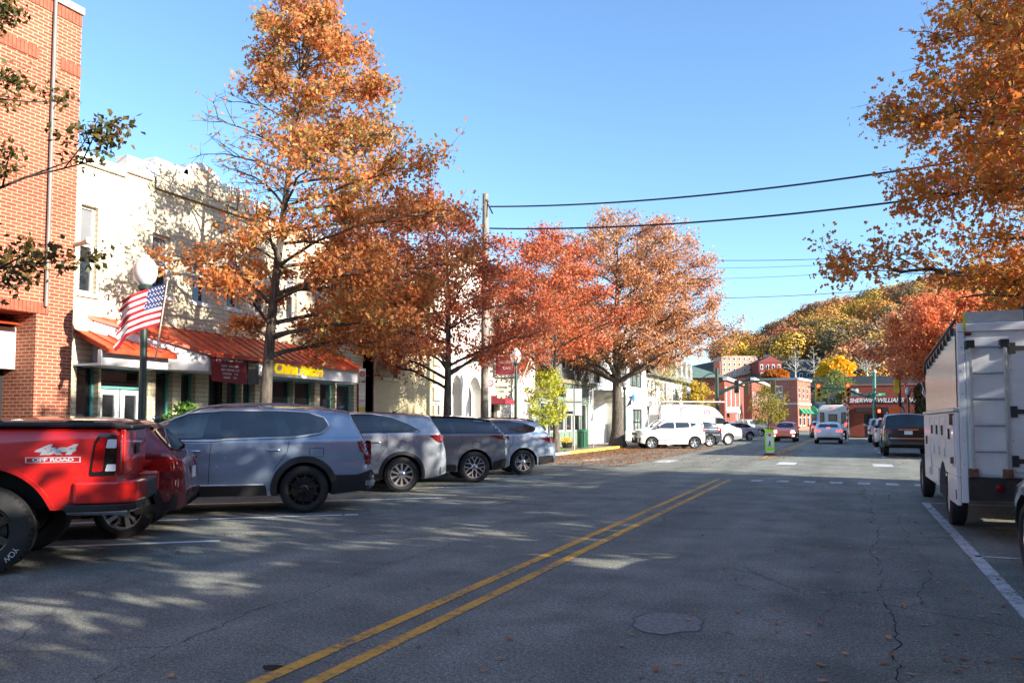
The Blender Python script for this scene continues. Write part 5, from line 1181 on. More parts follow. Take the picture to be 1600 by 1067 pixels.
# ================================================================ buildings
def wall(mb, u0, u1, z0, z1, holes, y=0.0, depth=.22, mi=0, mr=None):
    """front wall at local y (faces -y) with rectangular openings and reveals"""
    mr = mi if mr is None else mr
    xs = sorted({u0, u1, *[h[0] for h in holes], *[h[1] for h in holes]}); zs = sorted({z0, z1, *[h[2] for h in holes], *[h[3] for h in holes]})
    for a, b in zip(xs[:-1], xs[1:]):
        for c, d in zip(zs[:-1], zs[1:]):
            mx, mz = (a + b) / 2, (c + d) / 2
            if any(h[0] < mx < h[1] and h[2] < mz < h[3] for h in holes): continue
            mb.quad((a, y, c), (b, y, c), (b, y, d), (a, y, d), mi)
    for a, b, c, d in [h[:4] for h in holes]:
        e = y + depth
        mb.quad((a, y, c), (a, y, d), (a, e, d), (a, e, c), mr); mb.quad((b, y, c), (b, e, c), (b, e, d), (b, y, d), mr)
        mb.quad((a, y, d), (b, y, d), (b, e, d), (a, e, d), mr); mb.quad((a, y, c), (a, e, c), (b, e, c), (b, y, c), mr)
def shell(mb, u0, u1, z0, z1, D, y=0.0, mi=0):
    """sides, back and roof behind a front wall"""
    mb.quad((u0, y, z0), (u0, y, z1), (u0, y + D, z1), (u0, y + D, z0), mi); mb.quad((u1, y, z0), (u1, y + D, z0), (u1, y + D, z1), (u1, y, z1), mi)
    mb.quad((u0, y + D, z0), (u0, y + D, z1), (u1, y + D, z1), (u1, y + D, z0), mi); mb.quad((u0, y, z1), (u1, y, z1), (u1, y + D, z1), (u0, y + D, z1), mi)
def window(par, u0, u1, z0, z1, y=.14, fr=WHITEP, gl=DARKG, nv=0, nh=1, fw=.05, sill=None, name='window', railz=None):
    m = MB(); m.box(u0, u1, y - .03, y + .03, z0, z0 + fw); m.box(u0, u1, y - .03, y + .03, z1 - fw, z1)
    m.box(u0, u0 + fw, y - .03, y + .03, z0 + fw, z1 - fw); m.box(u1 - fw, u1, y - .03, y + .03, z0 + fw, z1 - fw)
    for k in range(1, nh + 1):
        z = railz if railz and nh == 1 else z0 + (z1 - z0) * k / (nh + 1); m.box(u0 + fw, u1 - fw, y - .025, y + .028, z - fw * .4, z + fw * .4)
    for k in range(1, nv + 1): x = u0 + (u1 - u0) * k / (nv + 1); m.box(x - fw * .35, x + fw * .35, y - .02, y + .026, z0 + fw, z1 - fw)
    o = m.build(name, fr, par)
    m = MB(); m.quad((u0, y + .015, z0), (u1, y + .015, z0), (u1, y + .015, z1), (u0, y + .015, z1)); m.build('pane', gl, o)
    if sill: m = MB(); m.box(u0 - .06, u1 + .06, -.06, y - .03, z0 - .09, z0); m.build('sill', sill, o)
    return o
def bld(name, label, X, Y, rz=PI / 2, group=None): return empty(name, (X, Y, 0), rz, label, 'building', group)
BR1 = brick('orange_red_brick', srgb(168, 92, 68), srgb(142, 72, 54), srgb(184, 152, 128))
BR2 = brick('cream_glazed_brick', srgb(228, 216, 184), srgb(216, 203, 172), srgb(180, 166, 138), .4, .11, .012, .6, .25, .12)
BR3 = brick('beige_painted_brick', srgb(196, 184, 150), srgb(188, 176, 142), srgb(168, 156, 126), .22, .075, .01, .85, .5, .15)
BR4 = brick('dark_red_brick', srgb(150, 78, 62), srgb(130, 64, 52), srgb(150, 120, 104), .21, .07, .01)
BR5 = brick('shop_brown_brick', srgb(138, 70, 56), srgb(120, 58, 48), srgb(120, 90, 78), .21, .07, .008)
STUC = mat('white_stucco', (.72, .70, .64), .85, var=.06, scale=.8, bump=.2); STUC2 = mat('warm_render', (.45, .42, .34), .85, var=.08, bump=.2)
COPE = mat('coping_stone', (.42, .40, .36), .85, var=.15)
ORANGE = mat('orange_metal_roof', srgb(190, 76, 40), .5, var=.3, scale=2.5)
BLIND = mat('window_blind', (.17, .18, .19), .6, var=.1)
FX = -14.5
def U(px, X=FX, Y0=0.0, py=600): return atX(px, py, X).y - Y0

# ---- red brick building
r = bld('brick_building', 'tall orange-red brick building with a downpipe, at the left frame edge', FX + .25, -6)
u1 = atX(120, 300, FX + .25).y + 6; ul = U(53, FX + .25, -6)
m = MB(); wall(m, 0, u1, 0, 9.75, [(1.5, ul, .15, 3.55)], 0, .9); shell(m, 0, u1, 0, 9.75, 12)
m.build('wall', BR1, r)
m = MB(); m.box(-.05, u1 + .03, -.05, .25, 9.75, 9.9); bevel(m.build('coping', COPE, r), .01)
def soldier(par, u0, u1_, z, h=.22, d=.02):
    m = MB(); n = int((u1_ - u0) / .078)
    for i in range(n): x = u0 + i * (u1_ - u0) / n; m.box(x + .005, x + (u1_ - u0) / n - .005, -d, .0, z, z + h)
    return m.build('soldier_course', mat('soldier_brick', srgb(156, 84, 62), .85, var=.25, scale=9, bump=.3), par)
soldier(r, u1 - 9, u1, 9.5); soldier(r, u1 - 9, u1 - .9, 8.45); soldier(r, u1 - .45, u1, 8.45); soldier(r, 1.2, ul + .25, 3.56, .22)
m = MB(); m.tube([(U(62, FX + .2, -6), -.06, 3.7), (U(62, FX + .2, -6), -.06, 9.98)], .035, 8); m.build('downpipe', mat('grey_conduit', (.2, .19, .18), .5), r, 50)
m = MB(); m.tube([(u1 - .02, .2, 5.02), (u1 + .0, -.25, 5.05), (u1 - .02, -.42, 5.08)], [.05, .05, .075], 12); m.build('flood_lamp', mat('lamp_ivory', (.5, .46, .38), .5), r, 50)
m = MB(); m.box(1.5, ul, .88, .9, .15, 3.55); m.build('shop_interior', INTER, r)
for a, b in ((ul - 1.35, ul - .75), (ul - 2.4, ul - 1.45)): window(r, a, b, .5, 2.45, .7, TEAL, DARKG, 0, 0, .07)
m = MB(); m.box(1.5, ul, .55, .75, 2.5, 3.3)
for i in range(14): x = 2.0 + i * .4; 
o = m.build('fascia', mat('pale_fascia', (.6, .58, .54), .6), r)
m = MB()
m.add([(1.5, .25, 3.32), (ul - .05, .25, 3.32), (ul - .05, .8, 3.5), (1.5, .8, 3.5)], [(0, 1, 2, 3)]); m.build('canopy_roof', ORANGE, r)

# ---- cream brick restaurant
r = bld('restaurant_building', 'cream brick restaurant with a domed parapet and an orange metal awning roof', FX, 11.45)
Y0 = 11.45; W = 21.95 - Y0
u = lambda px, X=FX: U(px, X, Y0)
holes = [(u(117.5) + .02, u(146), 4.15, 5.98)] + [(u(a), u(b), 4.38, 5.78) for a, b in ((233, 262), (297, 322), (351.5, 373))]
p0 = u(373) + .55
for k in range(4): holes.append((p0 + k * 1.28, p0 + k * 1.28 + .48, 4.38, 5.78))
gz = 2.66
ent = [(.1, .62, .5, gz), (.68, 1.9, .12, gz), (2.12, 2.62, .5, gz), (u(283), u(306), .3, gz), (u(326), u(350) + .1, .12, gz), (u(352) + .05, u(378), .3, gz), (u(380), u(399), .3, gz), (u(424), u(459), .5, gz), (u(460), u(492), .5, gz), (u(500), u(524), .5, gz), (u(526), u(553), .5, gz)]
m = MB(); wall(m, -.3, W, .1, 7.0, holes + ent, 0, .3); shell(m, -.3, W, .1, 7.0, 14)
m.build('wall', BR2, r)
for i, h in enumerate(holes):
    o = window(r, *h, .14, WHITEP, DARKG, 0, 1, .055, WHITEP, railz=h[2] + (h[3] - h[2]) * (.48 if i else .55))
    m = MB(); zz = h[2] + (h[3] - h[2]) * (.52 if i else .6); m.box(h[0] + .05, h[1] - .05, .148, .153, zz, h[3] - .05); m.build('blind', BLIND, o)
# parapet: coping, steps and dome
PAR = mat('parapet_white', (.78, .77, .73), .7, var=.05)
m = MB(); m.box(-.3, u(186), -.08, .25, 6.82, 7.03); m.box(u(186), u(186) + .75, -.08, .3, 6.95, 7.32); m.box(u(186) + .75, u(186) + 1.75, -.08, .3, 7.05, 7.5)
c0, rd = u(305) + .05, .72
pts = [(c0 + rd * math.cos(a), 7.1 + rd * .95 * math.sin(a)) for a in [PI * k / 20 for k in range(21)]]
m.prism(pts, -.08, .3); m.box(c0 + rd, c0 + rd + .9, -.08, .3, 7.05, 7.5); m.box(c0 + rd + .9, c0 + rd + 1.7, -.08, .3, 6.95, 7.32); m.box(c0 + rd + 1.7, W, -.08, .25, 6.82, 7.03)
bevel(m.build('parapet', PAR, r), .015)
m = MB(); pts = [(c0 + (rd - .14) * math.cos(a), 7.1 + (rd - .14) * .95 * math.sin(a)) for a in [PI * k / 20 for k in range(21)]]; m.prism(pts, -.085, -.08); m.prism([(u(186) + .8, 6.8), (u(186) + .8, 7.36), (c0 + 1.6, 7.36), (c0 + 1.6, 6.8)], -.083, -.0802); m.build('gable_panel', BR2, r)
# shop fronts
m = MB(); m.box(.05, W - .1, 1.2, 1.25, .12, 3); m.build('shop_interior', INTER, r)
for i, h in enumerate(ent):
    if i == 1: 
        window(r, h[0], h[1], 2.2, gz, .16, TEAL, DARKG, 0, 0, .05)
        c = (h[0] + h[1]) / 2
        for a, b in ((h[0] + .06, c - .02), (c + .02, h[1] - .06)):
            o = window(r, a, b, .14, 2.18, .18, mat('door_white', (.66, .68, .68), .4), DARKG, 0, 1, .11, name='door')
            m = MB(); m.box(a + .2, b - .2, .14, .16, .95, 1.15); m.build('door_notice', mat('paper_white', (.75, .74, .7), .8), o)
    elif i == 4: window(r, *h, .26, mat('door_dark', (.03, .03, .03), .4), DARKG, 0, 0, .08, name='door')
    else: window(r, *h, .18, TEAL, DARKG, 0, 0, .055)
# white fascias and orange awning roofs
WF = mat('fascia_white', (.62, .62, .62), .6, var=.08, scale=2)
m = MB(); m.box(0, 1.7, -.8, -.7, 2.62, 2.93); m.box(0, 1.7, -.7, 0, 2.62, 2.66); m.build('fascia', WF, r)
WA = u(563, FX + 1.15)
m = MB(); m.box(2.6, WA - .02, -1.06, -.96, 2.64, 3.03); m.box(2.6, WA - .02, -.96, 0, 2.64, 2.68); m.add([(WA - .03, -.96, 2.68), (WA - .03, 0, 2.68), (WA - .03, 0, 3.6), (WA - .03, -.96, 3.05)], [(0, 1, 2, 3)]); m.build('fascia', WF, r)
m = MB(); m.add([(.45, -.02, 3.62), (2.6, -1.06, 3.03), (2.6, -1.06, 2.64), (.45, -.02, 2.64), (.5, .0, 3.6), (2.66, -.97, 3.0), (2.66, -.97, 2.64), (.5, .0, 2.64)], [(0, 1, 2, 3), (7, 6, 5, 4), (0, 4, 5, 1), (3, 2, 6, 7)]); m.add([(.45, 0, 2.65), (2.6, -1.06, 2.65), (2.6, 0, 2.65)], [(0, 1, 2)]); m.build('gable_fascia', WF, r)
def seam_roof(u0, u1_, yo, zo, yi, zi, n):
    m = MB(); m.add([(u0, yo, zo), (u1_, yo, zo), (u1_, yi, zi), (u0, yi, zi), (u0, yo, zo - .07), (u1_, yo, zo - .07), (u1_, yi, zi - .07), (u0, yi, zi - .07)], [(0, 1, 2, 3), (4, 7, 6, 5), (0, 4, 5, 1), (1, 5, 6, 2), (0, 3, 7, 4)])
    for i in range(n + 1): x = u0 + (u1_ - u0) * i / n; m.add([(x - .012, yo, zo), (x + .012, yo, zo), (x + .012, yi, zi), (x - .012, yi, zi), (x - .012, yo, zo + .03), (x + .012, yo, zo + .03), (x + .012, yi, zi + .03), (x - .012, yi, zi + .03)], [(4, 5, 6, 7), (0, 1, 5, 4), (0, 4, 7, 3), (1, 2, 6, 5)])
    m.box(u0, u1_, yo - .06, yo + .02, zo - .1, zo - .005)
    return m.build('canopy_roof', ORANGE, r)
seam_roof(-.0, 1.75, -.95, 2.95, .0, 3.36, 5); seam_roof(2.6, WA, -1.18, 3.06, .0, 3.68, 18)
m = MB(); v = [(.32, .0, 3.69), (2.6, -1.18, 3.06), (2.6, 0, 3.68)]; v += [(a, b, c - .07) for a, b, c in v]; m.add(v, [(0, 1, 2), (5, 4, 3), (0, 3, 4, 1)])
for i in range(1, 6): k = i / 6; x = .32 + 2.28 * k; m.add([(x - .012, 0, 3.72), (x + .012, 0, 3.72), (x + .012, -1.18 * k, 3.69 - .63 * k + .03), (x - .012, -1.18 * k, 3.69 - .63 * k + .03)], [(0, 1, 2, 3)])
m.build('canopy_hip', ORANGE, r)
# signs
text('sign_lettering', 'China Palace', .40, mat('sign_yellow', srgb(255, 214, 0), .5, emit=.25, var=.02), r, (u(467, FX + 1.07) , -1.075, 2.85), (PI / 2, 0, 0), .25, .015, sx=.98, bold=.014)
m = MB(); a, b = u(330, FX + 1.12), u(384, FX + 1.12)
vs = [(a, -1.12, 3.04), (b, -1.12, 3.02), (b + .0, -1.16, 2.38), (a - .02, -1.16, 2.42)]; m.add(vs + [(x, y + .02, z) for x, y, z in vs], [(0, 3, 2, 1), (4, 5, 6, 7), (0, 1, 5, 4), (1, 2, 6, 5), (2, 3, 7, 6), (3, 0, 4, 7)])
bn = m.build('menu_banner', mat('banner_maroon', srgb(122, 22, 30), .7), r)
bw = (a + b) / 2
text('banner_lettering', 'JAPANESE BOX', .13, mat('banner_white', (.7, .68, .66), .7), bn, (bw, -1.135, 2.94), (PI / 2, 0, 0), 0, .002, sx=1.0, bold=.003)
for i, s_ in enumerate(('SUSHI   ROLL   9.95', 'BEEF TERIYAKI  8.95', 'CHICKEN     7.95', 'SHRIMP     9.95')): text('banner_lettering', s_, .072, mat('banner_white', (.7, .68, .66), .7), bn, (bw, -1.155, 2.78 - i * .09), (PI / 2, 0, 0), 0, .002, sx=.95)
m = MB(); m.box(u(386, FX + 1.1), u(403, FX + 1.1), -1.12, -1.1, 2.4, 3.0); m.build('menu_board', mat('board_dark', (.06, .05, .035), .6, var=.5, scale=9), r)
m = MB(); m.tube([(.0, -.02, gz - .02), (.9, -.1, gz - .28), (1.8, -.12, gz - .3), (2.5, -.05, gz - .05)], .008, 4); m.build('string_light_cable', BLACK, r)
m = MB(); m.box(u(558), u(561), -.12, 0, .12, 2.7); m.build('red_downpipe', mat('pipe_red', (.3, .05, .03), .6), r)
# clipped shrub by the door
sh = empty('potted_shrub', (FX + .75, 11.45 + u(286, FX + .7) , .13), 0, 'leafy green potted shrub by the restaurant door', 'plant')
m = MB(); m.lathe([(.001, 0), (.2, 0), (.27, .4), (.24, .4), (.22, .36), (.001, .36)], 20); m.build('pot', mat('terracotta', (.3, .12, .07), .8), sh, 40)
rng = np.random.default_rng(4); P = rng.normal(size=(1800, 3)); P /= np.linalg.norm(P, axis=1)[:, None]; P *= rng.uniform(.6, 1, 1800)[:, None] * np.array([.5, .5, .75]); P[:, 2] += 1.1
leaves_mesh('foliage', P, .1, leafmat('shrub_leaves', S((24, 52, 20), (60, 100, 36), (96, 130, 50), (40, 74, 30)), .3), sh)

# ---- beige painted brick building with blind window
yb = 21.95; r = bld('beige_building', 'windowless beige painted brick building with a bricked-in window and stone quoins', FX, yb)
u = lambda px, X=FX: U(px, X, yb)
m = MB(); wall(m, u(583.5), u(676), .1, 6.6, [(u(597), u(621), 2.98, 4.2)], 0, .16); wall(m, 0, u(583.5), .1, 5.2, [], 1.5); m.quad((u(583.5), 0, .1), (u(583.5), 0, 6.6), (u(583.5), 1.5, 6.6), (u(583.5), 1.5, .1)); shell(m, u(583.5), u(676), .1, 6.6, 14); shell(m, 0, u(583.5), .1, 5.2, 12, 1.5)
m.quad((u(597), .16, 2.98), (u(621), .16, 2.98), (u(621), .16, 4.2), (u(597), .16, 4.2)); m.build('wall', BR3, r)
m = MB(); m.box(u(597) - .08, u(621) + .08, -.08, .1, 2.88, 2.98); m.build('sill', STUC2, r)
m = MB(); m.box(.0, u(583.5) - .02, .9, 1.5, 3.5, 3.75); m.prism([(0, 3.75), (u(583.5) - .05, 3.75), (u(583.5) - .05, 3.8), (u(575), 4.1)], .9, 1.5); m.build('porch_roof', STUC2, r)
m = MB(); m.box(u(583.5) - .03, u(583.5) + .03, -.05, .0, .1, 6.6); m.build('downpipe', mat('pipe_pinkish', (.5, .36, .3), .6), r)
m = MB(); m.box(0, u(676), -.05, .3, 6.6, 6.75); m.build('coping', COPE, r)
for i in range(9):
    m = MB(); w_ = .42 if i % 2 else .62; z = .3 + i * .66; m.box(u(676) - .02, u(690) if i % 2 == 0 else u(690) - .12, -.1, .1, z, z + .5); bevel(m.build('quoin', STUC2, r), .02)
m = MB(); m.box(u(676), u(690), .0, 3, .1, 6.6); m.build('end_pier', STUC2, r)
m = MB(); m.box(u(650), u(668), -.1, .0, 1.5, 1.75); m.build('wall_sign', mat('sign_green_dark', (.02, .05, .04), .5), r)

# ---- white building with pointed arches
def arch_pts(a, b, z0, zs, zt, n=10):
    c = (a + b) / 2; L = []
    for k in range(n + 1): t = k / n; L.append((a + (c - a) * (1 - math.cos(t * PI / 2)) * 1.0, zs + (zt - zs) * math.sin(t * PI / 2)))
    return L, [(2 * c - x, z) for x, z in reversed(L[:-1])]
def arch_window(par, a, b, z0, zs, zt, y, fr, gl, gap=None, nm='arched_window', bars=True):
    L, R_ = arch_pts(a, b, z0, zs, zt); P = [(a, z0)] + L + R_ + [(b, z0)]
    m = MB(); m.add([(x, y, z) for x, z in P], [tuple(range(len(P)))]); o = m.build(nm, gl, par)
    m = MB(); m.tube([(x, y - .03, z) for x, z in P], .05, 6)
    if bars: c = (a + b) / 2; m.tube([(c, y - .02, z0), (c, y - .02, zt)], .02, 4); m.tube([(a, y - .02, (z0 + zs) / 2 + .3), (b, y - .02, (z0 + zs) / 2 + .3)], .02, 4)
    m.build('window_frame', fr, o); return o
def arch_wall(m, a, b, zs, zt, y=0, depth=.3):
    """spandrels that turn a square-headed opening (top zt) into a pointed arch"""
    L, R_ = arch_pts(a, b, 0, zs, zt)
    for P, cx in ((L, a), (R_, b)):
        n = len(P); v = [(x, y, z) for x, z in P] + [(x, y + depth, z) for x, z in P] + [(cx, y, zt), (cx, y + depth, zt)]
        f = [(i, i + 1, n + i + 1, n + i) for i in range(n - 1)] + [((2 * n), i, i + 1) for i in range(n - 1)]; m.add(v, f)
yb = u(690) + 21.95; ya = yb
r = bld('arched_building', 'white rendered building with two tall pointed arches', FX, yb)
u = lambda px, X=FX: U(px, X, ya); e = U(763, FX, ya)
ar = [(u(706), u(722), .3, 3.35), (u(732), u(752), .3, 3.35)]
m = MB(); wall(m, 0, e, .1, 8.2, ar, 0, .5); 
for a, b, c, d in ar: arch_wall(m, a, b, 2.55, 3.35, 0, .5)
shell(m, 0, e, .1, 8.2, 14); m.build('wall', STUC, r)
m = MB(); m.box(0, e, 1.4, 1.45, .1, 4); m.build('back_wall', STUC2, r)
for a, b, c, d in ar: arch_window(r, a + .05, b - .05, .3, 2.45, 3.2, .45, WHITEP, DARKG); m = MB(); m.prism([((a + b) / 2 - .14, 3.45), ((a + b) / 2 + .14, 3.45), ((a + b) / 2 + .1, 3.85), ((a + b) / 2 - .1, 3.85)], -.06, 0); m.build('keystone', mat('keystone_mauve', (.42, .34, .4), .7), r)
m = MB(); m.box(0, e, -.12, .3, 8.2, 8.4); m.build('cornice', STUC, r)

# ---- shop with mosaic gothic windows and maroon sign
yc = ya + e; r = bld('mosaic_building', 'pale shopfront with two white gothic mosaic windows and a small maroon awning', FX, yc)
u = lambda px, X=FX: U(px, X, yc); e = U(836, FX, yc)
m = MB(); wall(m, 0, e, .1, 7.4, [(.25, 1.0, .12, 2.5), (u(787), u(802), .9, 3.0), (u(811), u(828), .9, 3.0), (.6, 1.6, 4.6, 6.2), (2.6, 3.6, 4.6, 6.2)], 0, .25)
arch_wall(m, u(787), u(802), 2.2, 3.0, 0, .25); arch_wall(m, u(811), u(828), 2.2, 3.0, 0, .25); shell(m, 0, e, .1, 7.4, 14); m.build('wall', mat('grey_cream_render', (.5, .47, .4), .85, var=.15, scale=1.5, bump=.3), r)
def mosaic():
    m, t, p, out = nt('mosaic_glass'); p.inputs['Roughness'].default_value = .35; tc = t.nodes.new('ShaderNodeTexCoord'); v = t.nodes.new('ShaderNodeTexVoronoi'); v.inputs['Scale'].default_value = 9; t.links.new(tc.outputs['Object'], v.inputs['Vector'])
    r_ = ramp(t, v.outputs['Color'], [(.2, (.12, .14, .16)), (.45, (.5, .52, .54)), (.8, (.75, .74, .72))]); t.links.new(r_.outputs[0], p.inputs['Base Color']); return m
MOS = mosaic()
for a, b in ((u(787), u(802)), (u(811), u(828))): arch_window(r, a + .04, b - .04, .9, 2.15, 2.92, .12, WHITEP, MOS, bars=True)
for a in (.6, 2.6): window(r, a, a + 1, 4.6, 6.2, .15, WHITEP, DARKG, 0, 1)
window(r, .25, 1.0, .12, 2.5, .2, BLACK, DARKG, 0, 0, .08, name='door')
MAR = mat('maroon_canvas', srgb(128, 36, 52), .8); m = MB(); m.add([(.15, -.02, 2.75), (1.15, -.02, 2.75), (1.15, -.75, 2.42), (.15, -.75, 2.42), (.15, -.75, 2.25), (1.15, -.75, 2.25), (.15, -.02, 2.25), (1.15, -.02, 2.25)], [(0, 1, 2, 3), (3, 2, 5, 4), (0, 3, 4, 6), (1, 7, 5, 2)]); m.build('awning', MAR, r)
m = MB(); m.box(0, e, -.1, .3, 7.4, 7.6); m.build('cornice', STUC, r)
sg = empty('projecting_sign', (FX, yc + u(770, FX), 0), PI / 2, 'maroon rectangular shop sign with pale lettering sticking out above the mosaic windows', 'sign')
m = MB(); m.box(-.03, .03, -1.25, -.15, 3.55, 4.35); o = m.build('board', mat('sign_maroon', srgb(134, 28, 50), .5), sg); m = MB(); m.tube([(0, 0, 4.42), (0, -1.3, 4.42)], .025, 6); m.build('bracket', BLACK, sg)
text('lettering', 'CRANBERRY', .16, mat('sign_white', (.75, .73, .7), .6), o, (-.035, -.7, 4.08), (PI / 2, 0, -PI / 2), 0, .002); text('lettering', 'CAFE', .16, mat('sign_white', (.75, .73, .7), .6), o, (-.035, -.7, 3.82), (PI / 2, 0, -PI / 2), 0, .002)

# ---- green shopfront building
yd = yc + e; r = bld('green_shop_building', 'dark grey and green building with an upper bay window and green shopfront panels', FX, yd)
u = lambda px, X=FX: U(px, X, yd); e = U(920, FX, yd)
SG = mat('sage_green_paint', (.16, .22, .17), .6, var=.15); DGR = mat('charcoal_panel', (.10, .10, .095), .7, var=.15)
hs = [(.8 + k * 1.35, 1.95 + k * 1.35, .95, 2.5) for k in range(6)]
m = MB(); wall(m, 0, e, .1, 2.9, hs, 0, .2); m.build('shopfront', SG, r)
for h in hs: window(r, *h, .1, WHITEP, DARKG, 0, 0, .05)
m = MB(); wall(m, 0, e, 2.9, 7.0, [(3.0 + k * 1.2, 3.8 + k * 1.2, 4.4, 6.1) for k in range(4)], 0, .2); shell(m, 0, e, .1, 7.0, 14); m.build('wall', DGR, r)
for k in range(4): window(r, 3.0 + k * 1.2, 3.8 + k * 1.2, 4.4, 6.1, .1, WHITEP, DARKG, 0, 1)
m = MB(); m.box(-.0, e, -.5, .1, 3.55, 3.75); m.prism([(0, 3.4), (e, 3.4), (e, 3.55), (0, 3.55)], -.35, .0); m.build('cornice', mat('olive_cornice', (.2, .18, .11), .7), r)
m = MB(); m.box(.3, 2.4, -.6, -.45, 3.75, 4.5); m.build('fascia_panel', DGR, r)
for k in range(3): m = MB(); m.box(3.2 + k * 1.4, 4.4 + k * 1.4, -.45, -.4, 3.0, 3.5); m.build('sign_panel', mat('mottled_green', (.12, .16, .13), .6, var=.5, scale=5), r)
for k in range(9): m = MB(); m.box(.2 + k * .85, .9 + k * .85, -.03, .0, .2, .85); bevel(m.build('panel', SG, r), .01)
pb = empty('pumpkin_planter', (FX + 1.2, yd + 1.4, .13), 0, 'low planter of yellow flowers by the green shopfront', 'planter'); m = MB(); m.lathe([(.001, 0), (.22, 0), (.3, .3), (.001, .28)], 16); m.build('pot', BLACK, pb, 40)
P = np.random.default_rng(2).normal(size=(300, 3)) * np.array([.16, .16, .09]) + np.array([0, 0, .4]); leaves_mesh('flowers', P, .08, leafmat('yellow_flowers', S((220, 170, 30), (240, 200, 60), (60, 90, 30)), .3), pb)

# ---- white two storey building
ye = yd + e; r = bld('white_building', 'bright white two-storey building with large black-framed windows behind the broad oak', FX, ye)
u = lambda px, X=FX: U(px, X, ye); e = U(1009, FX, ye)
z_ = lambda px, py: atX(px, py, FX).z
up = [(u(969), u(980), 3.9, 5.75), (u(984), u(1003), 4.0, 5.8)]; lo_ = [(u(972), u(978), .2, 2.8), (u(988), u(1003), .5, 2.4), (u(928), u(938), 3.9, 5.6)]
m = MB(); wall(m, 0, e, .1, 7.2, up + lo_, 0, .25); shell(m, 0, e, .1, 7.2, 14); m.build('wall', mat('bright_white_render', (.78, .78, .76), .8, var=.04), r)
for i, h in enumerate(up + lo_): window(r, *h, .1, BLACK if i != 2 else BLACK, glassy('pale_glass', (.12, .16, .15), .06) if i < 2 or i == 3 else DARKG, 2 if i in (1, 3) else 0, 1, .09, name='window' if i != 2 else 'door')
m = MB(); m.box(0, e, -.1, .3, 7.2, 7.4); m.build('cornice', STUC, r)
m = MB(); m.prism([(u(925), 3.4), (u(948), 3.4), (u(948), 3.2), (u(925), 2.6)], -1.3, 0); m.build('porch_roof', STUC2, r)
m = MB(); m.box(u(948) - .1, u(948), -1.3, 0, .13, 3.2); m.build('porch_wall', mat('grey_boards', (.4, .39, .36), .8, var=.15, scale=3), r)
sg = empty('round_shop_sign', (FX, ye + u(984), 0), PI / 2, 'small blue round sign on the white two-storey building', 'sign'); m = MB(); m.lathe([(.001, -.08), (.3, -.08), (.3, .0)], 20, 0, Matrix.Translation((.9, 0, 3.2)), 'y'); m.build('disc', mat('sign_blue', (.03, .16, .4), .5), sg, 40)
text('lettering', 'LE LAW', .36, mat('sign_navy', (.02, .03, .08), .5), sg, (-.3, -.04, 3.2), (PI / 2, 0, 0), 0, .01)

# ---- dormered row houses
yf = ye + e; hw = (80.5 - yf) / 4
SHG = mat('grey_green_shingle', (.16, .165, .14), .9, var=.3, scale=5, bump=.4)
for k in range(4):
    r = bld('row_house', ['row house with grey shingled mansard roof, first beyond the white two-storey building', 'row house with grey shingled mansard roof, second beyond the white two-storey building', 'row house with grey shingled mansard roof, third beyond the white two-storey building', 'row house with grey shingled mansard roof, next to the red brick hall'][k], FX, yf + k * hw, group='row houses with mansard roofs')
    hs = [(.5, 1.5, .12, 2.5), (2.0, hw - .6, .6, 2.4)] + [(.5 + j * (hw - 1) / 3, .5 + j * (hw - 1) / 3 + .8, 3.3, 4.8) for j in range(3)]
    m = MB(); wall(m, 0, hw - .01, .1, 5.3, hs, 0, .2); shell(m, 0, hw - .01, .1, 5.3, 12); m.build('wall', [STUC, STUC2, STUC, SG][k], r)
    for j, h in enumerate(hs): window(r, *h, .1, SG if j < 2 else WHITEP, DARKG, 1 if j == 1 else 0, 1 if j > 1 else 0, .07, name='door' if j == 0 else 'window')
    m = MB(); m.add([(0, -.5, 5.2), (hw - .01, -.5, 5.2), (hw - .01, .9, 7.2), (0, .9, 7.2), (0, 2.5, 7.6), (hw - .01, 2.5, 7.6), (0, 12, 6), (hw - .01, 12, 6)], [(0, 1, 2, 3), (3, 2, 5, 4), (4, 5, 7, 6)]); m.box(0, hw - .01, -.55, .0, 5.1, 5.2); rf = m.build('roof', SHG, r)
    for j in range(2):
        x = .8 + j * (hw - 1.6) / 1.3; m = MB(); m.prism([(x, 5.4), (x + .9, 5.4), (x + .9, 6.5), (x + .45, 7.1), (x, 6.5)], -.2, 1.2); dm = m.build('dormer', mat('pale_shingle', (.34, .34, .28), .85, var=.15), rf); window(dm, x + .2, x + .7, 5.6, 6.4, -.22, WHITEP, DARKG, 0, 0, .05)
    m = MB(); m.box(.4, 2.4, -.9, -.0, 2.55, 2.7); m.build('awning', [SG, MAR, SG, BLACK][k], r)

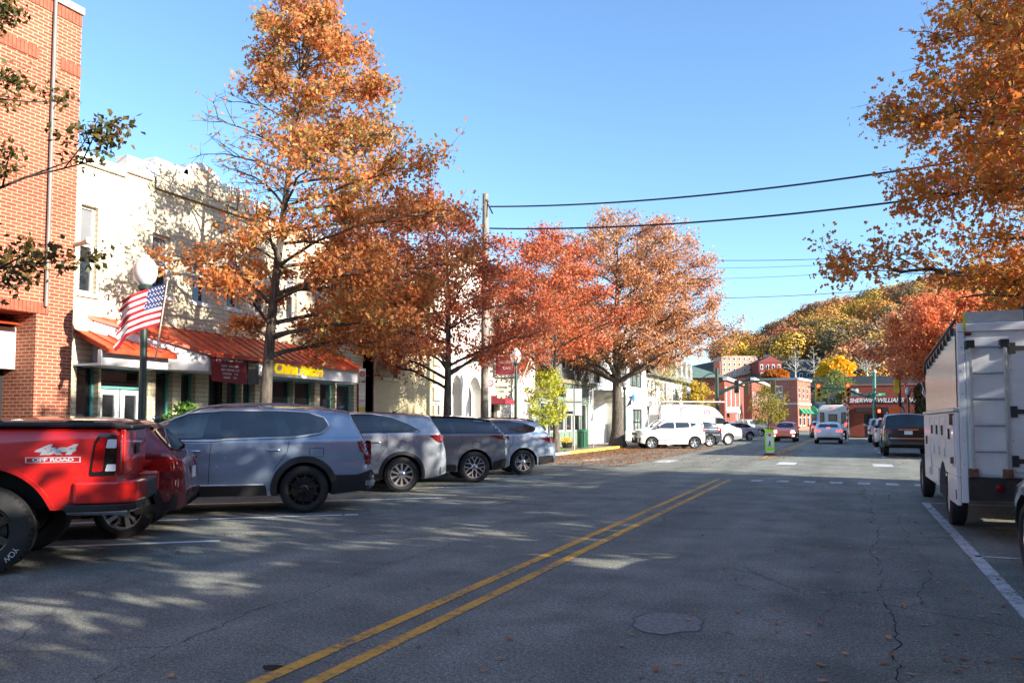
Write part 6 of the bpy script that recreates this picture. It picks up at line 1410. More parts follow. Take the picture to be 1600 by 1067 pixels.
# ---- red brick hall with green roof
def hall(name, label, X, Y, L_, D_, H, nb, roofm, side=True, brk=BR4, rz=PI / 2):
    r = bld(name, label, X, Y, rz); hs = [(1.0 + k * (L_ - 1.6) / nb, 1.0 + k * (L_ - 1.6) / nb + 1.1, 2.6 if side else 3.4, 5.0) for k in range(nb)]
    m = MB(); wall(m, 0, L_, .1, H, hs, 0, .2); shell(m, 0, L_, .1, H, D_); m.build('wall', brk, r)
    for h in hs: window(r, *h, .08, WHITEP, glassy('pale_pane', (.3, .32, .33), .1) if side else DARKG, 1, 1, .1)
    m = MB(); m.box(-.25, L_ + .1, -.35, .1, H - .25, H + .05); m.build('cornice', WHITEP, r)
    if roofm: m = MB(); m.add([(-.3, -.4, H), (L_ + .2, -.4, H), (L_ + .2, D_ + .3, H), (-.3, D_ + .3, H), (2.5, D_ / 2, H + 1.7), (L_ - 2, D_ / 2, H + 1.7)], [(0, 1, 5, 4), (1, 2, 5), (2, 3, 4, 5), (3, 0, 4)]); rf = m.build('roof', roofm, r); m = MB(); m.box(L_ * .35, L_ * .35 + .6, 1.2, 1.8, H + .2, H + 2.0); m.build('chimney', BR4, rf)
    return r
GRF = mat('green_metal_roof', (.16, .24, .19), .5, var=.12)
r = hall('brick_hall', 'red brick hall with tall white windows and a green hipped roof', -11.3, 80.5, 15.5, 9, 5.8, 4, GRF)
for k in range(1, 3): window(r, 0, 1, 2.6, 4.8, 0).matrix_local = Matrix.Translation((-.02, k * 2.6 + .4, 0)) @ Matrix.Rotation(-PI / 2, 4, 'Z')
m = MB(); m.box(1.4, 3.2, -1.0, 0, .1, .3); m.box(1.4, 1.55, -1.0, -.85, .3, 2.3); m.box(3.05, 3.2, -1.0, -.85, .3, 2.3); m.prism([(1.3, 2.3), (3.3, 2.3), (3.3, 2.45), (2.3, 2.95), (1.3, 2.45)], -1.1, 0); m.build('porch', WHITEP, r)
hall('brick_building', 'plain two-storey red brick shop with a white cornice, behind the olive-yellow tree', -10.6, 98, 20, 9, 6.6, 8, None, False)
# bank on the corner
BR6 = brick('bank_red_brick', srgb(180, 98, 76), srgb(160, 80, 62), srgb(190, 150, 130), .21, .07, .009)
r = bld('corner_bank', 'two-storey red brick corner building with an arched door and green window awnings', -7.2, 128, PI / 2 - math.radians(10))
AW = mat('green_canvas', srgb(40, 130, 90), .8)
hs = [(.9 + k * 2.6, 2.5 + k * 2.6, .8, 3.4) for k in range(3)] + [(.9 + k * 2.6, 2.0 + k * 2.6, 4.9, 6.7) for k in range(3)]
m = MB(); wall(m, 0, 8.6, .1, 8, hs, 0, .3); m.build('wall', BR6, r)
for h in hs: window(r, *h, .1, WHITEP, DARKG, 0, 1, .1)
for k in range(3): a = .8 + k * 2.6; m = MB(); m.add([(a, 0, 3.5), (a + 1.8, 0, 3.5), (a + 1.8, -.7, 2.7), (a, -.7, 2.7)], [(0, 1, 2, 3)]); m.add([(a, 0, 3.5), (a, -.7, 2.7), (a, 0, 2.7)], [(0, 1, 2)]); m.build('awning', AW, r)
m = MB(); m.box(0, 8.6, -.12, .1, 4.0, 4.3); m.box(-.1, 8.7, -.25, .3, 7.7, 8.1); m.build('stone_band', COPE, r)
sd = empty('end_frame', (0, 0, 0)); bpy.data.objects.remove(sd)
m = MB(); hs = [(-4.2, -2.9, 5.0, 7.0)]; M_ = Matrix.Rotation(-PI / 2, 4, 'Z')
w2 = MB(); wall(w2, -9, 0, .1, 8, [(-3.9, -2.2, 4.7, 6.9), (-3.7, -2.3, .12, 3.4)], 0, .3); 
o = w2.build('side_wall', BR6, r); o.matrix_local = M_; arch_window(o, -3.7, -2.3, .12, 2.6, 3.4, .25, WHITEP, DARKG, bars=False, nm='arched_door'); window(o, -3.9, -2.2, 4.7, 6.9, .1, WHITEP, BLIND, 0, 1, .12)
m = MB(); m.box(-9, 0, -.12, .1, 4.0, 4.3); m.box(-9, .1, -.25, .3, 7.7, 8.1); q = m.build('stone_band', COPE, o)
m = MB(); m.quad((0, 0, 8), (8.6, 0, 8), (8.6, 9, 8), (0, 9, 8)); m.build('roof', mat('roof_dark', (.04, .04, .045), .8), r)
# green barrel awning and dark low block behind
r = bld('low_grey_building', 'long low grey-brown building with a dark flat roof behind the shuttle bus', -4.6, 150, 0)
m = MB(); m.box(-1, 34, 0, 12, .1, 7.6); m.build('wall', mat('grey_brown_block', (.16, .145, .12), .85, var=.15), r); m = MB(); m.box(-14, 34.4, -.4, 12.4, 7.6, 9.2); m.build('roof', mat('slate_dark', (.05, .055, .065), .7), r)
m = MB(); m.box(3.4, 6.2, -.3, 0, 3.2, 6.9); m.build('orange_render_bay', mat('orange_render', (.5, .2, .09), .8), r); m = MB(); m.box(-.8, 2.8, -.15, 0, .5, 4.6); m.build('shop_glazing', glassy('blue_glass', (.05, .12, .25)), r)
for k in range(5): window(r, 8 + k * 4, 10 + k * 4, 3, 6, -.05, WHITEP, DARKG, 0, 1, .1)
m = MB(); P = [(-1.9 + 1.7 * math.sin(a), 2.6 + 1.7 * math.cos(a)) for a in [PI / 2 * k / 8 for k in range(9)]] + [(-1.9, 2.6)]; m.prism(P, -9, -2); m.build('barrel_awning', AW, r)

# ---- paint shop at the end of the street
ax0 = atY(1326.5, 640, 80).x; r = empty('paint_shop', (ax0, 80, 0), 0, 'low dark red brick paint shop with white lettering, closing the view at the junction', 'building')
m = MB(); uu = lambda px, py=640: atY(px, py, 80).x - ax0; zz = lambda px, py: atY(px, py, 80).z
wall(m, 0, 14, .1, 4.75, [(uu(1350), uu(1398), .12, 2.15)], 0, .5); shell(m, 0, 14, .1, 4.75, 14); m.build('wall', BR5, r)
m = MB(); m.box(-.05, 14.05, -.06, .3, 4.75, 4.9); m.build('coping', mat('coping_brown', (.2, .1, .08), .7), r)
m = MB(); m.box(uu(1338), uu(1400), -1.0, .0, 2.35, 2.75); m.build('canopy', BLACK, r); window(r, uu(1350), uu(1372), .12, 2.15, .3, BLACK, DARKG, 0, 0, .08, name='door'); window(r, uu(1373), uu(1398), .5, 2.15, .3, BLACK, DARKG, 1, 0, .08)
LW = mat('letter_white', (.68, .68, .7), .5, var=.03)
text('sign_lettering', 'SHERWIN-WILLIAMS  PAINTS', .53, LW, r, ((uu(1335) + uu(1425)) / 2 + .4, -.05, (zz(1380, 619) + zz(1380, 632)) / 2), (PI / 2, 0, 0), .25, .03, sx=.93, bold=.012)
m = MB(); P = [(uu(1334) + .35 * math.cos(a), zz(1380, 626) + .25 * math.sin(a)) for a in [2 * PI * k / 16 for k in range(16)]]; m.prism(P, -.07, -.03); m.build('globe_logo', mat('logo_crimson', (.3, .04, .06), .5), r)

# ---- right side: unseen buildings added to shade the road, gaps let sun streaks through
def rbuild(label, y0, y1, H, brk, X=7.8, D_=12):
    r = bld('shade_building', label, X, y1, -PI / 2, 'unseen brick buildings shading the road from the right'); L_ = y1 - y0; n = int(L_ / 2.6)
    up = [(.9 + k * 2.6, 2.0 + k * 2.6, 4.2, 6.0) for k in range(n)]; dn = [(.6 + k * 2.6, 2.6 + k * 2.6, .5, 2.6) for k in range(n)]
    m = MB(); wall(m, 0, L_, .1, H, up + dn if H > 7 else dn, 0, .2); shell(m, 0, L_, .1, H, D_); m.build('wall', brk, r)
    for h in (up if H > 7 else []) + dn: window(r, *h, .1, WHITEP, DARKG, 0, 1, .06, COPE)
    m = MB(); m.box(0, L_, -.2, .3, H, H + .25); m.build('cornice', COPE, r)
rbuild('unseen two-storey brick shops right of the camera, shading the near road', -34, -7.0, 9.5, BR4, 8.2); [rbuild('unseen brick block added for shade on the right, ' + w_, a_, b_, h_, BR5, 14.5, 3.5) for w_, a_, b_, h_ in (('behind the camera', -6.4, -.4, 6.4), ('level with the camera', .9, 5.2, 7.0), ('level with the black car', 6.6, 10.8, 6.2), ('level with the utility truck', 12.4, 20.5, 7.2))]; rbuild('unseen low brick shops shading the road from the right beyond the side street', 34.5, 72, 5.2, BR4, 8.2)
# ================================================================ street furniture
def lamp(label, x, y, H, flag=None, arm=False, group='globe street lamps'):
    r = empty('street_lamp', (x, y, .13 if x < -11.7 or x > 3.6 else 0), 0, label, 'street lamp', group); k = H - .13
    m = MB(); m.lathe([(.17, 0), (.17, .12), (.13, .2), (.12, .6), (.09, .72), (.075, .8)], 16); m.build('base', GREENM, r, 40)
    m = MB(); m.lathe([(.075, .8), (.06, k - .78), (.075, k - .77), (.07, k - .7)], 12); m.build('post', GREENM, r, 40)
    m = MB(); m.lathe([(.07, k - .7), (.13, k - .66), (.14, k - .6), (.1, k - .56)], 14); m.build('globe_collar', GREENM, r, 40)
    m = MB(); m.lathe([(.1, k - .57), (.17, k - .5), (.215, k - .36), (.2, k - .22), (.13, k - .1), (.07, k - .06), (.06, k - .02), (.001, k)], 20); m.build('globe', mat('frosted_globe', (.6, .61, .62), .35, coat=.5, var=.02), r, 60)
    m = MB(); m.tube([(0, 0, k - .02), (0, 0, k + .07)], [.02, .006], 6); m.build('finial', GREENM, r)
    return r
FLW = mat('flag_white', (.72, .71, .7), .8, var=.04); FLR = mat('flag_red', (.42, .02, .03), .8, var=.06); FLB = mat('flag_blue', (.03, .045, .16), .8, var=.06)
def flag(label, p0, p1, h, fly, w=.9, cat='flag', nosag=False):
    """pole from p0 to p1, cloth hoisted at its top, flying along the vector fly"""
    p0, p1 = Vector(p0), Vector(p1); r = empty('stars_and_stripes_flag', p0, 0, label, cat); d = (p1 - p0); L = d.length; d.normalize(); fly = Vector(fly)
    m = MB(); m.tube([(0, 0, 0), tuple(d * L)], .014, 8); m.ball(tuple(d * (L + .03)), .035, 0, 6); m.build('flag_pole', mat('pole_wood', (.5, .42, .32), .5), r, 50)
    nu, nv = 30, 26; top = d * (L - .05); down = -d; v = []
    n = fly.cross(d).normalized()
    for j in range(nv + 1):
        for i in range(nu + 1):
            t = i / nu; q = top + down * h * j / nv + fly * w * t * (1 - .04 * math.sin(j)) + n * (.07 * math.sin(t * 7 + j * .08) * t + .03 * math.sin(t * 15) * t) + Vector((0, 0, -.16 * t * t - .22 * max(0, t - .75) * (j / nv) * 3))
            v.append(tuple(q))
    m = MB(); m.v = v; m2 = [FLR, FLW, FLB]
    for j in range(nv):
        for i in range(nu): m.f.append((j * (nu + 1) + i, j * (nu + 1) + i + 1, (j + 1) * (nu + 1) + i + 1, (j + 1) * (nu + 1) + i)); m.m.append(2 if i < nu * .4 and j < 14 else (0 if (j // 2) % 2 == 0 else 1))
    cl = m.build('cloth', m2, r, 60)
    s = MB()
    for a in range(9):
        for b in range(5 if a % 2 else 6):
            jj = (a + 1) * 14 / 10; ii = (b + (1 if a % 2 else .5)) * nu * .4 / 6
            j0, i0 = int(jj), int(ii); q = Vector(v[j0 * (nu + 1) + i0]).lerp(Vector(v[(j0 + 1) * (nu + 1) + i0 + 1]), .5)
            for sg in (1, -1):
                P = [q + n * .006 * sg + (d * math.sin(k * PI / 5 + PI / 2) + fly.normalized() * math.cos(k * PI / 5 + PI / 2)) * (.026 if k % 2 == 0 else .011) * h for k in range(10)]; s.add([tuple(x) for x in P], [tuple(range(10))])
    s.build('stars', FLW, cl); return r
lp1 = atX(228, 400, -11.95); lamp('frosted globe lamp on a dark green post carrying a flag, in front of the restaurant', -11.95, lp1.y, lp1.z + .03)
def brk(x, y, z, v, par=None): return
a = atX(243, 560, -11.8); b = atX(255, 437, -11.45)
flag('US flag streaming left from the near lamp post above the red pickup', (a.x, a.y, a.z), (b.x, b.y + .1, b.z), .78, (-CRx * .98, -CRy * .98, -.2), .88)
l2 = atX(806, 690, -11.95); lamp('globe lamp hidden by red leaves, green post with a banner arm by the mosaic windows', -11.95, l2.y, 4.35)
a = atX(812, 602, -11.9); b = atX(828, 562, -11.7); flag('US flag hanging limp on the second lamp post, before the mosaic windows', (a.x, a.y, a.z), (b.x, b.y, b.z), .85, (-.3, -.12, -.75), .7)
l3 = gp(957, 694, .13); lamp('globe lamp beside the trunk of the broad oak, small black pennant', -12.3, l3.y, 4.05)
m = MB(); m.add([(-12.25, l3.y, 2.3), (-12.2, l3.y, 2.4), (-11.9, l3.y + .3, 3.1), (-11.95, l3.y + .25, 2.5), (-12.22, l3.y + .01, 2.3)], [(0, 1, 2, 3)]); o = m.build('black_pennant', mat('pennant_black', (.015, .015, .02), .8)); tag(o, 'small black pennant leaning out from the lamp by the broad oak', 'pennant')
lr = atX(1419, 612, 4.0); lamp('white globe lamp on a black post above the black SUV', 4.0, lr.y, lr.z + .35)
a = atX(1408, 660, 3.6); b = atX(1402, 622, 3.6); flag('US flag in front of the paint shop lettering, above the black SUV', (3.75, lr.y - .3, 2.3), (3.55, lr.y - .3, 3.15), .8, (-.1, 0, -.75), .8)
a = atX(1453, 640, 3.9); b = atX(1440, 598, 3.9); flag('US flag on a slanting pole just left of the utility truck', (a.x, a.y, a.z), (b.x, b.y, b.z), .8, (.1, 0, -.8), .8)
a = atX(1075, 618, -12.0); lamp('globe lamp standing behind the roof pipes of the white van', -12.0, a.y, 4.3)

# utility pole and cables
up = atX(757, 690, -12.0); pr = empty('utility_pole', (up.x, up.y, .13), 0, 'weathered wooden utility pole rising through the red oaks', 'pole')
zt = atX(757, 303, -12.0).z
m = MB(); m.tube([(0, 0, 0), (.02, 0, zt - .13)], [.155, .105], 14); m.build('pole', barkmat('weathered_pole', (.14, .12, .1), (.34, .31, .27)), pr, 50)
m = MB(); m.tube([(0, 0, zt - .3), (.35, -.1, zt - .9)], .03, 6); m.box(-.05, .05, -.1, .1, zt - 1.6, zt - 1.1); m.build('bracket', BLACK, pr)
CAB = mat('black_cable', (.012, .013, .03), .6)
def cable(label, A, B, sag, r, group=None):
    A, B = Vector(A), Vector(B); m = MB(); P = [tuple(A.lerp(B, k / 24) - Vector((0, 0, sag * 4 * (k / 24) * (1 - k / 24)))) for k in range(25)]; m.tube(P, r, 6); o = m.build('overhead_cable', CAB, None, 60); tag(o, label, 'cable', group)
A1 = atX(765, 323, -12.0); 
def sky(px, py, D): p = atD(px, py, D); return (p.x, p.y, p.z)
cable('upper of the two thick black cables crossing the sky from the utility pole', tuple(A1), sky(1560, 242, 19.5), .32, .028)
A2 = atX(765, 357, -12.0); cable('lower of the two thick black cables crossing the sky from the utility pole', tuple(A2), sky(1540, 297, 19.5), .3, .028)
for i, (a, b) in enumerate((((1000, 404), (1500, 392)), ((1000, 418), (1500, 398)), ((1020, 436), (1500, 408)), ((1020, 466), (1500, 440)))):
    cable(['uppermost thin wire over the far street', 'second thin wire over the far street', 'third thin wire over the far street', 'lowest thin wire over the far street, just above the hill'][i], sky(*a, 58), sky(*b, 52), .35, .02 if i in (0, 3) else .012, 'thin wires over the far street')

# signs on the left pavement
def post(root, h, m_=STEEL, r_=.03): m = MB(); m.tube([(0, 0, 0), (0, 0, h)], r_, 8); m.build('post', m_, root, 50)
p = atX(566, 640, -12.1); zb = atX(566, 643, -12.1).z; ztp = atX(566, 576, -12.1).z
r = empty('parking_sign', (p.x, p.y, .13), 0, 'tall narrow parking regulation sign with a yellow foot panel, by the restaurant corner', 'sign'); post(r, ztp - .2, STEEL)
M_ = Matrix.Rotation(math.radians(20), 4, 'Z')
def face(root, x0, x1, z0, z1, mt, name='board', y=-.04, th=.012, rot=M_, par=None):
    m = MB(); m.box(x0, x1, y, y + th, z0 - .13, z1 - .13, 0, rot); return m.build(name, mt, par or root)
SW = mat('sign_face_white', (.72, .72, .72), .5, var=.04); SGR = mat('sign_back_grey', (.45, .46, .48), .45, .2, var=.05)
face(r, -.09, .09, zb + .42, ztp, SW); face(r, -.085, .085, zb + .12, zb + .41, SW); face(r, -.085, .085, zb, zb + .12, mat('sign_yellow_panel', (.7, .5, .05), .5), 'foot_panel')
m = MB(); c = ztp - .14 - .13; m.lathe([(.05, -.05), (.075, -.05)], 20, 0, M_ @ Matrix.Translation((0, 0, c)), 'y'); m.build('red_ring', mat('ring_red', (.55, .03, .03), .5), r)
text('lettering', '1 HR', .085, mat('sign_ink', (.02, .02, .03), .6), r, tuple(M_ @ Vector((0, -.05, ztp - .48))), (PI / 2, 0, math.radians(20)), 0, .001, bold=.003); text('lettering', 'P', .1, mat('sign_ink', (.02, .02, .03), .6), r, tuple(M_ @ Vector((0, -.05, ztp - .27))), (PI / 2, 0, math.radians(20)), 0, .001)
text('lettering', 'ZONE', .05, mat('sign_ink', (.02, .02, .03), .6), r, tuple(M_ @ Vector((0, -.05, zb + .16))), (PI / 2, 0, math.radians(20)), 0, .001)
# hanging checkered sign + small round sign on the second lamp's arm
p = l2; r = empty('hanging_sign', (p.x, p.y - .02, .13), 0, 'cream plaque with a checkered rim hanging from the arm of the second lamp post', 'sign')
m = MB(); m.tube([(0, 0, 3.05), (-1.0 * CRx, -1.0 * CRy, 3.05)], .025, 6); m.build('arm', GREENM, r)
m = MB(); M2 = Matrix.Rotation(YAW, 4, 'Z'); m.lathe([(.001, -.02), (.3, -.02), (.36, -.02), (.36, .02), (.001, .02)], 20, 0, M2 @ Matrix.Translation((-.55, 0, 2.62)) @ Matrix.Diagonal((1.0, 1, 1.05, 1)), 'y'); pl = m.build('plaque', mat('plaque_cream', (.62, .58, .42), .6), r, 40)
for k in range(20):
    if k % 2: m = MB(); a = 2 * PI * k / 20; m.box(-.03, .03, -.03, -.021, -.03, .03, 0, M2 @ Matrix.Translation((-.55 + .325 * math.cos(a), 0, 2.62 + .34 * math.sin(a))) @ Matrix.Rotation(-a, 4, 'Y')); m.build('rim_check', BLACK, pl)
text('lettering', 'TOWNE', .13, mat('sign_ink', (.02, .02, .03), .6), pl, tuple(M2 @ Vector((-.55, -.03, 2.68))), (PI / 2, 0, YAW), 0, .002); text('lettering', 'CAFE', .1, mat('sign_ink', (.02, .02, .03), .6), pl, tuple(M2 @ Vector((-.55, -.03, 2.52))), (PI / 2, 0, YAW), 0, .002)
p = atX(766, 640, -12.1); r = empty('no_parking_sign', (p.x, p.y, .13), YAW, 'small white no-parking sign with a red ring next to the utility pole', 'sign'); post(r, 2.9)
m = MB(); m.box(-.16, .16, -.05, -.035, 2.3, 2.95); m.build('board', SW, r); m = MB(); m.lathe([(.09, -.056), (.125, -.056)], 20, 0, Matrix.Translation((0, 0, 2.75)), 'y'); m.box(-.1, .1, -.057, -.055, 2.74, 2.76, 0, Matrix.Translation((0, 0, 2.75)) @ Matrix.Rotation(.8, 4, 'Y') @ Matrix.Translation((0, 0, -2.75))); m.build('red_ring', mat('ring_red', (.55, .03, .03), .5), r)
# four panel sign seen from behind, thin post, litter bin
p = gp(901, 703, .13); r = empty('panel_sign', (-12.15, p.y, .13), YAW, 'sign of four blank grey panels seen from behind, beside the green litter bin', 'sign'); S_ = 1.0
k = 40 / FPX * 1.0; D = (Vector((-12.15, p.y, 0))).dot(CF); z1 = EYE + (658 - 607) / FPX * D - .13; z0 = EYE + (658 - 649) / FPX * D - .13; hwid = 12.5 / FPX * D
post(r, z1, STEEL, .035)
for sx in (-1, 1):
    for zz0, zz1 in ((z0, (z0 + z1) / 2 - .03), ((z0 + z1) / 2 + .03, z1)): m = MB(); x0, x1 = sorted((sx * .025, sx * hwid)); m.box(x0, x1, -.05, -.035, zz0, zz1); m.build('panel', SGR, r)
for z in ((z0 + z1) / 2,): m = MB(); m.box(-hwid, hwid, -.07, -.05, z - .025, z + .025); m.build('batten', mat('batten_dark', (.1, .13, .12), .5), r)
m = MB(); m.box(-hwid, -.05, -.056, -.05, z0 + .08, z0 + .2); m.build('sticker', BLACK, r)
pz = gp(923, 700, .13); r = empty('bare_post', (-12.1, pz.y, .13), 0, 'bare grey metal post right of the green litter bin', 'post'); post(r, 3.05)
pc = gp(912, 700, .13); r = empty('litter_bin', (-12.6, pc.y, .13), 0, 'dark green slatted litter bin with a domed lid on the pavement', 'litter bin')
GB = mat('bin_green', (.015, .11, .06), .5, coat=.3); m = MB(); m.lathe([(.001, 0), (.26, 0), (.28, .04), (.28, .07), (.24, .08), (.24, .82), (.3, .84), (.3, .9), (.24, .95), (.001, .96)], 24); m.build('drum', GB, r, 40)
for k in range(20): a = 2 * PI * k / 20; m = MB(); m.box(-.012, .012, -.008, .008, .06, .85, 0, Matrix.Translation((.275 * math.cos(a), .275 * math.sin(a), 0)) @ Matrix.Rotation(a + PI / 2, 4, 'Z')); m.build('slat', GB, r)

# pedestrian sign standing in the road
p = gp(1203, 711); r = empty('crossing_sign', (p.x, p.y, 0), YAW * .6, 'fluorescent green pedestrian crossing paddle standing in the middle of the road', 'sign'); D = Vector((p.x, p.y, 0)).dot(CF)
h = lambda py: EYE + (658 - py) / FPX * D; hw_ = 6.8 / FPX * D
FG = mat('fluorescent_green', srgb(170, 235, 20), .5, var=.03)
m = MB(); m.prism([(-hw_, h(704)), (-hw_, h(671)), (hw_, h(671)), (hw_, h(704))], -.02, .02); m.build('paddle', FG, r)
m = MB(); m.prism([(-hw_, h(704)), (hw_, h(704)), (.06, h(710) ), (-.06, h(710))], -.018, .018); m.build('foot', SW, r); m = MB(); m.lathe([(.001, .0), (.3, .0), (.28, .06), (.08, .1), (.001, .1)], 16); m.build('base', BLACK, r, 40)
m = MB(); m.box(-hw_ * .76, hw_ * .76, -.026, -.02, h(698), h(676)); bd = m.build('panel', mat('panel_pale', (.6, .66, .66), .5), r)
m = MB(); zc = h(680); m.prism([(-.09, zc + .07), (.09, zc + .07), (0, zc - .08)], -.032, -.027); m.build('yield_symbol', mat('ring_red', (.55, .03, .03), .5), bd)
m = MB(); zc = h(693); m.ball((0, -.03, zc + .13), .022, 0, 5, (1, .2, 1)); m.prism([(-.03, zc + .1), (.03, zc + .1), (.025, zc), (.06, zc - .12), (.03, zc - .12), (0, zc - .02), (-.04, zc - .12), (-.07, zc - .11), (-.03, zc)], -.032, -.027); m.build('walker_symbol', BLACK, bd)

# signals
SIGB = mat('signal_yellow', (.62, .36, .03), .5); SIGK = mat('signal_black', (.02, .02, .02), .5)
REDON = mat('signal_red_lit', (1, .05, .02), .3, emit=4)
def head(label, p, rz, body, lit=None, side=1, group=None, cat='traffic light', hang=True, lens=True):
    r = empty('traffic_light', p, rz, label, cat, group); m = MB(); m.box(-.18, .18, -.1, .12, -.53, .53); bevel(m.build('housing', body, r), .02)
    for i, z in enumerate((.35, 0, -.35)):
        m = MB(); m.lathe([(.0001, -.105), (.115, -.105), (.12, -.1)], 16, 0, Matrix.Translation((0, 0, z)), 'y'); m.build('lens', REDON if i == lit else mat('lens_dark', (.03, .03, .03), .3), r, 40)
        m = MB(); n_ = 10; v = [(.14 * math.cos(a), yy, z + .14 * math.sin(a)) for a in [PI * k / n_ - .2 * (1 - 2 * k / n_) for k in range(n_ + 1)] for yy in (-.1, -.3)]; m.add(v, [(2 * k, 2 * k + 1, 2 * k + 3, 2 * k + 2) for k in range(n_)]); m.build('visor', body, r)
    return r
DJ = 66.0
def at(px, py, D=DJ): p = atD(px, py, D); return Vector(p)
# left mast arm
SIGN_ = mat('signal_brown', (.09, .06, .025), .5)
b0 = Vector((-12.3, 0, 0)); q = at(1120, 616); r = empty('signal_mast', (q.x, q.y, 0), 0, 'dark green signal mast on the left with a long arm curving over the road', 'signal mast')
lo2 = lambda v: tuple(Vector(v) - Vector((q.x, q.y, 0)))
m = MB(); m.tube([(0, 0, 0), lo2(at(1120, 575))], [.2, .14], 12); m.build('pole', GREENM, r, 50)
m = MB(); m.tube([lo2(at(a, b)) for a, b in ((1120, 616), (1140, 607), (1160, 599), (1180, 595.5), (1210, 593.5))], [.14, .13, .11, .09, .06], 8); m.build('mast_arm', GREENM, r, 50)
m = MB(); m.tube([lo2(at(a, b)) for a, b in ((1120, 583), (1108, 584), (1098, 590), (1093, 603))], .05, 6); m.build('lamp_arm', GREENM, r, 50)
for i, (px, py, mt) in enumerate(((1151, 604, SIGK), (1167, 606, SIGN_), (1208, 604, SIGN_))):
    head(['dark traffic light first along the left mast arm', 'brown traffic light second along the left mast arm', 'brown traffic light at the tip of the left mast arm'][i], at(px, py), PI, mt, None, 1, 'traffic lights on the left mast arm')
# right mast
TG = mat('teal_green_steel', (.10, .30, .24), .45, .2); q2 = gp(1366, 678); q2 = at(1366, 660, 62); r = empty('signal_mast', (q2.x, q2.y, 0), 0, 'teal signal mast in front of the paint shop with an arm to the left', 'signal mast'); lo3 = lambda v: tuple(Vector(v) - Vector((q2.x, q2.y, 0))); a2 = lambda x, y: at(x, y, 62)
m = MB(); m.tube([(0, 0, 0), lo3(a2(1366, 581))], [.14, .11], 12); m.build('pole', TG, r, 50); m = MB(); m.ball(lo3(a2(1366, 581)), .17, 0, 6); m.build('cap', mat('cap_grey', (.5, .5, .5), .4), r, 50)
m = MB(); m.tube([lo3(a2(a, b)) for a, b in ((1366, 622), (1345, 616), (1325, 609), (1300, 606), (1262, 604))], [.12, .1, .09, .07, .05], 8); m.build('mast_arm', TG, r, 50)
m = MB(); m.tube([lo3(a2(a, b)) for a, b in ((1366, 592), (1360, 582), (1350, 577), (1340, 575), (1337, 580))], .045, 6); m.build('lamp_arm', TG, r, 50); m = MB(); m.ball(lo3(a2(1336.5, 582)), .18, 0, 6, (1, 1, .8)); m.build('lamp_head', GREENM, r, 50)
head('traffic light showing red, mid-span on the right mast arm', a2(1278, 610), .35, SIGB, 0); head('traffic light showing red, next to the white sign on the right mast arm', a2(1324, 609), .35, SIGB, 0)
r = empty('turn_sign', a2(1335.5, 613), .35, 'square white regulation sign beside the traffic light', 'sign'); m = MB(); m.box(-.28, .28, -.02, .0, -.3, .3); m.build('board', SW, r); text('lettering', 'LEFT TURN', .1, mat('sign_ink', (.02, .02, .03), .6), r, (0, -.025, .12), (PI / 2, 0, 0), 0, .001, sx=.9); text('lettering', 'SIGNAL', .1, mat('sign_ink', (.02, .02, .03), .6), r, (0, -.025, -.1), (PI / 2, 0, 0), 0, .001, sx=.9)
r = empty('street_name_sign', a2(1367, 616.5), .35, 'green street name sign on the teal mast', 'sign'); m = MB(); m.box(-.7, .7, -.2, -.18, -.11, .11); m.build('board', mat('street_sign_green', (.01, .25, .14), .5), r); text('lettering', 'BEVERLY RD', .15, mat('sign_white', (.75, .73, .7), .6), r, (0, -.205, 0), (PI / 2, 0, 0), 0, .001)
r = empty('pedestrian_signal', a2(1373, 642), .3, 'black pedestrian signal with a lit red hand beside the teal mast', 'signal'); m = MB(); m.box(-.22, .22, -.1, .1, -.22, .22); m.build('housing', SIGK, r); m = MB(); m.box(-.1, .1, -.12, -.1, -.12, .12); m.build('red_hand', REDON, r)
pq = a2(1324, 660); r = empty('signal_post', (pq.x, pq.y, 0), 0, 'slim post with red and white bands beside the shuttle bus', 'post'); m = MB(); m.tube([(0, 0, 0), (0, 0, 3.3)], .06, 8); m.build('post', mat('banded_white', (.6, .58, .56), .5), r)
for k in range(5): m = MB(); m.lathe([(.066, 1.0 + k * .45), (.066, 1.22 + k * .45)], 12); m.build('red_band', mat('band_red', (.5, .05, .03), .5), r)
a2 = lambda x, y: at(x, y, 50)
r = empty('construction_sign', a2(1398, 641), .1, 'blank bright orange roadwork sign above the black SUV', 'sign'); m = MB(); m.box(-.34, .34, -.02, .0, -.24, .24); m.build('board', mat('roadwork_orange', srgb(255, 110, 40), .5, var=.02), r); m = MB(); m.tube([(0, .03, -.24), (0, .03, -a2(1398, 641).z)], .03, 6); m.build('post', STEEL, r)
p = at(1401, 603, 58); head('yellow traffic light seen from the back above the orange sign', p, PI, mat('signal_bright_yellow', (.75, .5, .04), .5)); 
pp = at(1405, 603, 58); r = empty('signal_post', (pp.x, pp.y, 0), 0, 'dark post holding the yellow traffic light above the black SUV', 'post'); m = MB(); m.tube([(0, 0, 0), (0, 0, pp.z + .6)], .1, 8); m.build('post', SIGK, r)
r = hg = MB(); 
# clipped hedge along the paint shop car park
def hedge():
    rng = np.random.default_rng(12); n = 9000; P = np.stack([rng.uniform(4.6, 8.5, n), rng.uniform(58, 66, n), rng.uniform(0.05, 3.9, n)], 1); k = rng.random(n) < .6; P[k, 0] = 4.6 + rng.normal(0, .12, k.sum())
    r = empty('hedge', (0, 0, .13), 0, 'tall dark olive hedge between the flags left of the utility truck', 'hedge'); leaves_mesh('foliage', P, .2, leafmat('hedge_leaves', S((30, 32, 16), (60, 58, 26), (84, 74, 34), (40, 42, 22)), .2), r)
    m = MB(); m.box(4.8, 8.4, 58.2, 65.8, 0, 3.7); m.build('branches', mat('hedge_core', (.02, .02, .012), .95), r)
hedge()

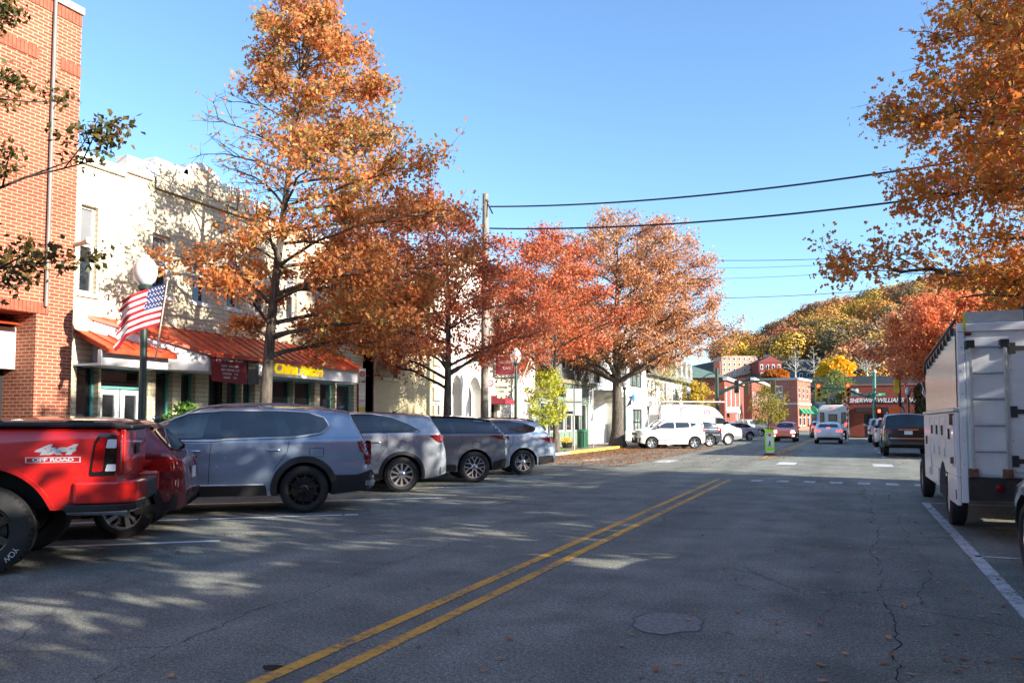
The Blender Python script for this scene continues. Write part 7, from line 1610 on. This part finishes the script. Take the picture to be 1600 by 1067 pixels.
# ================================================================ hillside
def hh(x, y):
    t = max(0, min(1, (y - 165) / 330)); t = t * t * (3 - 2 * t); top = 35 + 22 * (1 / (1 + math.exp(-(x + 25) / 22))) + .12 * (x + 60)
    return t * max(12, min(top, 80)) + 1.5 * math.sin(x * .07) * math.cos(y * .05) * t
b = MB(); nx, ny = 50, 34
for j in range(ny + 1):
    for i in range(nx + 1): x = -260 + 560 * i / nx; y = 160 + 400 * j / ny; b.v.append((x, y, hh(x, y) - .3))
for j in range(ny):
    for i in range(nx): b.f.append((j * (nx + 1) + i, j * (nx + 1) + i + 1, (j + 1) * (nx + 1) + i + 1, (j + 1) * (nx + 1) + i)); b.m.append(0)
tag(b.build('hillside', mat('woodland_floor', (.05, .04, .022), .95, var=.4, scale=.06), None, 60), kind='structure')
HCOL = [srgb(*c) for c in ((176, 112, 58), (190, 136, 60), (204, 166, 62), (150, 126, 66), (124, 108, 66), (184, 100, 66), (160, 92, 62), (200, 142, 84), (112, 96, 64), (172, 128, 66), (210, 164, 52), (146, 108, 80))]
def woods():
    rng = np.random.default_rng(77); rs = random.Random(5); V = []; C = []; T = np.array([(-.5, -.3, 0), (.1, -.55, .15), (.6, -.1, -.1), (.35, .5, .1), (-.4, .45, -.12)]); k = 5; cnt = 0
    for _ in range(5200):
        x = rs.uniform(-90, 130); y = rs.uniform(172, 500); d = Vector((x, y, 0)); dep = d.dot(CF); px = 800 + FPX * d.dot(CR) / dep
        if not (1120 < px < 1640): continue
        if y < 318 and px < 1300: continue
        if y < 230 and px < 1400: continue
        if rs.random() > .24: continue
        R = rs.uniform(3.6, 6.8) * (1 if y > 260 else .8); z = hh(x, y) + R * .9; n = int(620 * (R / 5) ** 2); col = np.array(HCOL[int(rs.random() ** 1.1 * len(HCOL))]) * rs.uniform(.8, 1.08)
        P = rng.normal(size=(n, 3)); P /= np.linalg.norm(P, axis=1)[:, None]; lob = 1 + .22 * np.sin(P[:, 0] * 5 + x) * np.cos(P[:, 1] * 5 + y); P *= (rng.uniform(.55, 1.0, n) ** .5 * lob)[:, None] * R * np.array([1, 1, .95]); P += np.array([x, y, z])
        c = (P - np.array([x, y, z])) / R * .9 + rng.normal(size=(n, 3)) * .35; c /= np.linalg.norm(c, axis=1)[:, None]; a = rng.normal(size=(n, 3)); a -= (a * c).sum(1)[:, None] * c; a /= np.linalg.norm(a, axis=1)[:, None]; bb = np.cross(c, a); s = rng.uniform(.3, .62, n) * R / 5
        V.append(P[:, None, :] + s[:, None, None] * (T[None, :, 0:1] * a[:, None, :] + T[None, :, 1:2] * bb[:, None, :] + T[None, :, 2:3] * c[:, None, :])); C.append(np.repeat((col[None, :] * rng.uniform(.75, 1.2, n)[:, None]), k, 0)); cnt += 1
    V = np.concatenate(V); C = np.concatenate(C); n = len(V); print('woods', cnt, n)
    me = bpy.data.meshes.new('hill_woods'); me.vertices.add(n * k); me.vertices.foreach_set('co', V.astype(np.float32).ravel()); me.loops.add(n * k); me.loops.foreach_set('vertex_index', np.arange(n * k, dtype=np.int32))
    me.polygons.add(n); me.polygons.foreach_set('loop_start', np.arange(0, n * k, k, dtype=np.int32)); me.polygons.foreach_set('loop_total', np.full(n, k, dtype=np.int32))
    ca = me.color_attributes.new('leaf_colour', 'FLOAT_COLOR', 'POINT'); ca.data.foreach_set('color', np.concatenate([C, np.ones((len(C), 1))], 1).astype(np.float32).ravel())
    m, t, p, out = nt('autumn_wood'); p.inputs['Roughness'].default_value = .8; at_ = t.nodes.new('ShaderNodeVertexColor'); at_.layer_name = 'leaf_colour'; t.links.new(at_.outputs[0], p.inputs['Base Color'])
    me.materials.append(m); me.update(calc_edges=True); o = bpy.data.objects.new('hill_woods', me); COL.objects.link(o); tag(o, 'autumn woodland of orange, gold and brown crowns covering the hill', 'woods', kind='stuff')
woods()
def hillp(px, py, D): return atD(px, py, D)
# houses on the slope
def hblock(name, label, px0, px1, pyt, pyb, D, wallm, roofm=None, rows=3, cols=5, gable=False, rz=YAW):
    a = hillp(px0, pyb, D); b_ = hillp(px1, pyb, D); W_ = (b_ - a).dot(CR); H_ = (pyb - pyt) / FPX * D; r = empty(name, (a.x, a.y, a.z), rz, label, 'building'); dn = -a.z - 1 if a.z < 12 else -12
    m = MB(); m.box(0, W_, 0, 12, dn, H_); m.build('wall', wallm, r)
    if gable: m = MB(); m.prism([(-.3, H_), (W_ + .3, H_), (W_ / 2, H_ + W_ * .28)], -.2, 12.2); m.build('roof', wallm if roofm is None else roofm, r)
    elif roofm: m = MB(); m.add([(-.3, -.4, H_), (W_ + .3, -.4, H_), (W_ + .3, 6, H_ + 4.2), (-.3, 6, H_ + 4.2), (W_ + .3, 12, H_), (-.3, 12, H_)], [(0, 1, 2, 3), (3, 2, 4, 5), (0, 3, 5), (1, 4, 2)]); m.build('roof', roofm, r)
    for i in range(cols):
        for j in range(rows): x = W_ * (i + .5) / cols; z = H_ * (j + .45) / rows; w_ = W_ / cols * .22; h_ = H_ / rows * .3; m = MB(); m.box(x - w_, x + w_, -.08, 0, z - h_, z + h_); o = m.build('window', WHITEP, r); m = MB(); m.box(x - w_ * .6, x + w_ * .6, -.12, -.08, z - h_ * .75, z + h_ * .75); m.build('pane', DARKG, o)
    return r
BRH = mat('hill_brick_orange', srgb(206, 156, 130), .85, var=.1); BRH2 = mat('hill_brick_red', srgb(130, 62, 56), .85, var=.1); PINK = mat('faded_roof', srgb(206, 194, 186), .8, var=.12)
hblock('hill_apartments', 'pale orange brick apartment block low on the hill, beside the gabled red house', 1128, 1184, 556, 590, 300, BRH, None, 4, 7)
hblock('hill_house', 'dark red gabled brick house with white windows on the hill', 1186, 1222, 566, 592, 290, BRH2, None, 2, 4, True)
hblock('hill_hall', 'long low hall with a faded pinkish roof on the hill', 1203, 1290, 569, 580, 305, BRH, PINK, 1, 9)
hblock('hill_house', 'slate blue house below the long hall on the hill', 1246, 1280, 579, 594, 270, mat('blue_grey_siding', srgb(84, 96, 116), .8), mat('roof_dark', (.04, .04, .045), .8), 1, 3)
def crown_tree(label, px, py, rpx, D, cols, n, size, trunk=True, name='autumn_tree', sc=(1, 1, .85)):
    p = hillp(px, py, D); R = rpx / FPX * D; r = empty(name, (p.x, p.y, p.z - R * 1.25), 0, label, 'tree'); m = MB(); m.tube([(0, 0, -3), (0, 0, R * .9)], [.5, .3], 8); m.build('trunk', BARKD, r, 50)
    rng = np.random.default_rng(int(px)); P = rng.normal(size=(n, 3)); P /= np.linalg.norm(P, axis=1)[:, None]; P *= (rng.uniform(.5, 1, n) ** .5 * (1 + .16 * np.sin(P[:, 0] * 6) * np.cos(P[:, 2] * 7)))[:, None] * R * np.array(sc); P[:, 2] += R * 1.25; leaves_mesh('crown', P, size, leafmat(name + '_leaves_' + str(int(px)), S(*cols), .4, .2), r, 'clump')
crown_tree('round golden-yellow maple standing above the low dark roof', 1306, 585, 28, 170, ((200, 140, 20), (236, 176, 30), (246, 196, 50), (220, 160, 24)), 6000, .75)
crown_tree('flat orange-brown tree in front of the gabled red house', 1212, 588, 17, 160, ((150, 84, 30), (196, 116, 40), (210, 130, 50)), 2600, .6, sc=(1.15, 1.15, .6))
for px, py, h_, lb in ((1243, 590, 52, 'bare pale tree in front of the long hall on the hill'), (1272, 592, 50, 'bare grey tree right of the slate blue house'), (1355, 590, 66, 'bare white-barked sycamore right of the golden maple')):
    p = hillp(px, py, 190); H_ = h_ / FPX * 190; tree('bare_tree', lb, (p.x, p.y, p.z), H_, .16, H_ * .2, lambda h, H_=H_: (0, 0, H_ * .34 * math.sin(PI * min(1, .25 + .7 * h / H_))), LFY, 18, 60, .3, 'kite', int(px), None, .3, .9, bark=BARKW, tw=.045, side=3, subs=3)
# ================================================================ light
w = bpy.data.worlds.new('World'); scene.world = w; w.use_nodes = True
t = w.node_tree; bg = t.nodes['Background']; sk = t.nodes.new('ShaderNodeTexSky'); sk.sky_type = 'NISHITA'; sk.sun_disc = False
SUN = Vector((3.3, -.5, 1.24)).normalized()
elev = math.asin(SUN.z); az = math.atan2(SUN.x, SUN.y)
sk.sun_elevation = elev; sk.sun_rotation = az; sk.air_density = 1.0; sk.dust_density = .6; sk.ozone_density = 1.6; sk.altitude = 300
mx = t.nodes.new('ShaderNodeMix'); mx.data_type = 'RGBA'; mx.blend_type = 'MULTIPLY'; mx.inputs[0].default_value = 1; mx.inputs[7].default_value = (.79, .975, 1.14, 1)
t.links.new(sk.outputs[0], mx.inputs[6]); t.links.new(mx.outputs[2], bg.inputs[0]); bg.inputs[1].default_value = .114
ld = bpy.data.lights.new('sun', 'SUN'); ld.energy = 5.0; ld.angle = math.radians(.55); ld.color = (1, .915, .79)
lo = bpy.data.objects.new('sun', ld); COL.objects.link(lo); lo.rotation_euler = SUN.to_track_quat('Z', 'Y').to_euler()
vs_ = scene.view_settings; scene.display_settings.display_device = 'sRGB'
vs_.view_transform = 'Standard'; vs_.look = 'None'; vs_.exposure = 1.42; vs_.gamma = 1; vs_.use_curve_mapping = False
scene.cycles.max_bounces = 6; scene.cycles.diffuse_bounces = 3; scene.cycles.glossy_bounces = 3; scene.cycles.transmission_bounces = 4; scene.cycles.transparent_max_bounces = 6
texts_to_mesh()
